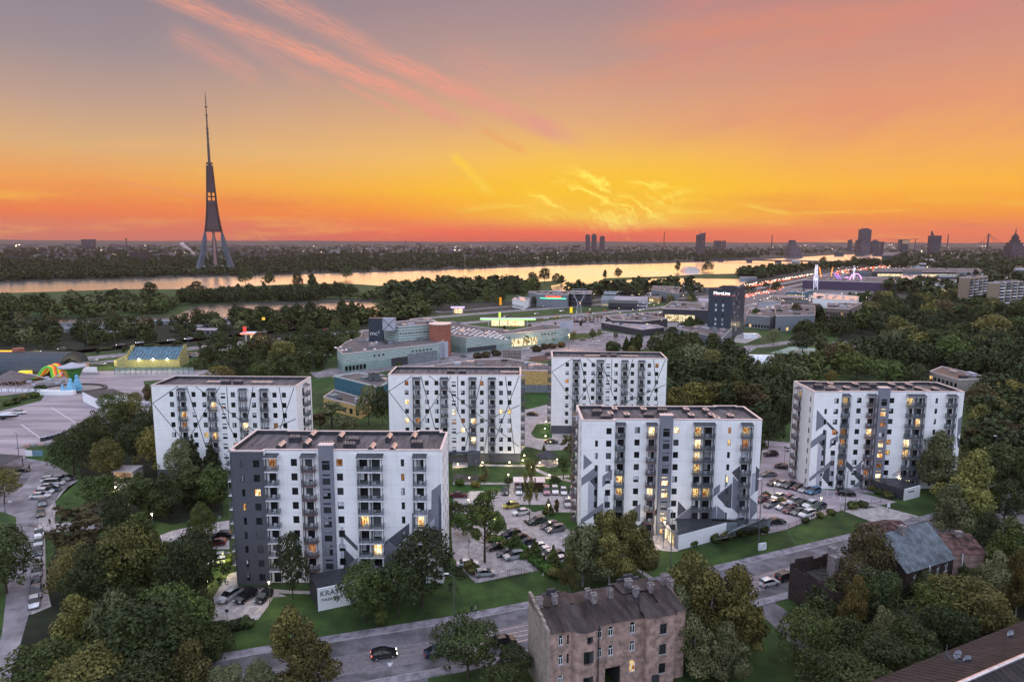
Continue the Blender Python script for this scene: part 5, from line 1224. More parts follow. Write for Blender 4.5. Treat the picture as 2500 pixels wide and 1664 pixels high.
gable_house('wooden_house','dark wooden house with a ribbed light blue metal roof',(2213,1394),(2298,1368),6.2,11.5,4.6,'wood','blueroof',L=13.5,seams=26,chim=((5.5,5.2,.9),),
wins=((5.2,3.6,.9,1.7,'glass'),(8.6,3.6,.9,1.7,'glass'),(11,3.8,.9,1.7,'glass'),(7.5,.5,.9,1.6,'glass'),(2.0,3.4,.9,1.7,'glass')))
gable_house('old_brick_house','old two storey house with a rusty red low roof right of the blue roofed house',(2301,1352),(2366,1350),6.6,9,1.8,'brick','rustroof',L=8.5,chim=((6.0,4,.7),),wins=((1.2,3.6,1,1.6,'glass'),(1.0,.6,1,1.6,'glass')))
gable_house('old_shed','small shed with a rusty striped sheet roof behind the blue roofed house',(2166,1312),(2230,1300),5.5,7,1.2,'brick','rustroof',seams=10)
# big roof, lower right corner
def corner_roof():
 zE,zR=12.0,15.0
 E0,E1=at(2120,1664,zE),at(2560,1490,zE);R0,R1=at(2270,1700,zR),at(2600,1550,zR)
 T=thing('corner_house','house at the bottom right corner of which only the dark sheet roof and ridge show','house',(E0.x,E0.y,0));o=Vector((E0.x,E0.y,0))
 d=(E1-E0).normalized();n_=Vector((d.y,-d.x,0));E0=E0-d*12;E1=E1+d*8;wd=abs((R0-E0).dot(n_));Ra,Rb=E0+n_*wd,E1+n_*wd;F0,F1=E0+n_*wd*2,E1+n_*wd*2
 for p in(Ra,Rb):p.z=zR
 L=(E1-E0).length
 b=MB();b.quad([tuple(p-o)for p in(E1,E0,Ra,Rb)]);b.quad([tuple(p-o)for p in(Rb,Ra,F0,F1)]);rf=b.build('roof',mat('ribbed_sheet',(.012,.010,.012),.6,.1,var=.4,scale=.5,col2=(.036,.026,.029)),T)
 b=MB();n=60
 for i in range(n):
  p,q=E0+d*L*i/n-o,Ra+d*L*i/n-o;b.tube(p+Vector((0,0,.03)),q+Vector((0,0,.03)),.035,n=4)
  p,q=F0+d*L*i/n-o,Ra+d*L*i/n-o;b.tube(p+Vector((0,0,.03)),q+Vector((0,0,.03)),.05,n=4)
 b.build('roof_ribs','roofdark',rf)
 b=MB();b.tube(Ra-o+Vector((0,0,.1)),Rb-o+Vector((0,0,.1)),.24,n=6);b.build('ridge_cap','metal',rf)
 b=MB();P=[p-o for p in(E0,E1,F1,F0)];b.prism([(p.x,p.y)for p in[P[0]+n_*.4,P[1]+n_*.4,P[2]-n_*.4,P[3]-n_*.4]],0,zE-.3,0,top=False);b.build('wall','brick',T)
 for(u,v,z,r,lab)in((2335,1594,13.6,.62,'left one of two round grey satellite dishes on a rack on the corner roof'),(2358,1606,13.6,.62,'right one of two round grey satellite dishes on a rack on the corner roof'),(2464,1543,13.2,.55,'small white satellite dish at the far eave of the corner roof')):
  p=at(u,v,z);S_=thing('satellite_dish',lab,'satellite dish',p,.2);b=MB();b.tube((0,0,-1),(0,0,0),.05,n=5);b.build('mount','steel',S_)
  b=MB();n=14
  for j in range(3):
   for i in range(n):
    a0,a1=2*pi*i/n,2*pi*(i+1)/n;ra,rb=r*j/3,r*(j+1)/3;ya,yb=-(ra/r)**2*.18,-(rb/r)**2*.18
    b.quad([(ra*cos(a0),ya,ra*sin(a0)),(rb*cos(a0),yb,rb*sin(a0)),(rb*cos(a1),yb,rb*sin(a1)),(ra*cos(a1),ya,ra*sin(a1))][::1])
  b.build('dish','grayl',S_)
 p=at(2345,1612,13.0);S_=thing('dish_rack','slanted metal rack carrying the pair of dishes on the corner roof','rack',p);b=MB()
 for y in(-.6,0,.6):b.tube((-1.6,y,.7+y*.2),(2.6,y-.6,.2+y*.2),.05,n=4)
 b.tube((-1.6,-.6,.5),(-1.6,.6,.9),.05,n=4);b.tube((2.6,-1.2,0),(2.6,0,.4),.05,n=4);b.tube((-1.9,0,-.8),(-1.9,0,2.2),.05,n=5);b.build('bars','steel',S_)
 p=at(2378,1631,13.2);k=thing('roof_hatch','small grey roof hatch on the near slope of the corner roof','roof hatch',at(2410,1652,14.4));b=MB();b.box((-.5,-.4,-.9),(.7,.5,0));b.build('box','grayl',k)
corner_roof()
# wedge annexes of C, D and A
def annex():
 T=thing('entrance_annex','low wedge shaped entrance annex with a long white wall and dark angular panels','annex',at(1655,1343))
 o=at(1655,1343);q=lambda u,v,z=0:tuple(at(u,v,z)-o)
 z1=3.4
 def wall(a,c,za,zc,mt,nm,t=.0):
  b=MB();p,r_=at(*a),at(*c);b.quad([tuple(p-o),tuple(r_-o),tuple(r_-o+Vector((0,0,zc))),tuple(p-o+Vector((0,0,za)))]);return b.build(nm,mt,T)
 a0,a1,a2=(1655,1343),(1772,1312),(1880,1292)
 wall(a0,a1,3.4,3.6,'white','white_wall');wall(a1,a2,3.6,2.5,'greend','dark_wall')
 P0,P1,P2=at(*a0),at(*a1),at(*a2);back=[Vector((blkC_pt[0],blkC_pt[1],0))for blkC_pt in[(P0.x+1.2,bC.y-.2),(P2.x-2,bC.y-.3)]]
 b=MB();b.quad([tuple(p-o+Vector((0,0,z)))for p,z in((P0,3.4),(P1,3.6),(P2,2.5),(back[1],4.0),(back[0],4.0))]);b.build('roof','roofdark',T)
 b=MB();G=Vector((P0.x-1.8,P0.y+7,0));b.quad([tuple(G-o),tuple(P0-o),tuple(P0-o+Vector((0,0,3.4))),tuple(G-o+Vector((0,0,3.6)))]);b.build('entrance_wall','graym',T)
 b=MB();
 for i in range(4):p=G.lerp(P0,.18+.15*i)-o;r_=G.lerp(P0,.3+.15*i)-o;e=Vector((-.05,-.03,0));b.quad([tuple(p+e+Vector((0,0,.2))),tuple(r_+e+Vector((0,0,.2))),tuple(r_+e+Vector((0,0,2.7))),tuple(p+e+Vector((0,0,2.7)))])
 b.build('lit_glass_door','litshop',T)
 for(ps,mt)in((((1736,1318,0),(1768,1312,3.7),(1800,1306,0)),'greend'),(((1772,1310,2.2),(1812,1280,2.4),(1824,1281,4.6),(1778,1300,4.6)),'greend'),(((1800,1302,.2),(1824,1282,3.6),(1852,1270,5.6),(1868,1262,5.8),(1862,1272,3.4),(1880,1290,.2)),'greend')):
  f=MB();Yp=142-9.5;V=[]
  for(u,v,z)in ps:p=at(u,v,0)if z==0 else at(u,v,z);V.append(p)
  c0=V[0];f.quad([tuple(p-o+Vector((0,-.15,0)))for p in V]);f.quad([tuple(p-o+Vector((0,.15,0)))for p in V][::-1])
  for i in range(len(V)):p,r_=V[i],V[(i+1)%len(V)];f.quad([tuple(p-o+Vector((0,-.15,0))),tuple(p-o+Vector((0,.15,0))),tuple(r_-o+Vector((0,.15,0))),tuple(r_-o+Vector((0,-.15,0)))])
  f.build('angular_panel',mt,T)
annex()
def sign_annex(label,a,c,z,txts,yb,roofz=None):
 A,C=at(*a),at(*c);T=thing('sign_wall_annex',label,'annex',A,atan2((C-A).y,(C-A).x));L=(C-A).length
 b=MB();b.box((0,0,0),(L,.3,z));b.build('white_wall','white',T)
 b=MB();b.quad([(0,.3,z-.1),(L,.3,z-.1),(L+1,yb,z-.2),(-.5,yb,z-.2)]);b.quad([(0,.3,0),(0,.3,z-.1),(-.5,yb,z-.2),(-.5,yb,0)]);b.build('roof','roofdark',T)
 for t,s_,x,zz in txts:put_text(t,s_,T,(x,-.03,zz),0,'line',.03)
 return T
sign_annex('white sign wall with dark lettering half hidden by trees before the grey striped left block',(777,1492),(880,1470),4.2,(('KRASTA',1.35,.4,2.75),('MASKAVAS',.75,.6,1.75)),6.5)
tA=sign_annex('low entrance annex with a short white sign wall at the far right block',(2208,1222),(2245,1212),3.0,(('MASKAVAS',.5,1.2,1.9),),10)
T=thing('lit_entrance','brightly lit glazed entrance beside the far right block','entrance',at(2160,1183));b=MB();b.box((0,0,0),(5,1,3.1));b.build('porch','graym',T)
for i in range(5):b=MB();b.box((.2+i*.95,-.08,.1),(1.0+i*.95,-.02,2.8));b.build('glass_panel','litbright',T)
T=thing('dark_porch','low dark annex with a lit glass entrance at the left front of the courtyard block','annex',at(1142,1136));b=MB();b.box((0,0,0),(3.6,6,3.6));b.build('wall','grayd',T);b=MB();b.box((-5.5,1.5,2.6),(0,6.5,3.4));b.build('roof_slab','navy',T);b=MB();b.box((-5.3,3,0),(-.1,3.1,2.5));b.build('lit_glass','litbright',T)
T=thing('garage_ramp','brightly lit concrete garage entrance among the dark trees at the left','garage entrance',at(281,1180));b=MB();b.box((-.3,0,0),(.0,5,3.2));b.box((4.6,0,0),(5.0,5,3.2));b.box((-.6,-.3,3.2),(5.2,5,3.5));b.box((0,4.8,0),(4.6,5,3.2));b.build('walls','pave',T)
# ================================================================ AMUSEMENT PARK AND LEFT SIDE
T=thing('domed_hall','dark vaulted hall with faint letters on its roof at the left edge','hall',at(50,905));b=MB();n=14
for i in range(n):
 a,c=pi*i/n,pi*(i+1)/n;b.quad([(-42,-2+13*-cos(a),1+9*sin(a)),(28,-2+13*-cos(a),1+9*sin(a)),(28,-2+13*-cos(c),1+9*sin(c)),(-42,-2+13*-cos(c),1+9*sin(c))])
b.quad([(28,-2+13*-cos(pi*i/n),1+9*sin(pi*i/n))for i in range(n+1)]);b.build('vault','navy',T)
put_text('AKKERY',2.4,T,(-16,-13.8,3.8),0,'grayl',tilt=R(62));b=MB();b.tube((0,0,8),(0,0,11.5),2.6,n=10);b.build('roof_lantern','redb',T);b=MB();b.box((-10,-1,9.5),(-1,0,10.3));b.build('lit_roof_sign',glow('amber_sign',(1,.35,.03),3),T)
T=thing('yellow_bath_hall','yellow hall with a slanted blue glazed roof lit by three floodlights','hall',at(287,897),.08);L=31
b=MB();b.box((0,0,0),(L,12,4.2));b.build('wall',mat('lemon_wall',(.40,.37,.17),.7),T);b=MB();b.quad([(5,-.3,4.0),(L-.4,-.3,4.0),(L-.4,9,9.3),(5,9,9.3)]);b.build('blue_roof',mat('blue_glazing',(.03,.10,.16),.3,spec=.4,var=.3,scale=.6),T)
b=MB();[b.box((5+i*1.63,-.34,4.0),(5.08+i*1.63,-.2,4.2))for i in range(16)];[b.quad([(5+i*1.63,-.3,4.06),(5.12+i*1.63,-.3,4.06),(5.12+i*1.63,7,8.2),(5+i*1.63,7,8.2)])for i in range(16)];b.build('roof_bars','grayl',T)
for x in(4.2,L-.4):b=MB();b.quad([(x,-.5,0),(x,10,0),(x,10,10),(x,8,10.4),(x,-.5,5.5)]);b.box((x,-.6,0),(x+.5,10,5.2));b.box((x,6,5),(x+.5,10,10.3));b.build('end_wall','lemon_wall' in MATS and MATS['lemon_wall'],T)
for x in(11,18,25):
 b=MB();b.tube((x,-.8,3.9),(x,-.4,4.4),.35,n=6);o=b.build('floodlight',glow('flood',(1,.86,.5),30),T)
for z,s_ in((0,1),):b=MB();b.quad([(-3,3,0),(4.2,.5,0),(4.2,.5,6.5),(-3,3,3)]);b.build('side_wing',MATS['lemon_wall'],T)
T=thing('court_fence','tall pale netting fence round the court in front of the yellow hall','fence',at(280,914),.02);b=MB()
for i in range(16):b.tube((i*2.55,0,0),(i*2.55,0,3.6),.08,n=4)
b.build('post','dark',T);b=MB();b.quad([(0,0,.1),(38.2,0,.1),(38.2,0,3.5),(0,0,3.5)]);b.build('netting',mat('netting',(.32,.42,.42),.7,alpha=.45),T)
T=thing('white_screen','blank white screen panel on the plaza left of the netting fence','screen',at(202,912));b=MB();b.box((0,0,.4),(7,.3,3.4));b.build('panel','white',T);b=MB();b.box((-3,-2,0),(9,-1,1));b.build('low_wall','concrete',T)
T=thing('white_kiosk','white flat roofed building on the plaza beside big maples','kiosk',at(203,984),.0)
o=at(203,984);fpk=[(at(u,v,4)-o)for u,v in((201,956),(234,972),(312,962),(276,948))];b=MB();b.prism([(p.x,p.y)for p in fpk],0,4,0,bot=False,mtop=1);b.build('wall',['white','roofdark'],T)
b=MB();[b.box((2+i*1.4-.6,-0.0,0),(2.05+i*1.4,.05,.1))for i in range(1)];b.build('step','concrete',T)
def sculpt(name,label,loc,prof,mt,cat,n=12):
 T=thing(name,label,cat,loc);b=MB()
 for(r0,z0),(r1,z1)in zip(prof,prof[1:]):b.tube((0,0,z0),(0,0,z1),r0,r1,n=n,caps=False)
 b.build('body',mt,T);return T
paleblue=mat('pale_blue_plastic',(.16,.42,.62),.4,var=.1)
sculpt('blue_figure','smallest of three pale blue onion shaped figures by the ride basin',at(154,962),[(1.2,0),(1.3,1.2),(.6,2.6),(.35,3.4),(.4,4),(.05,4.6)],paleblue,'ride figure')
sculpt('blue_figure','middle and tall pale blue onion shaped figure by the ride basin',at(174,960),[(1.9,0),(2.1,2),(1.2,4.2),(.7,5),(.8,6),(.1,6.8)],paleblue,'ride figure')
sculpt('blue_figure','rightmost pale blue onion shaped figure by the ride basin',at(190,954),[(1.7,0),(1.9,2),(1.2,4.4),(.7,5.6),(.8,6.6),(.1,7.4)],paleblue,'ride figure')
p=at(181,950);T=thing('bowl_ride','yellow and green bowl shaped carousel tower on the plaza','fairground ride',p);b=MB();prof=[(1.2,0),(1.0,3),(1.6,4),(3.2,7),(3.8,8.6),(5.4,10)]
for(r0,z0),(r1,z1)in zip(prof,prof[1:]):
 for i in range(16):a,c=2*pi*i/16,2*pi*(i+1)/16;b.quad([(r0*cos(a),r0*sin(a),z0),(r0*cos(c),r0*sin(c),z0),(r1*cos(c),r1*sin(c),z1),(r1*cos(a),r1*sin(a),z1)],0 if cos((a+c)/2)<0 else 1)
b.build('bowl',[mat('bowl_yellow',(.50,.30,.05),.5),mat('bowl_green',(.06,.19,.035),.5)],T);b=MB();b.tube((0,0,10),(0,0,10.4),5.5,n=20);b.tube((0,0,10.4),(0,0,12),4.5,.4,n=16);b.build('canopy','grayl',T)
T=thing('ride_basin','oval track basin with dark rim round the blue figures','basin',at(180,950));b=MB();n=24
for i in range(n):
 a,c=2*pi*i/n,2*pi*(i+1)/n;b.quad([(14*cos(a),9*sin(a),0),(14*cos(c),9*sin(c),0),(14*cos(c),9*sin(c),.9),(14*cos(a),9*sin(a),.9)]);b.quad([(12.6*cos(c),7.8*sin(c),0),(12.6*cos(a),7.8*sin(a),0),(12.6*cos(a),7.8*sin(a),.9),(12.6*cos(c),7.8*sin(c),.9)]);b.quad([(14*cos(a),9*sin(a),.9),(14*cos(c),9*sin(c),.9),(12.6*cos(c),7.8*sin(c),.9),(12.6*cos(a),7.8*sin(a),.9)])
b.build('rim',mat('basin_rim',(.10,.075,.08),.7),T);b=MB();b.quad([(12*cos(2*pi*i/n),7.4*sin(2*pi*i/n),.35)for i in range(n)]);b.build('basin_floor','pave',T);b=MB();b.box((-7,-11.5,0),(7,-9.2,1.8));b.build('ticket_wall','white',T)
T=thing('octopus_ride','grey spider armed carousel with white seats left of the bowl ride','fairground ride',at(128,935));b=MB();b.tube((0,0,0),(0,0,1.2),5,n=16)
b.build('platform','concrete',T)
for i in range(6):a=i*pi/3+.3;b=MB();b.tube((0,0,1.5),(9*cos(a),9*sin(a),5 if i%2 else 1.8),.25,n=5);b.box((9*cos(a)-.9,9*sin(a)-.7,0.8),(9*cos(a)+.9,9*sin(a)+.7,1.8));b.build('arm','grayl',T)
T=thing('inflatable_slide','lit rainbow striped inflatable slide in front of the vaulted hall','inflatable slide',at(62,926),.1)
cols=[('slide_red',(.65,.05,.03)),('slide_orange',(.75,.25,.04)),('slide_yellow',(.75,.5,.06)),('slide_green',(.10,.40,.06))]
for i,(nm,cc)in enumerate(cols*2):
 y=6-i*1.1;b=MB();pts=[(1,.6),(4,.8),(7,2.4),(9,5.2),(11,6.2),(12.5,5.6),(13,.3)]
 for(xa,za),(xb,zb)in zip(pts,pts[1:]):b.tube((xa,y,za),(xb,y,zb),.55,n=6)
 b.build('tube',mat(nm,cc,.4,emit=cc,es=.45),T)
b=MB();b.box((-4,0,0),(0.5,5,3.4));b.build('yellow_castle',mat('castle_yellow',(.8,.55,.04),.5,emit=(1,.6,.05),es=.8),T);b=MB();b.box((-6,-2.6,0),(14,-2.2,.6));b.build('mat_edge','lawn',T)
T=thing('canvas_tent','dark peaked canvas roofs beside the inflatable slide at the left edge','tent',at(25,935));b=MB();b.v+=[(-6,-6,2),(9,-6,2),(9,6,2),(-6,6,2),(1,0,6)];b.f+=[(0,1,4),(1,2,4),(2,3,4),(3,0,4)];b.mi+=[0]*4;b.build('canvas',mat('canvas',(.15,.12,.125),.9),T)
T=thing('arch_row','row of pale arched benches by the white banner fence at the left edge','arches',at(0,945));
for i in range(7):
 b=MB();x=i*3.1
 for q in range(8):a,c=pi*q/8,pi*(q+1)/8;b.tube((x-1.2*cos(a),0,2.4*sin(a)),(x-1.2*cos(c),0,2.4*sin(c)),.12,n=4)
 b.build('arch','brick',T)
T=thing('banner_fence','low white banner fence along the left plaza lawn','fence',at(-12,957),-.02);
for i in range(8):b=MB();b.box((i*3.0,0,.2),(i*3.0+2.7,.06,1.6));b.build('banner','balwhite',T)
b=MB();[b.tube((i*3.0-.15,0,0),(i*3.0-.15,0,1.9),.06,n=4)for i in range(9)];b.build('posts','dark',T)
T=thing('terrace_cafe','two level cafe terrace with red awnings behind the plaza tree','cafe',at(122,905));b=MB();b.box((0,0,0),(16,6,3.2));b.build('wall','brick',T);b=MB();b.box((-.5,-1,3.2),(16.5,6,3.5));b.build('terrace_slab','pave',T);b=MB();b.box((0,3,3.5),(3,6,7));b.build('stair_box','white',T);b=MB();[b.tube((i*1.2,-.9,3.5),(i*1.2,-.9,4.6),.04,n=4)for i in range(14)];b.tube((0,-.9,4.6),(16,-.9,4.6),.05,n=4);b.build('railing','balwhite',T)
sheet('plaza_lawn',[(-60,985),(0,966),(95,955),(108,965),(100,978),(0,1003),(-60,1020)],.05,'grass')
# storage row with black crates under the tree edge
for i,(u,v)in enumerate(((106,1076),(118,1073),(126,1071),(135,1069),(144,1066),(152,1064))):
 T=thing('waste_container','black waste container in a row at the edge of the plaza','waste container',at(u,v),.5,'waste containers at the plaza edge');b=MB();b.box((-.8,-.5,0),(.8,.5,1.3),0);b.box((-.85,-.55,1.3),(.85,.55,1.42),1);b.build('body',['dark','grayl'],T)
T=thing('pallet_pile','long pile of grey boards beside the small green lawn','board pile',at(95,1088),.55);random.seed(2);
for i in range(9):b=MB();x=i*1.9-6;b.box((x,random.uniform(-1,0),0),(x+1.8,random.uniform(.6,1.6),random.uniform(.4,1.1)));b.build('board','brick' if i%2 else 'concrete',T)
T=thing('info_board','small white and blue board at the lawn corner of the plaza','sign board',at(63,1116),.0);b=MB();b.box((0,0,.4),(2,.1,2.2));b.build('white_panel','white',T);b=MB();b.box((2.1,0,.4),(5.2,.1,2.2));b.build('blue_panel',mat('board_blue',(.14,.25,.32),.5),T)
sheet('small_lawn',[(62,1118),(60,1112),(120,1092),(160,1068),(195,1060),(200,1120),(140,1130),(110,1126)],.055,'lawn')
T=thing('dark_pavilion','dark roofed pavilion corner at the left edge above the parked cars','pavilion',at(-10,1150));b=MB();b.v+=[(-8,-5,3),(5,-5,3),(5,5,3),(-8,5,3),(-2,0,5.4)];b.f+=[(0,1,4),(1,2,4),(2,3,4),(3,0,4)];b.mi+=[0]*4;b.build('roof','roofdark',T);b=MB();[b.tube((x,y,0),(x,y,3),.12)for x in(-7,4.5)for y in(-4.5,4.5)];b.build('posts','dark',T)
T=thing('gazebo','dark round gazebo in the lamp lit courtyard garden','gazebo',at(1335,1132));b=MB();b.tube((0,0,2.6),(0,0,4.2),3.2,.2,n=8);b.build('roof','dark',T);b=MB();[b.tube((2.6*cos(i*pi/4),2.6*sin(i*pi/4),0),(2.6*cos(i*pi/4),2.6*sin(i*pi/4),2.7),.08,n=4)for i in range(8)];b.build('posts','dark',T)
T=thing('bin_shelter','open shelter with a flat pinkish roof at the end of the car park','shelter',at(1293,1196),0);b=MB();b.box((-4.3,-1.2,2.5),(4.0,2.8,2.7));b.build('roof','cap',T);b=MB();[b.box((-3.9+i*.25,-.9,0),(-3.8+i*.25,-.8,2.5))for i in range(30)];b.box((-3.9,2.4,0),(3.6,2.5,2.5));b.build('slat_wall',mat('shelter_wood',(.10,.055,.04),.8),T)
# fairground lights
def ferris():
 p=at(1990,705);T=thing('ferris_wheel','white lit ferris wheel seen nearly edge on','ferris wheel',p,R(70));rr=15;zc_=18;b=MB()
 for i in range(20):
  a,c=2*pi*i/20,2*pi*(i+1)/20
  for y in(-1,1):b.tube((rr*cos(a),y,zc_+rr*sin(a)),(rr*cos(c),y,zc_+rr*sin(c)),.25,n=4,caps=False);b.tube((0,y,zc_),(rr*cos(a),y,zc_+rr*sin(a)),.12,n=3,caps=False)
 b.build('wheel',glow('ride_white',(.8,.72,1),1.6),T);b=MB();[b.tube((s_*8,y,0),(0,y,zc_),.5,n=4)for s_ in(-1,1)for y in(-2.5,2.5)];b.build('stand',glow('ride_cool',(.7,.8,1),1.2),T)
 for i in range(10):a=2*pi*i/10;b=MB();b.box((rr*cos(a)-1,-1.2,zc_+rr*sin(a)-1.6),(rr*cos(a)+1,1.2,zc_+rr*sin(a)-.2));b.build('gondola','balwhite',T)
ferris()
for(u,v,u1,v1,lab)in((2007,695,2001,652,'left one of two leaning orange lit poles of the catapult ride'),(2026,692,2033,652,'right one of two leaning orange lit poles of the catapult ride')):
 p=at(u,v);q=atY(u1,v1,p.y);T=thing('catapult_pole',lab,'fairground ride',p);b=MB();b.tube((0,0,0),q-p,.8,.6,n=6);b.build('pole',glow('ride_orange',(1,.28,.06),2.2),T)
p=at(2082,702);T=thing('drop_tower','tall thin white lit tower ride with a ringed base','fairground ride',p);b=MB();q=atY(2082,652,p.y);b.tube((0,0,0),(0,0,q.z),.5,n=5)
for i in range(12):b.box((-1.3,-.3,8+i*2.0),(1.3,.3,8.5+i*2.0))
b.build('tower',MATS['ride_white'],T);b=MB()
for i in range(16):a,c=2*pi*i/16,2*pi*(i+1)/16;b.tube((8*cos(a),-6,12+8*sin(a)),(8*cos(c),-6,12+8*sin(c)),.7,n=4)
b.build('ring',glow('ride_pink',(1,.35,.75),2.4),T);put_text('MIKS',3,T,(-3.4,0,17),0,MATS['ride_white'],.1)
p=at(2050,700);T=thing('swing_arm_ride','violet lit crossed arm ride between the poles and the tower','fairground ride',p);b=MB();q=atY(2036,667,p.y)-p;b.tube((4,0,4),(q.x,0,q.z),.5,n=4);b.tube((8,0,3),(q.x+4,0,q.z),.5,n=4);b.build('arm',glow('ride_violet',(.45,.2,1),2.4),T)
random.seed(9)
stalls=[((1,.12,.05),2.5,'red lit'),((1,.4,.8),2,'pink lit'),((.1,.9,.8),2.5,'turquoise lit'),((1,.7,.3),2.5,'warm lit'),((.6,.3,1),2,'violet lit'),((.7,.85,1),2.5,'cool white lit')]
for i,u in enumerate((1978,1998,2040,2056,2072,2098,2112,2128,2146)):
 cc,st_,nm=stalls[i%6];T=thing('fair_stall',nm+' fair stall, %s in the row below the rides'%('first','second','third','fourth','fifth','sixth','seventh','eighth','last')[i],'fair stall',at(u,701),0,'lit fair stalls');b=MB();b.box((-5,0,0),(5,5,4.5));b.build('booth','dark',T);b=MB();b.box((-5,-.3,1.2),(5,-.05,4.6));b.tube((0,2,4.6),(0,2,9),4.6,.3,n=8);b.build('lit_canopy',glow('stall_%d'%(i%6),cc,st_),T)
def station(label,u,v,w,g1,g2,z=5.5):
 T=thing('petrol_station',label,'petrol station',at(u,v));b=MB();b.box((-w/2,-4,z),(w/2,4,z+.9));b.build('canopy','balwhite',T);b=MB();[b.box((x-.3,-.3,0),(x+.3,.3,z))for x in(-w*.35,0,w*.35)];b.build('column','grayl',T);b=MB();b.box((-w/2-.1,-4.15,z+.1),(w/2+.1,-4.02,z+.8));b.build('lit_fascia',g1,T);b=MB();b.box((-w*.46,-3.5,z-.12),(w*.46,3.5,z-.04));b.build('lit_soffit',g2,T);b=MB();b.box((-w*.3,5,0),(w*.3,10,3.6));b.build('shop','litbright',T);return T
wl=glow('station_white',(1,.95,.8),1.6)
station('white and green lit petrol station canopy behind the long green hall',1240,797,42,glow('station_green',(.45,1,.25),1.4),wl)
station('small orange lit petrol station by the left highway bend',620,835,14,glow('station_red',(1,.2,.1),2),wl)
station('small violet lit petrol station beside the pond trees',1118,766,12,glow('station_violet',(.6,.3,1),2),wl)
for u,v,h,cc,lab in((599,835,10,(1,.1,.1),'tall red lit price pylon by the left petrol station'),(1222,760,13,(1,.38,.03),'tall orange and violet lit price pylon by the highway'),(1394,782,11,(1,.75,.05),'bright yellow flat pylon at the car dealers'),(1220,797,11,(.8,1,.2),'yellow green pylon at the station behind the green hall'),(646,830,15,(1,.65,.1),'square yellow sign on a tall pole above the left station')):
 T=thing('sign_pylon',lab,'sign pylon',at(u,v));b=MB();b.box((-.3,-.2,0),(.3,.2,h*.5));b.build('post','steel',T);b=MB();pw,ph={599:(1.0,4),1222:(1.0,7),1394:(1.1,4.7),1220:(.9,4),646:(.9,1.8)}[u];b.box((-pw,-.35,h-ph),(pw,.35,h));b.build('lit_panel',glow('pyl'+str(u),cc,1.0),T)
T=thing('lattice_power_pylon','white lattice power pylon with a forked top standing between the carriageways','power pylon',at(1413,783));b=MB();H_=26
for sx in(-1,1):
 b.tube((sx*3,0,0),(sx*1.2,0,14),.28,n=4);b.tube((sx*1.2,0,14),(sx*5,0,24),.24,n=4);b.tube((0,0,15),(sx*5,0,21),.2,n=4)
 for k in range(5):b.tube((sx*(3-.36*k),0,2.8*k),(-sx*(3-.36*(k+1)),0,2.8*(k+1)),.12,n=3)
b.tube((-8,0,24),(8,0,24),.3,n=4);b.tube((-6,0,26),(6,0,26),.2,n=4);b.build('lattice','grayl',T)
# retaining wall / fences
def fence(label,pts,h=1.5,gap=2.5,mt='dark',name='fence',bars=True):
 P=[at(u,v)for u,v in pts];o=P[0];T=thing(name,label,'fence',o);b=MB();r_=MB()
 for p,q in zip(P,P[1:]):
  L=(q-p).length;n=max(1,int(L/gap))
  for i in range(n+1):a=p.lerp(q,i/n)-o;b.tube(a,a+Vector((0,0,h)),.045,n=4)
  for z in(.15,h-.05):r_.tube(p-o+Vector((0,0,z)),q-o+Vector((0,0,z)),.03,n=4)
  if bars:
   k=int(L/.35)
   for i in range(k):a=p.lerp(q,i/k)-o;r_.quad([tuple(a+Vector((0,0,.15))),tuple(a+Vector((.03,0,.15))),tuple(a+Vector((.03,0,h-.05))),tuple(a+Vector((0,0,h-.05)))])
 b.build('posts',mt,T);r_.build('rails',mt,T);return T
fence('dark wire fence with a gate along the near side of the central car park',[(1140,1408),(1166,1425),(1215,1418),(1330,1388)],1.5)
fence('black bar gate standing in the central car park fence',[(1240,1414),(1281,1402)],2.0,2.0,name='gate')
fence('wire fence with climbing plants along the right car park',[(1868,1296),(1925,1292),(1998,1264),(2052,1248)],1.4)
fence('dark bar gate across the driveway of the right car park',[(2052,1248),(2090,1234)],1.8,1.4,name='gate')
fence('thin fence along the lawn of the far right block',[(2126,1230),(2150,1226),(2210,1215)],1.4)
fence('long low wall like railing below the green striped halls',[(760,925),(930,905),(1100,885),(1170,877)],1.0,3)
fence('bar fence round the lit white and blue pool yard',[(1870,860),(1930,845),(1990,830)],2.5,3)
T=thing('air_hall','white rounded tent hall among trees right of the line patterned far block','tent hall',at(1895,884),-.12);b=MB();n=8
for i in range(n):a,c=pi*i/n,pi*(i+1)/n;b.quad([(-14,-6*cos(a),4*sin(a)),(14,-6*cos(a),4*sin(a)),(14,-6*cos(c),4*sin(c)),(-14,-6*cos(c),4*sin(c))])
b.quad([(-14,-6*cos(pi*i/n),4*sin(pi*i/n))for i in range(n,-1,-1)]);b.build('skin','balwhite',T)
T=thing('site_container','pale flat roofed container at the foot of the navy hotel','container',at(1816,826));b=MB();b.box((0,0,0),(9,4,3));b.build('box','wframe',T)
T=thing('electric_cabinet','white utility cabinet on the grass beside the tram street','utility cabinet',at(1853,1344),.35);b=MB();b.box((0,0,0),(1.9,.4,1.5));b.build('cabinet','balwhite',T)
T=thing('utility_shed','group of white storage boxes on the plaza edge left of the far left block','storage boxes',at(330,994));b=MB();b.box((0,0,0),(2.6,2,2));b.build('box','white',T);b=MB();b.box((3,.2,0),(5.2,2,2));b.build('box','grayl',T)
for u,v,lab in((2168,1255,'white information panel on a post by the right driveway'),(142,1265,'round lit notice on the left kerb under the bare tree')):
 T=thing('road_sign',lab,'road sign',at(u,v));b=MB();b.tube((0,0,0),(0,0,2.2),.04,n=5);b.build('post','steel',T);b=MB();b.box((-.35,-.03,1.8),(.35,.03,2.9));b.build('panel','balwhite',T)
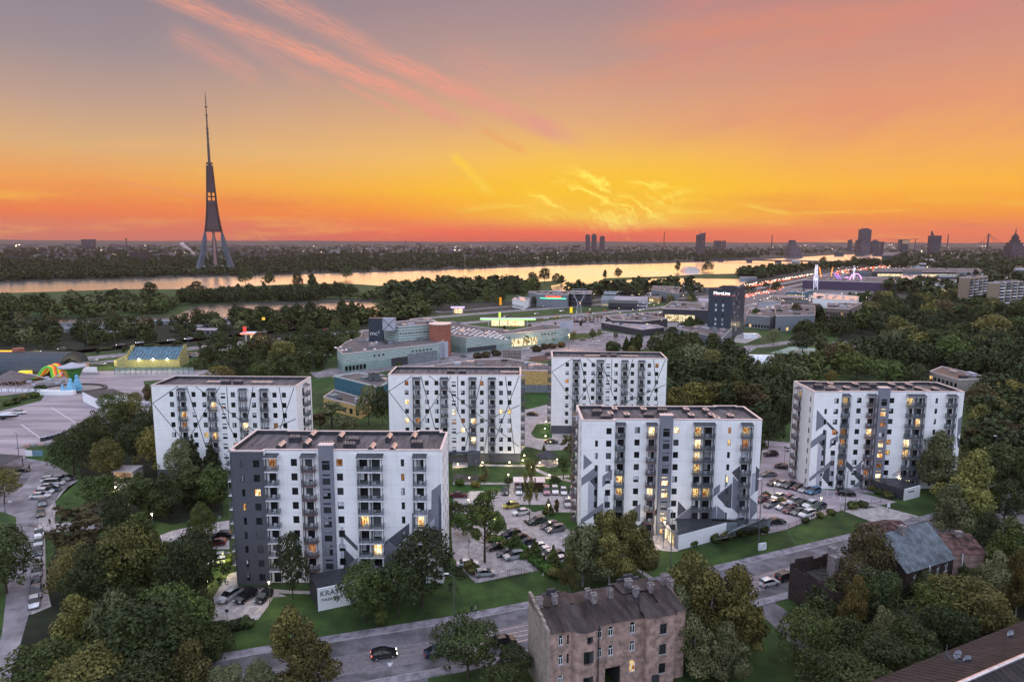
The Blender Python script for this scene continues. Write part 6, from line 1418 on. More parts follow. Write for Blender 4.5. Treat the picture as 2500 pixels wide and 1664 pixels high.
T=thing('give_way_sign','triangular give way sign at the side street corner','road sign',at(953,1656));b=MB();b.tube((0,0,0),(0,0,2.1),.04,n=5);b.build('post','steel',T);b=MB();b.quad([(0,-.03,1.9),(.45,-.03,2.65),(-.45,-.03,2.65)]);b.quad([(0,.03,1.9),(-.45,.03,2.65),(.45,.03,2.65)]);b.build('panel','balwhite',T)
T=thing('parking_sign','small square sign in front of the three cars by the grey striped block','road sign',at(555,1514));b=MB();b.tube((0,0,0),(0,0,2.0),.04,n=5);b.build('post','steel',T);b=MB();b.box((-.3,-.03,1.6),(.3,.03,2.1));b.build('panel','dark',T)
for i,(u,v)in enumerate(((582,1437),(618,1437))):T=thing('bench',('left' if i==0 else 'right')+' dark planter bench at the foot of the grey striped block','bench',at(u,v));b=MB();b.box((-1.6,-.25,.35),(1.6,.25,.5));b.box((-1.5,-.2,0),(-1.3,.2,.35));b.box((1.3,-.2,0),(1.5,.2,.35));b.build('seat','dark',T)
# ================================================================ TREES AND PLANTS
import numpy as np
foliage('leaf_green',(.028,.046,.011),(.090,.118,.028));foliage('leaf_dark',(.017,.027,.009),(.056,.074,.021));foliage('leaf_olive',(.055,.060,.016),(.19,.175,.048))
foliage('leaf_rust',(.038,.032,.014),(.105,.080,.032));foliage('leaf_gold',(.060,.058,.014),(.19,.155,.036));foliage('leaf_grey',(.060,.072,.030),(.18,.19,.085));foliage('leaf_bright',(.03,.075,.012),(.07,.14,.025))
rng=np.random.default_rng(12)
def cards(P,Nrm,S,asp=1.0,up=None):
 """leaf quads from points, normals and sizes (numpy) -> verts, faces"""
 n=len(P);r=rng.normal(size=(n,3));
 if up is not None:r=r*.35+up
 a=np.cross(Nrm,r);a/=np.linalg.norm(a,axis=1)[:,None]+1e-9;b=np.cross(Nrm,a);b/=np.linalg.norm(b,axis=1)[:,None]+1e-9
 a*=(S*.5)[:,None];b*=(S*.5*asp)[:,None]
 j=1+.3*rng.normal(size=(n,4,1)).clip(-1,1)
 V=np.stack([P-a*.6-b,P+a-b*.5,P+a*.6+b,P-a+b*.4],1);V=P[:,None,:]+(V-P[:,None,:])*j
 return V.reshape(-1,3)
def mesh_np(name,V,mt):
 n=len(V)//4;me=bpy.data.meshes.new(name);me.vertices.add(len(V));me.vertices.foreach_set('co',V.astype(np.float32).ravel())
 me.loops.add(len(V));me.loops.foreach_set('vertex_index',np.arange(len(V),dtype=np.int32));me.polygons.add(n)
 me.polygons.foreach_set('loop_start',np.arange(0,len(V),4,dtype=np.int32));me.polygons.foreach_set('loop_total',np.full(n,4,dtype=np.int32))
 me.materials.append(m.get(mt)or MATS[mt]);me.update();me.validate();return me
def lobes(kind,H,Wd):
 L=[]
 if kind=='maple':
  for i in range(17):a=rng.uniform(0,2*pi);t=rng.uniform(0,1)**.8;z=H*(.30+.58*t);rr=Wd*.5*(1-abs(t-.35)**1.6*1.15)*rng.uniform(.35,.78);L.append((cos(a)*rr,sin(a)*rr,z,Wd*rng.uniform(.15,.25)))
  L.append((0,0,H*.55,Wd*.33));L.append((rng.uniform(-.5,.5),0,H*.84,Wd*.17))
  for i in range(16):a=rng.uniform(0,2*pi);t=rng.uniform(0,1);rr=Wd*.5*sqrt(max(.04,1-(t*.95)**2))*rng.uniform(.85,1.12);L.append((cos(a)*rr,sin(a)*rr,H*(.3+.66*t),Wd*rng.uniform(.045,.09)))
 elif kind=='willow':
  for i in range(22):a=rng.uniform(0,2*pi);t=rng.uniform(0,1);rr=Wd*.5*sqrt(max(.05,1-t*t))*rng.uniform(.5,.85);L.append((cos(a)*rr,sin(a)*rr,H*(.22+.62*t),Wd*rng.uniform(.12,.2)))
  L.append((0,0,H*.5,Wd*.34))
 elif kind=='birch':
  for i in range(34):t=(i+rng.uniform(0,1))/34;a=rng.uniform(0,2*pi);rr=Wd*.5*(1-t)**.55*rng.uniform(.15,.8)*(1 if t>.15 else.75);L.append((cos(a)*rr,sin(a)*rr,H*(.24+.72*t),Wd*rng.uniform(.12,.20)*(1-.5*t)))
 elif kind=='poplar':
  for i in range(16):t=i/15;a=rng.uniform(0,2*pi);w_=Wd*.5*(sin(pi*min(1,t*.9+.12))**.7);L.append((cos(a)*w_*.4,sin(a)*w_*.4,H*(.14+.8*t),max(.3,w_*.62)))
 elif kind=='fir':
  for i in range(26):t=i/25;a=i*2.4;w_=Wd*.5*(1-t)**.9;L.append((cos(a)*w_*.55,sin(a)*w_*.55,H*(.1+.87*t),max(.15,w_*.5)))
 elif kind=='bush':
  for i in range(9):a=rng.uniform(0,2*pi);rr=Wd*.3*rng.uniform(.2,1);L.append((cos(a)*rr,sin(a)*rr,H*rng.uniform(.3,.6),Wd*.24))
 elif kind=='sparse':
  for i in range(44):t=rng.uniform(0,1);a=rng.uniform(0,2*pi);rr=Wd*.5*rng.uniform(.1,1.0)*(1-t*.55);L.append((cos(a)*rr,sin(a)*rr,H*(.40+.57*t),Wd*rng.uniform(.055,.12)))
 return np.array(L)
KSZ={'maple':(12,11),'willow':(11,15),'birch':(15,9),'poplar':(14,6),'fir':(10,5.5),'bush':(2.5,3.5),'sparse':(13,8)}
def crown_v(kind,lod):
 H,Wd=KSZ[kind];L=lobes(kind,H,Wd);n,s0={0:(9500,.33),1:(3300,.56),2:(800,1.05),3:(120,2.4)}[lod]
 if kind=='bush':n=int(n*.3)
 if kind=='sparse':n=int(n*.55)
 if kind=='birch':n=int(n*1.2)
 w=L[:,3]**2;k=rng.choice(len(L),n,p=w/w.sum());d=rng.normal(size=(n,3));d[:,2]+=.25;d/=np.linalg.norm(d,axis=1)[:,None]
 rad=L[k,3]*rng.uniform(.55,1.08,n)**.6;P=L[k,:3]+d*rad[:,None]
 keep=np.ones(n,bool)
 for q in L:keep&=~(((P-q[:3])**2).sum(1)<(q[3]*.62)**2)|(rng.uniform(size=n)<.12)
 P=P[keep];d=d[keep]
 if kind in('birch','willow'):
  drop=rng.uniform(0,1,len(P))**2*(2.6 if kind=='birch' else 1.6)*(P[:,2]/H);P[:,2]-=drop
 P+=rng.normal(size=P.shape)*.12*s0;S_=s0*rng.uniform(.45,1.35,len(P))**1.2;nrm=d+rng.normal(size=d.shape)*.45;nrm/=np.linalg.norm(nrm,axis=1)[:,None]
 if kind=='birch':nrm[:,2]*=.5;return cards(P,nrm,S_*.66,1.7,np.array([1.0,0,0])*.0+np.array([0,0,1.0]))
 if kind=='fir':nrm[:,2]+=.6
 return cards(P,nrm,S_,1.0)
_cr={}
def crown(kind,lod,leaf,var):
 k=(kind,lod,var)
 if k not in _cr:_cr[k]={'v':crown_v(kind,lod)}
 if leaf not in _cr[k]:_cr[k][leaf]=mesh_np('crown',_cr[k]['v'],leaf)
 return _cr[k][leaf]
_tk={}
def trunk(kind,var,lod):
 k=(kind,var,lod>1)
 if k not in _tk:
  H,Wd=KSZ[kind];b=MB();r=.26 if kind not in('birch','poplar','fir')else.17;top=H*(.9 if kind in('birch','fir','poplar','sparse')else.62);n=6 if lod<2 else 4
  prev=Vector((0,0,0));q=5
  for i in range(q):nx_=Vector((rng.normal()*.12*(i>0),rng.normal()*.12*(i>0),top*(i+1)/q));b.tube(prev,nx_,r*(1-i/q*.8),r*(1-(i+1)/q*.8),n=n,caps=i in(0,q-1));prev=nx_
  if lod<2:
   for i in range(9 if kind!='sparse' else 16):
    t=rng.uniform(.3,.95);a=rng.uniform(0,2*pi);p=Vector((0,0,top*t));l=Wd*.38*(1.2-t);e=p+Vector((cos(a)*l,sin(a)*l,l*rng.uniform(.5,1.1)));b.tube(p,e,r*.4*(1.2-t),.03,n=4,caps=False)
  _tk[k]=b.mesh('trunk',['birchbark' if kind=='birch' else 'bark'])
 return _tk[k]
NT_=[0]
def tree(p,H,Wd,kind,leaf,label,group=None,lod=1):
 H0,W0=KSZ[kind];NT_[0]+=1;v=NT_[0]%4
 nm={'maple':'broadleaf_tree','willow':'willow_tree','birch':'birch_tree','poplar':'poplar_tree','fir':'conifer_tree','bush':'bush','sparse':'sparse_tree'}[kind]
 T=thing(nm,label,nm.replace('_',' '),(p.x,p.y,0),random.uniform(0,6.28),group);T.scale=(Wd/W0,Wd/W0,H/H0)
 link('crown',crown(kind,lod,leaf,v),T)
 if kind!='bush':link('trunk',trunk(kind,v,lod),T)
 return T
LD={'leaf_green':'green','leaf_dark':'dark green','leaf_olive':'olive','leaf_rust':'rusty brown','leaf_gold':'yellowish','leaf_grey':'grey green','leaf_bright':'bright green'}
KD={'maple':'round leafy tree','willow':'broad domed tree','birch':'drooping birch','poplar':'narrow upright tree','fir':'pointed conifer','bush':'low bush','sparse':'thin open tree'}
G_,D_,O_,U_,Y_,E_='leaf_green','leaf_dark','leaf_olive','leaf_rust','leaf_gold','leaf_grey'
# (u, v) of the crown top, height, width, kind, leaf, where
TREES=[

(268,968,12.5,11,'maple',G_,'on the plaza edge, topmost of the big clump',0),(215,1022,13,12,'maple',G_,'in the clump just below the topmost plaza tree',0),(172,1052,13,12,'maple',D_,'at the left end of the clump by the street bend',0),
(255,1078,12,10,'maple',O_,'in the lower middle of the clump right of the street bend',0),(318,965,12,10,'maple',O_,'between the white kiosk and the far left block',0),(362,1006,11,11,'maple',D_,'against the left corner of the far left block',0),
(398,1046,13,14,'maple',Y_,'in front of the far left block, widest there',0),(322,1040,12,11,'maple',D_,'behind the lit garage ramp',0),(468,1062,13,7,'fir',D_,'left of two in front of the far left block',0),(512,1074,12,7,'fir',D_,'right of two in front of the far left block',0),
(560,1036,12,9,'sparse',E_,'before the middle windows of the far left block',0),(436,1078,12,9,'maple',E_,'left of the two conifers',0),(357,936,8,4,'poplar',U_,'at the left corner of the far left block roof',0),
(338,1150,12,8.5,'poplar',D_,'left of three dark upright ones below the ramp',0),(396,1150,12,8.5,'poplar',D_,'second of the dark upright ones below the ramp',0),(459,1122,12.5,8.5,'poplar',D_,'third of the dark upright ones, under the conifers',0),(515,1128,12,8.5,'poplar',G_,'touching the left balconies of the grey striped block',0),
(246,1162,10,11,'maple','leaf_green','left of the lit garage ramp',0),(275,1216,9.5,8,'maple',D_,'below the lit garage ramp',0),(490,1236,10,7,'maple',G_,'standing alone by the small car park left of the grey striped block',0),
(337,1250,16,15,'birch',G_,'tallest one in the lower left clump',0),(172,1335,10,8,'maple',O_,'under the nearly leafless tree beside the kerbside cars',0),(215,1345,11,10,'maple',D_,'between the nearly leafless tree and the tallest lower left birch',0),(302,1292,14,11,'maple',O_,'left of the tallest lower left birch',0),(459,1316,13,11,'maple',D_,'left of the lamp lit lawn',0),(268,1440,13,12,'birch',E_,'in the second row from the bottom left',0),
(182,1450,12,11,'birch',O_,'beside the end of the parked car row',0),(402,1446,12,12,'maple',G_,'left of the three parked cars',0),(352,1490,13.5,15,'maple',D_,'largest at the bottom left',0),(110,1578,9,12,'maple',G_,'in the bottom left corner beside the street end',0),
(0,1302,12,11,'maple',D_,'leaning over the street at the left edge',0),(2,1148,9,8,'maple',O_,'at the left edge above the traffic island',0),(455,1560,11,10,'birch',O_,'at the bottom beside the largest bottom left one',0),(200,1600,10,12,'maple',O_,'at the bottom edge between two big ones',0),(330,1625,10,12,'maple',D_,'at the very bottom left of the light post',0),
(628,1622,7,5.5,'maple',E_,'small one at the bottom edge below the street',0),(551,1634,7,6,'maple',E_,'small pale one at the bottom edge left of another',0),(712,1476,12.5,11,'birch',O_,'on the verge below the sign wall',0),(748,1530,11,11,'birch',O_,'lower one on the verge below the sign wall',0),
(708,1309,12.5,6.2,'maple',D_,'slender one before the grey striped block',0),(1028,1309,13.5,13,'maple',D_,'large one covering the right foot of the grey striped block',0),(888,1382,10.5,9.5,'maple',G_,'beside the sign wall with dark lettering',0),(926,1462,5,3,'poplar',G_,'small one on the street verge',0),(970,1380,10,9,'maple',D_,'low between the two big ones at the grey striped block',0),

(1183,1206,15,9,'sparse',G_,'on the car park verge near the white coupe',0),(1294,1130,15,4,'sparse',O_,'tall thin one beside the flat shelter',0),(1213,1262,5,4,'maple','leaf_bright','lamp lit small one in the parking hedge',1),(1259,1290,5.5,4,'fir',G_,'lower one in the parking hedge',1),(1307,1313,5,3.6,'fir',G_,'middle one in the parking hedge',1),(1351,1328,5,3.4,'fir',G_,'right one in the parking hedge',1),
(1339,1217,4,3,'fir',D_,'small one above the bright lawn',1),(1359,1215,4,1.6,'poplar',U_,'tiny one right of the small courtyard conifer',1),(1112,1225,5,5,'maple',G_,'small lit one by the right end of the grey striped block',1),(1130,1255,5,6,'maple','leaf_bright','beside the blue car at the block end',1),
(1392,1064,8,7,'sparse',E_,'left of the middle block top balconies',1),(1354,1160,3,3.2,'maple',D_,'round one on the courtyard lawn',1),(1183,1138,5,3,'sparse',E_,'young one on the courtyard garden',1),(1376,1120,6,5,'sparse',G_,'young one right of the gazebo',1),(1328,1082,4,2,'fir',G_,'tiny one above the gazebo',1),

(1485,1244,14,12,'birch',O_,'leftmost tall one before the middle block',0),(1540,1247,14,13,'birch',O_,'right tall one before the middle block',0),(1425,1276,13,13,'birch',E_,'at the left foot of the middle block',0),(1572,1284,11,8,'birch',O_,'by the annex path',0),(1490,1300,11,12,'birch',O_,'low front one before the middle block',0),(1392,1340,9,5,'birch',O_,'low one at the car park corner',0),
(1142,1513,9.5,10.5,'maple',D_,'dense one beside the tram street left of the brick tenement',0),(1255,1586,5.5,6,'maple',D_,'small one against the tenement gable',0),(1225,1625,5,6,'maple',D_,'low one below the tenement gable',0),
(1690,1340,16,14,'birch',O_,'tallest one right of the brick tenement',0),(1742,1385,14.5,14,'birch',O_,'middle one right of the brick tenement',0),(1800,1383,14.5,14,'birch',Y_,'by the white hatchback',0),(1652,1430,12.5,12,'birch',E_,'overlapping the tenement right end',0),(1820,1450,11,9,'birch',O_,'lowest right one by the side street',0),(1700,1500,10,10,'birch',E_,'front one at the bottom edge',0),(1780,1520,10,9,'birch',E_,'right front one at the bottom edge',0),

(2125,1290,13.5,8.5,'maple',U_,'between the burnt house and the blue roof',0),(2085,1370,10,8,'maple',U_,'low left shoulder of the rusty one',0),(2090,1404,12,7,'birch',Y_,'slim cone shaped one before the burnt house',0),(1986,1510,9,10,'maple',G_,'round one at the bottom right of the side street',0),(2159,1480,9.5,7,'birch',E_,'right of the slim cone shaped birch',0),
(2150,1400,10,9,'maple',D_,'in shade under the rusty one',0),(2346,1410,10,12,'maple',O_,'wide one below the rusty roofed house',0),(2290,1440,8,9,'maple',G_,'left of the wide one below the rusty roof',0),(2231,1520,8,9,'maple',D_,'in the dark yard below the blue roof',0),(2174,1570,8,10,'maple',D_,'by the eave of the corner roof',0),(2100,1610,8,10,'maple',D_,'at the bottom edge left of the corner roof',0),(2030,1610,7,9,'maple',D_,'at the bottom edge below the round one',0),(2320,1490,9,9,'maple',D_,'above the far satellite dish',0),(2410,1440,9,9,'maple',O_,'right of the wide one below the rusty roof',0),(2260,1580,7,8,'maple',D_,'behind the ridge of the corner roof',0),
(2385,1096,19,18,'birch',O_,'huge one before the right end of the far right block',0),(2300,1052,17,15,'birch',E_,'grey one covering the far right block end',0),(2330,1180,13,13,'birch',E_,'lower one between the two huge ones',0),(2461,1175,11,9,'maple',D_,'dark one at the right edge',0),(2480,1265,15,13,'birch',G_,'tall one at the right edge above the corner roof',0),(2498,1340,13,8,'birch',Y_,'at the right border',0),(2440,1340,12,8,'birch',E_,'left of the one at the right border',0),(2415,1250,12,10,'birch',D_,'behind the rusty roofed house',0),

(898,946,14,8,'maple',E_,'silvery one at the left end of the courtyard block',1),(932,946,14,7,'maple',D_,'touching the left end of the courtyard block',1),(808,984,9,12,'sparse',E_,'by the ochre workshop',1),(780,1010,7,8,'sparse',U_,'behind the right end of the far left block',1),(850,1020,7,8,'maple',E_,'low one between the left blocks',1),
(536,810,13,14,'maple',D_,'left one behind the far left block',1),(640,812,16,15,'maple',U_,'brownish one by the left petrol station',1),(690,833,13,14,'maple',O_,'right of the brownish one',1),(560,872,9,18,'willow',D_,'low behind the far left block roof',1),(640,880,9,16,'willow',G_,'low behind the far left block, right part',1),(530,892,7,16,'willow',Y_,'yellow topped one right behind the far left block',1),(708,884,7,11,'willow',E_,'behind the right corner of the far left block',1),(500,850,10,9,'maple',D_,'beside the yellow hall',1),
(790,804,13,14,'willow',D_,'left of the wedge ended green hall',1),(820,782,13,14,'willow',G_,'behind the left of the green halls',1),(860,782,12,12,'willow',G_,'behind the green halls by the highway',1),(748,790,13,13,'willow',D_,'left in the clump by the green halls',1),(730,815,10,10,'willow',D_,'low left of the clump by the green halls',1),(167,877,7,8,'maple',D_,'on the plaza by the terrace cafe',1),
(1690,836,16,22,'willow',E_,'huge domed one right of the far line patterned block',1),(1650,850,13,14,'willow',D_,'left shoulder of the huge domed one',1),(1740,850,14,14,'willow',O_,'right shoulder of the huge domed one',1),(1640,798,10,10,'maple',D_,'before the hotel annex, left',1),(1685,810,8,10,'maple',E_,'before the hotel annex, right',1),(1560,815,9,7,'maple',D_,'by the access road bend',1),(1500,832,8,10,'bush',D_,'dark one behind the far line patterned block',1),(1530,820,9,6,'fir',D_,'pair of dark ones at the access road',1),(1545,845,7,6,'maple',O_,'yellowish one at the access road',1),
(1814,858,15,6,'poplar',G_,'tall narrow left one behind the yellow domed group',1),(1849,872,14,6,'poplar',E_,'tall narrow right one behind the yellow domed group',1),(1845,748,15,7,'poplar',G_,'right of the hotel',1),(1906,756,13,10,'maple',D_,'right of the narrow one by the hotel',1),(1944,744,16,10,'maple',U_,'on the slope right of the hotel',1),(2002,748,14,7,'maple',D_,'dark one before the brown brick flats',1),(1975,772,10,7,'maple',U_,'low brown one on the slope',1),(2044,768,14,15,'maple',D_,'wide one before the brown brick flats',1),(1890,805,10,8,'maple',E_,'on the slope by the road fork',1),
(1962,812,12,15,'maple',D_,'above the white tent hall',1),(2006,808,13,8,'poplar',E_,'grey topped one above the tent hall',1),(1967,870,11,8,'poplar',O_,'pointed yellowish one',1),(2032,844,13,11,'maple',U_,'reddish one left of the car park',1),(2096,862,13,17,'maple',G_,'wide one above the far right block roof',1),(1980,905,6,5,'poplar',Y_,'small bright cone behind the far right block',1),(2030,905,6,7,'maple',Y_,'small golden one behind the far right block',1),
(2185,804,16,19,'willow',E_,'very large round one in the right wood',1),(2136,760,14,15,'willow',D_,'left edge of the right wood',1),(2192,773,14,16,'maple',O_,'yellow topped one in the right wood',1),(2275,770,14,16,'maple',D_,'middle of the right wood',1),(2283,806,14,14,'maple',D_,'right of the very large round one',1),(2329,822,16,18,'maple',G_,'bright edged one in the right wood',1),(2423,770,19,22,'maple',O_,'giant one at the right of the wood',1),(2490,735,18,18,'maple',G_,'at the right edge before the tower flats',1),(2150,708,16,22,'willow',D_,'upper left of the right wood',1),(2255,712,16,24,'willow',O_,'upper middle of the right wood',1),(2310,732,17,26,'willow',U_,'widest of the right wood',1),(2400,745,15,16,'maple',D_,'before the tower flats',1),
(2168,882,13,17,'maple',G_,'just above the roof of the far right block',1),(2234,890,12,14,'maple',D_,'left of the vent covered long roof',1),(2128,735,10,7,'poplar',O_,'pointed one at the left wood edge',1),(2272,690,11,5,'fir',D_,'dark conifer before the long lit strip',1),(2370,830,13,14,'maple',G_,'lower right of the right wood',1),(2460,830,15,16,'maple',D_,'at the right edge in the wood',1),
(1646,948,11,12,'maple',Y_,'left of the yellow group behind the middle block',1),(1753,935,12,14,'maple',Y_,'middle of the yellow group behind the middle block',1),(1700,940,11,13,'maple',Y_,'second of the yellow group behind the middle block',1),(1805,932,12,12,'maple',Y_,'yellow one right of the middle block roof',1),(1845,942,12,12,'maple',U_,'brownish one right of the middle block roof',1),(1560,975,9,9,'maple',E_,'silvery tops before the far line patterned block',1),(1918,974,13,8,'maple',D_,'left of the far right block',1),(1893,884,14,12,'maple',D_,'dark mass behind the yellow group',1),(1800,900,14,10,'maple',D_,'dark mass right of the huge domed one',1),(1880,1010,11,9,'maple',D_,'between the middle and far right blocks',1),(1855,1060,8,6,'sparse',G_,'thin one at the right car park entrance',1),
(2404,940,12,13,'maple',U_,'brown one right of the far right block',1),(2474,930,13,14,'maple',Y_,'golden one at the right edge',1),(2396,1046,10,10,'maple',U_,'rusty one right of the far right block',1),(2455,1034,11,13,'maple',U_,'rusty wide one at the right edge',1),(2440,975,12,12,'maple',O_,'olive one right of the far right block',1),(2392,990,11,9,'maple',O_,'touching the right end of the far right block',1),(2440,1090,11,11,'maple',D_,'dark one behind the huge birch',1),(2490,1100,12,11,'maple',D_,'dark one at the right edge above the overhead wires',1),

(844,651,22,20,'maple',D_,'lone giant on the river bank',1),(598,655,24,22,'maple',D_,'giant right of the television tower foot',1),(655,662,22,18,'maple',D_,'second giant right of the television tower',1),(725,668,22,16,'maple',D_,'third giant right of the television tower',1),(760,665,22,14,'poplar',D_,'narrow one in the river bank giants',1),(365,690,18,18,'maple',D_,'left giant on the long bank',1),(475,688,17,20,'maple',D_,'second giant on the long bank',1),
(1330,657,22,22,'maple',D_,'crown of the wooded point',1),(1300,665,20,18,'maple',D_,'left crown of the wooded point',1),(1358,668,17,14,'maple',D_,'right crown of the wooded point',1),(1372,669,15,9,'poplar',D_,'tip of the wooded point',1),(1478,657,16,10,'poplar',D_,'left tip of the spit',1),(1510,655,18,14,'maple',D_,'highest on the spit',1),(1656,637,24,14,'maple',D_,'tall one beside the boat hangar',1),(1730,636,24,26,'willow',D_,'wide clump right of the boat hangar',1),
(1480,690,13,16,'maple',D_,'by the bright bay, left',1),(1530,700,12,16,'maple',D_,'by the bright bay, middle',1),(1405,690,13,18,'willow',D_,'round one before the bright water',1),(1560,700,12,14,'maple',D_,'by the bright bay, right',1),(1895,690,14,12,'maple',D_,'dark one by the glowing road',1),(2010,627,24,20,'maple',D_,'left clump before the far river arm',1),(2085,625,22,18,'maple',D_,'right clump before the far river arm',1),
]
for(u,v,H,Wd,k,lf,wh,lod)in TREES:
 p=at(u,v,H*.97);lab=(LD[lf]+' '+KD[k]+' '+wh).split();tree(p,H,Wd,k,lf,' '.join(lab[:16]),None,lod)
p=at(186,1228,13.5);T=thing('bare_tree','nearly leafless tree with fanned pale twigs above the parked car row','bare tree',(p.x,p.y,0));T.scale=(1.55,1.55,1.3);b=MB();random.seed(31)
def twig(a,d,l,r,n):
 e=a+d*l;b.tube(a,e,r,r*.6,n=4 if n>1 else 3,caps=False)
 if n>0:
  for q in range(3 if n>2 else 4):dd=(d+Vector((random.uniform(-.6,.6),random.uniform(-.6,.6),random.uniform(-.1,.35)))).normalized();twig(e,dd,l*random.uniform(.55,.78),r*.55,n-1)
twig(Vector((0,0,0)),Vector((0,0,1)),3.6,.2,5);b.build('branches',mat('pale_bark',(.16,.12,.11),.9),T)
P_=crown_v('sparse',1);link('crown',mesh_np('crown',P_[:len(P_)//8*4]*np.array([1.1,1.1,.78]),'leaf_rust'),T)
# scattered individual trees
random.seed(77)
def scatter(poly,sp,kinds,hr,wr,label,group,lod=2,maxn=999):
 W_=[at(u,v)for u,v in poly];x0,x1=min(p.x for p in W_),max(p.x for p in W_);y0,y1=min(p.y for p in W_),max(p.y for p in W_);n=0;x=x0;pts=[]
 while x<x1:
  y=y0
  while y<y1:
   q=Vector((x+random.uniform(-.45,.45)*sp,y+random.uniform(-.45,.45)*sp,0));y+=sp
   if not inpoly(q.x,q.y,W_)or any(inpoly(q.x,q.y,a)for a in AVOID):continue
   pts.append(q)
  x+=sp
 random.shuffle(pts)
 for q in pts[:maxn]:k,lf=random.choice(kinds);tree(q,random.uniform(*hr),random.uniform(*wr),k,lf,label.replace('leafy tree',LD[lf]+' '+KD[k]),group,lod);n+=1
 return n
n1=scatter([(2040,880),(2060,790),(2130,745),(2340,722),(2560,740),(2560,930),(2420,900),(2250,890),(2120,905)],15,[('maple',D_),('maple',G_),('willow',D_),('maple',O_)],(11,16),(12,16),'leafy tree in the dense dark wood at the right','trees of the right wood',2,60)
n2=scatter([(-40,800),(-40,735),(160,728),(420,735),(430,765),(240,780),(100,782)],17,[('maple',D_),('willow',D_),('maple',G_),('maple',E_)],(9,14),(12,17),'leafy tree in the belt between the river and the pond','trees between river and pond',2,40)
n3=scatter([(-20,850),(-20,800),(300,790),(560,790),(900,775),(1010,760),(1030,780),(870,800),(700,822),(480,822),(240,845)],15,[('maple',D_),('maple',E_),('poplar',D_),('maple',U_),('fir',D_)],(8,13),(8,12),'leafy tree among the garages along the highway','trees among the garages',2,55)
n4=scatter([(930,770),(960,718),(1080,700),(1330,694),(1290,722),(1180,740),(1080,762)],17,[('maple',D_),('willow',D_),('maple',G_)],(12,17),(13,18),'leafy tree on the wooded point behind the highway','trees of the wooded point',2,55)
n5=scatter([(1860,950),(1900,900),(2050,900),(2060,925),(1990,925),(1960,960),(1880,1000)],9,[('maple',D_),('maple',E_),('poplar',G_)],(9,13),(8,10),'leafy tree in the dark grove behind the far right block','grove behind the far right block',2,22)
# small street trees of the retail park and boulevards
for u,v,s_ in((975,906+4,4),(1120+110,907,4),(1283,846,5.5),(1350,838,5),(1400,835,5),(1447,828,5),(1463,822,4),(1172,850,4.5),(1228,848,4),(1503,828,3.5)):
 tree(at(u,v),s_*1.3,s_,'maple',random.choice((G_,O_)),'small round tree in the shopping centre car park','car park trees',2)
for i in range(26):u=240+i*62;v=866-i*3.9+(i*.35);tree(at(u,v*1.0-2),4.5,2.6,'poplar',D_,'small clipped tree on the highway median','median trees',2)if u<1900 else None
for i,(u,v,w_)in enumerate(((430/4.9*1.0,860,1),)):pass
for(u,v,H,Wd)in((160,855,1.4,8),(258,853,1.4,8),(318,849,1.4,7),(367,846,1.6,12),(430,838,1.6,8),(570,828,1.6,7),(1020,835+20,2.6,5)):tree(at(u,v),H,Wd,'bush',D_,'clipped dark shrub on the highway median','median shrubs',2)
for(u,v)in((1168,876),(1188,872),(1212,868),(1330,852),(1350,850),(1372,848),(1312,858)):tree(at(u,v),3.6,6,'bush',U_,'round reddish bush on the retaining wall by the ochre hall','bushes on the retaining wall',1)
for t in range(16):
 q=at(1205,1318).lerp(at(1352,1402),t/15);tree(q+Vector((random.uniform(-.5,.5),random.uniform(-.6,.6),0)),random.uniform(1.4,2.2),random.uniform(2.4,3.4),'bush','leaf_bright' if t%3 else O_,'leafy bush in the hedge between the two parking rows','parking hedge',1)
for(u,v,s_)in((560,1372,3),(590,1385,2),(540,1540,3),(570,1536,3),(600,1530,3),(1160,1402,3),(1148,1392,3),(1690,1330,2.6),(1745,1322,3),(1775,1318,3),(1812,1310,3),(1835,1302,3),(1862,1298,3),(2125,1196,2.4),(2145,1205,2.6),(2170,1214,2.8),(2080,1240,3),(2105,1236,3),(1120,1185,3),(1160,1188,3),(1240,1178,2.5),(1400,1170,3),(1180,1172,3),(1872,1214,2.4),(1908,1226,2.2),(2030,1255,2.5),(2000,1262,2.2),(1965,1275,2),(100,955,5),(88,970,4),(60,975,4),(40,985,4),(20,990,4)):
 tree(at(u,v),s_*.62,s_,'bush',random.choice((G_,D_,O_)),'small garden shrub in the planting beds of the quarter','planting bed shrubs',1)
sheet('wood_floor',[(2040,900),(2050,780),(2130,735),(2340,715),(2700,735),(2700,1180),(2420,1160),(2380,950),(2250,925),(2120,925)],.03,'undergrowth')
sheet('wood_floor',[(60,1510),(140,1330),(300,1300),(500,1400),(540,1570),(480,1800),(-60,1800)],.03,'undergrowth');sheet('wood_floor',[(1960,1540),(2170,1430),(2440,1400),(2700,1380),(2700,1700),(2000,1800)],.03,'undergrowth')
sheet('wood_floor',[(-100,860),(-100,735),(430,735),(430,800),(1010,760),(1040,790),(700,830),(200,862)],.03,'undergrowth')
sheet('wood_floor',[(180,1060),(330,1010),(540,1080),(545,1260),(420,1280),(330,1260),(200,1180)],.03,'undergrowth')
sheet('wood_floor',[(1640,890),(1760,880),(1960,905),(1960,1000),(1870,1070),(1640,1000)],.03,'undergrowth')
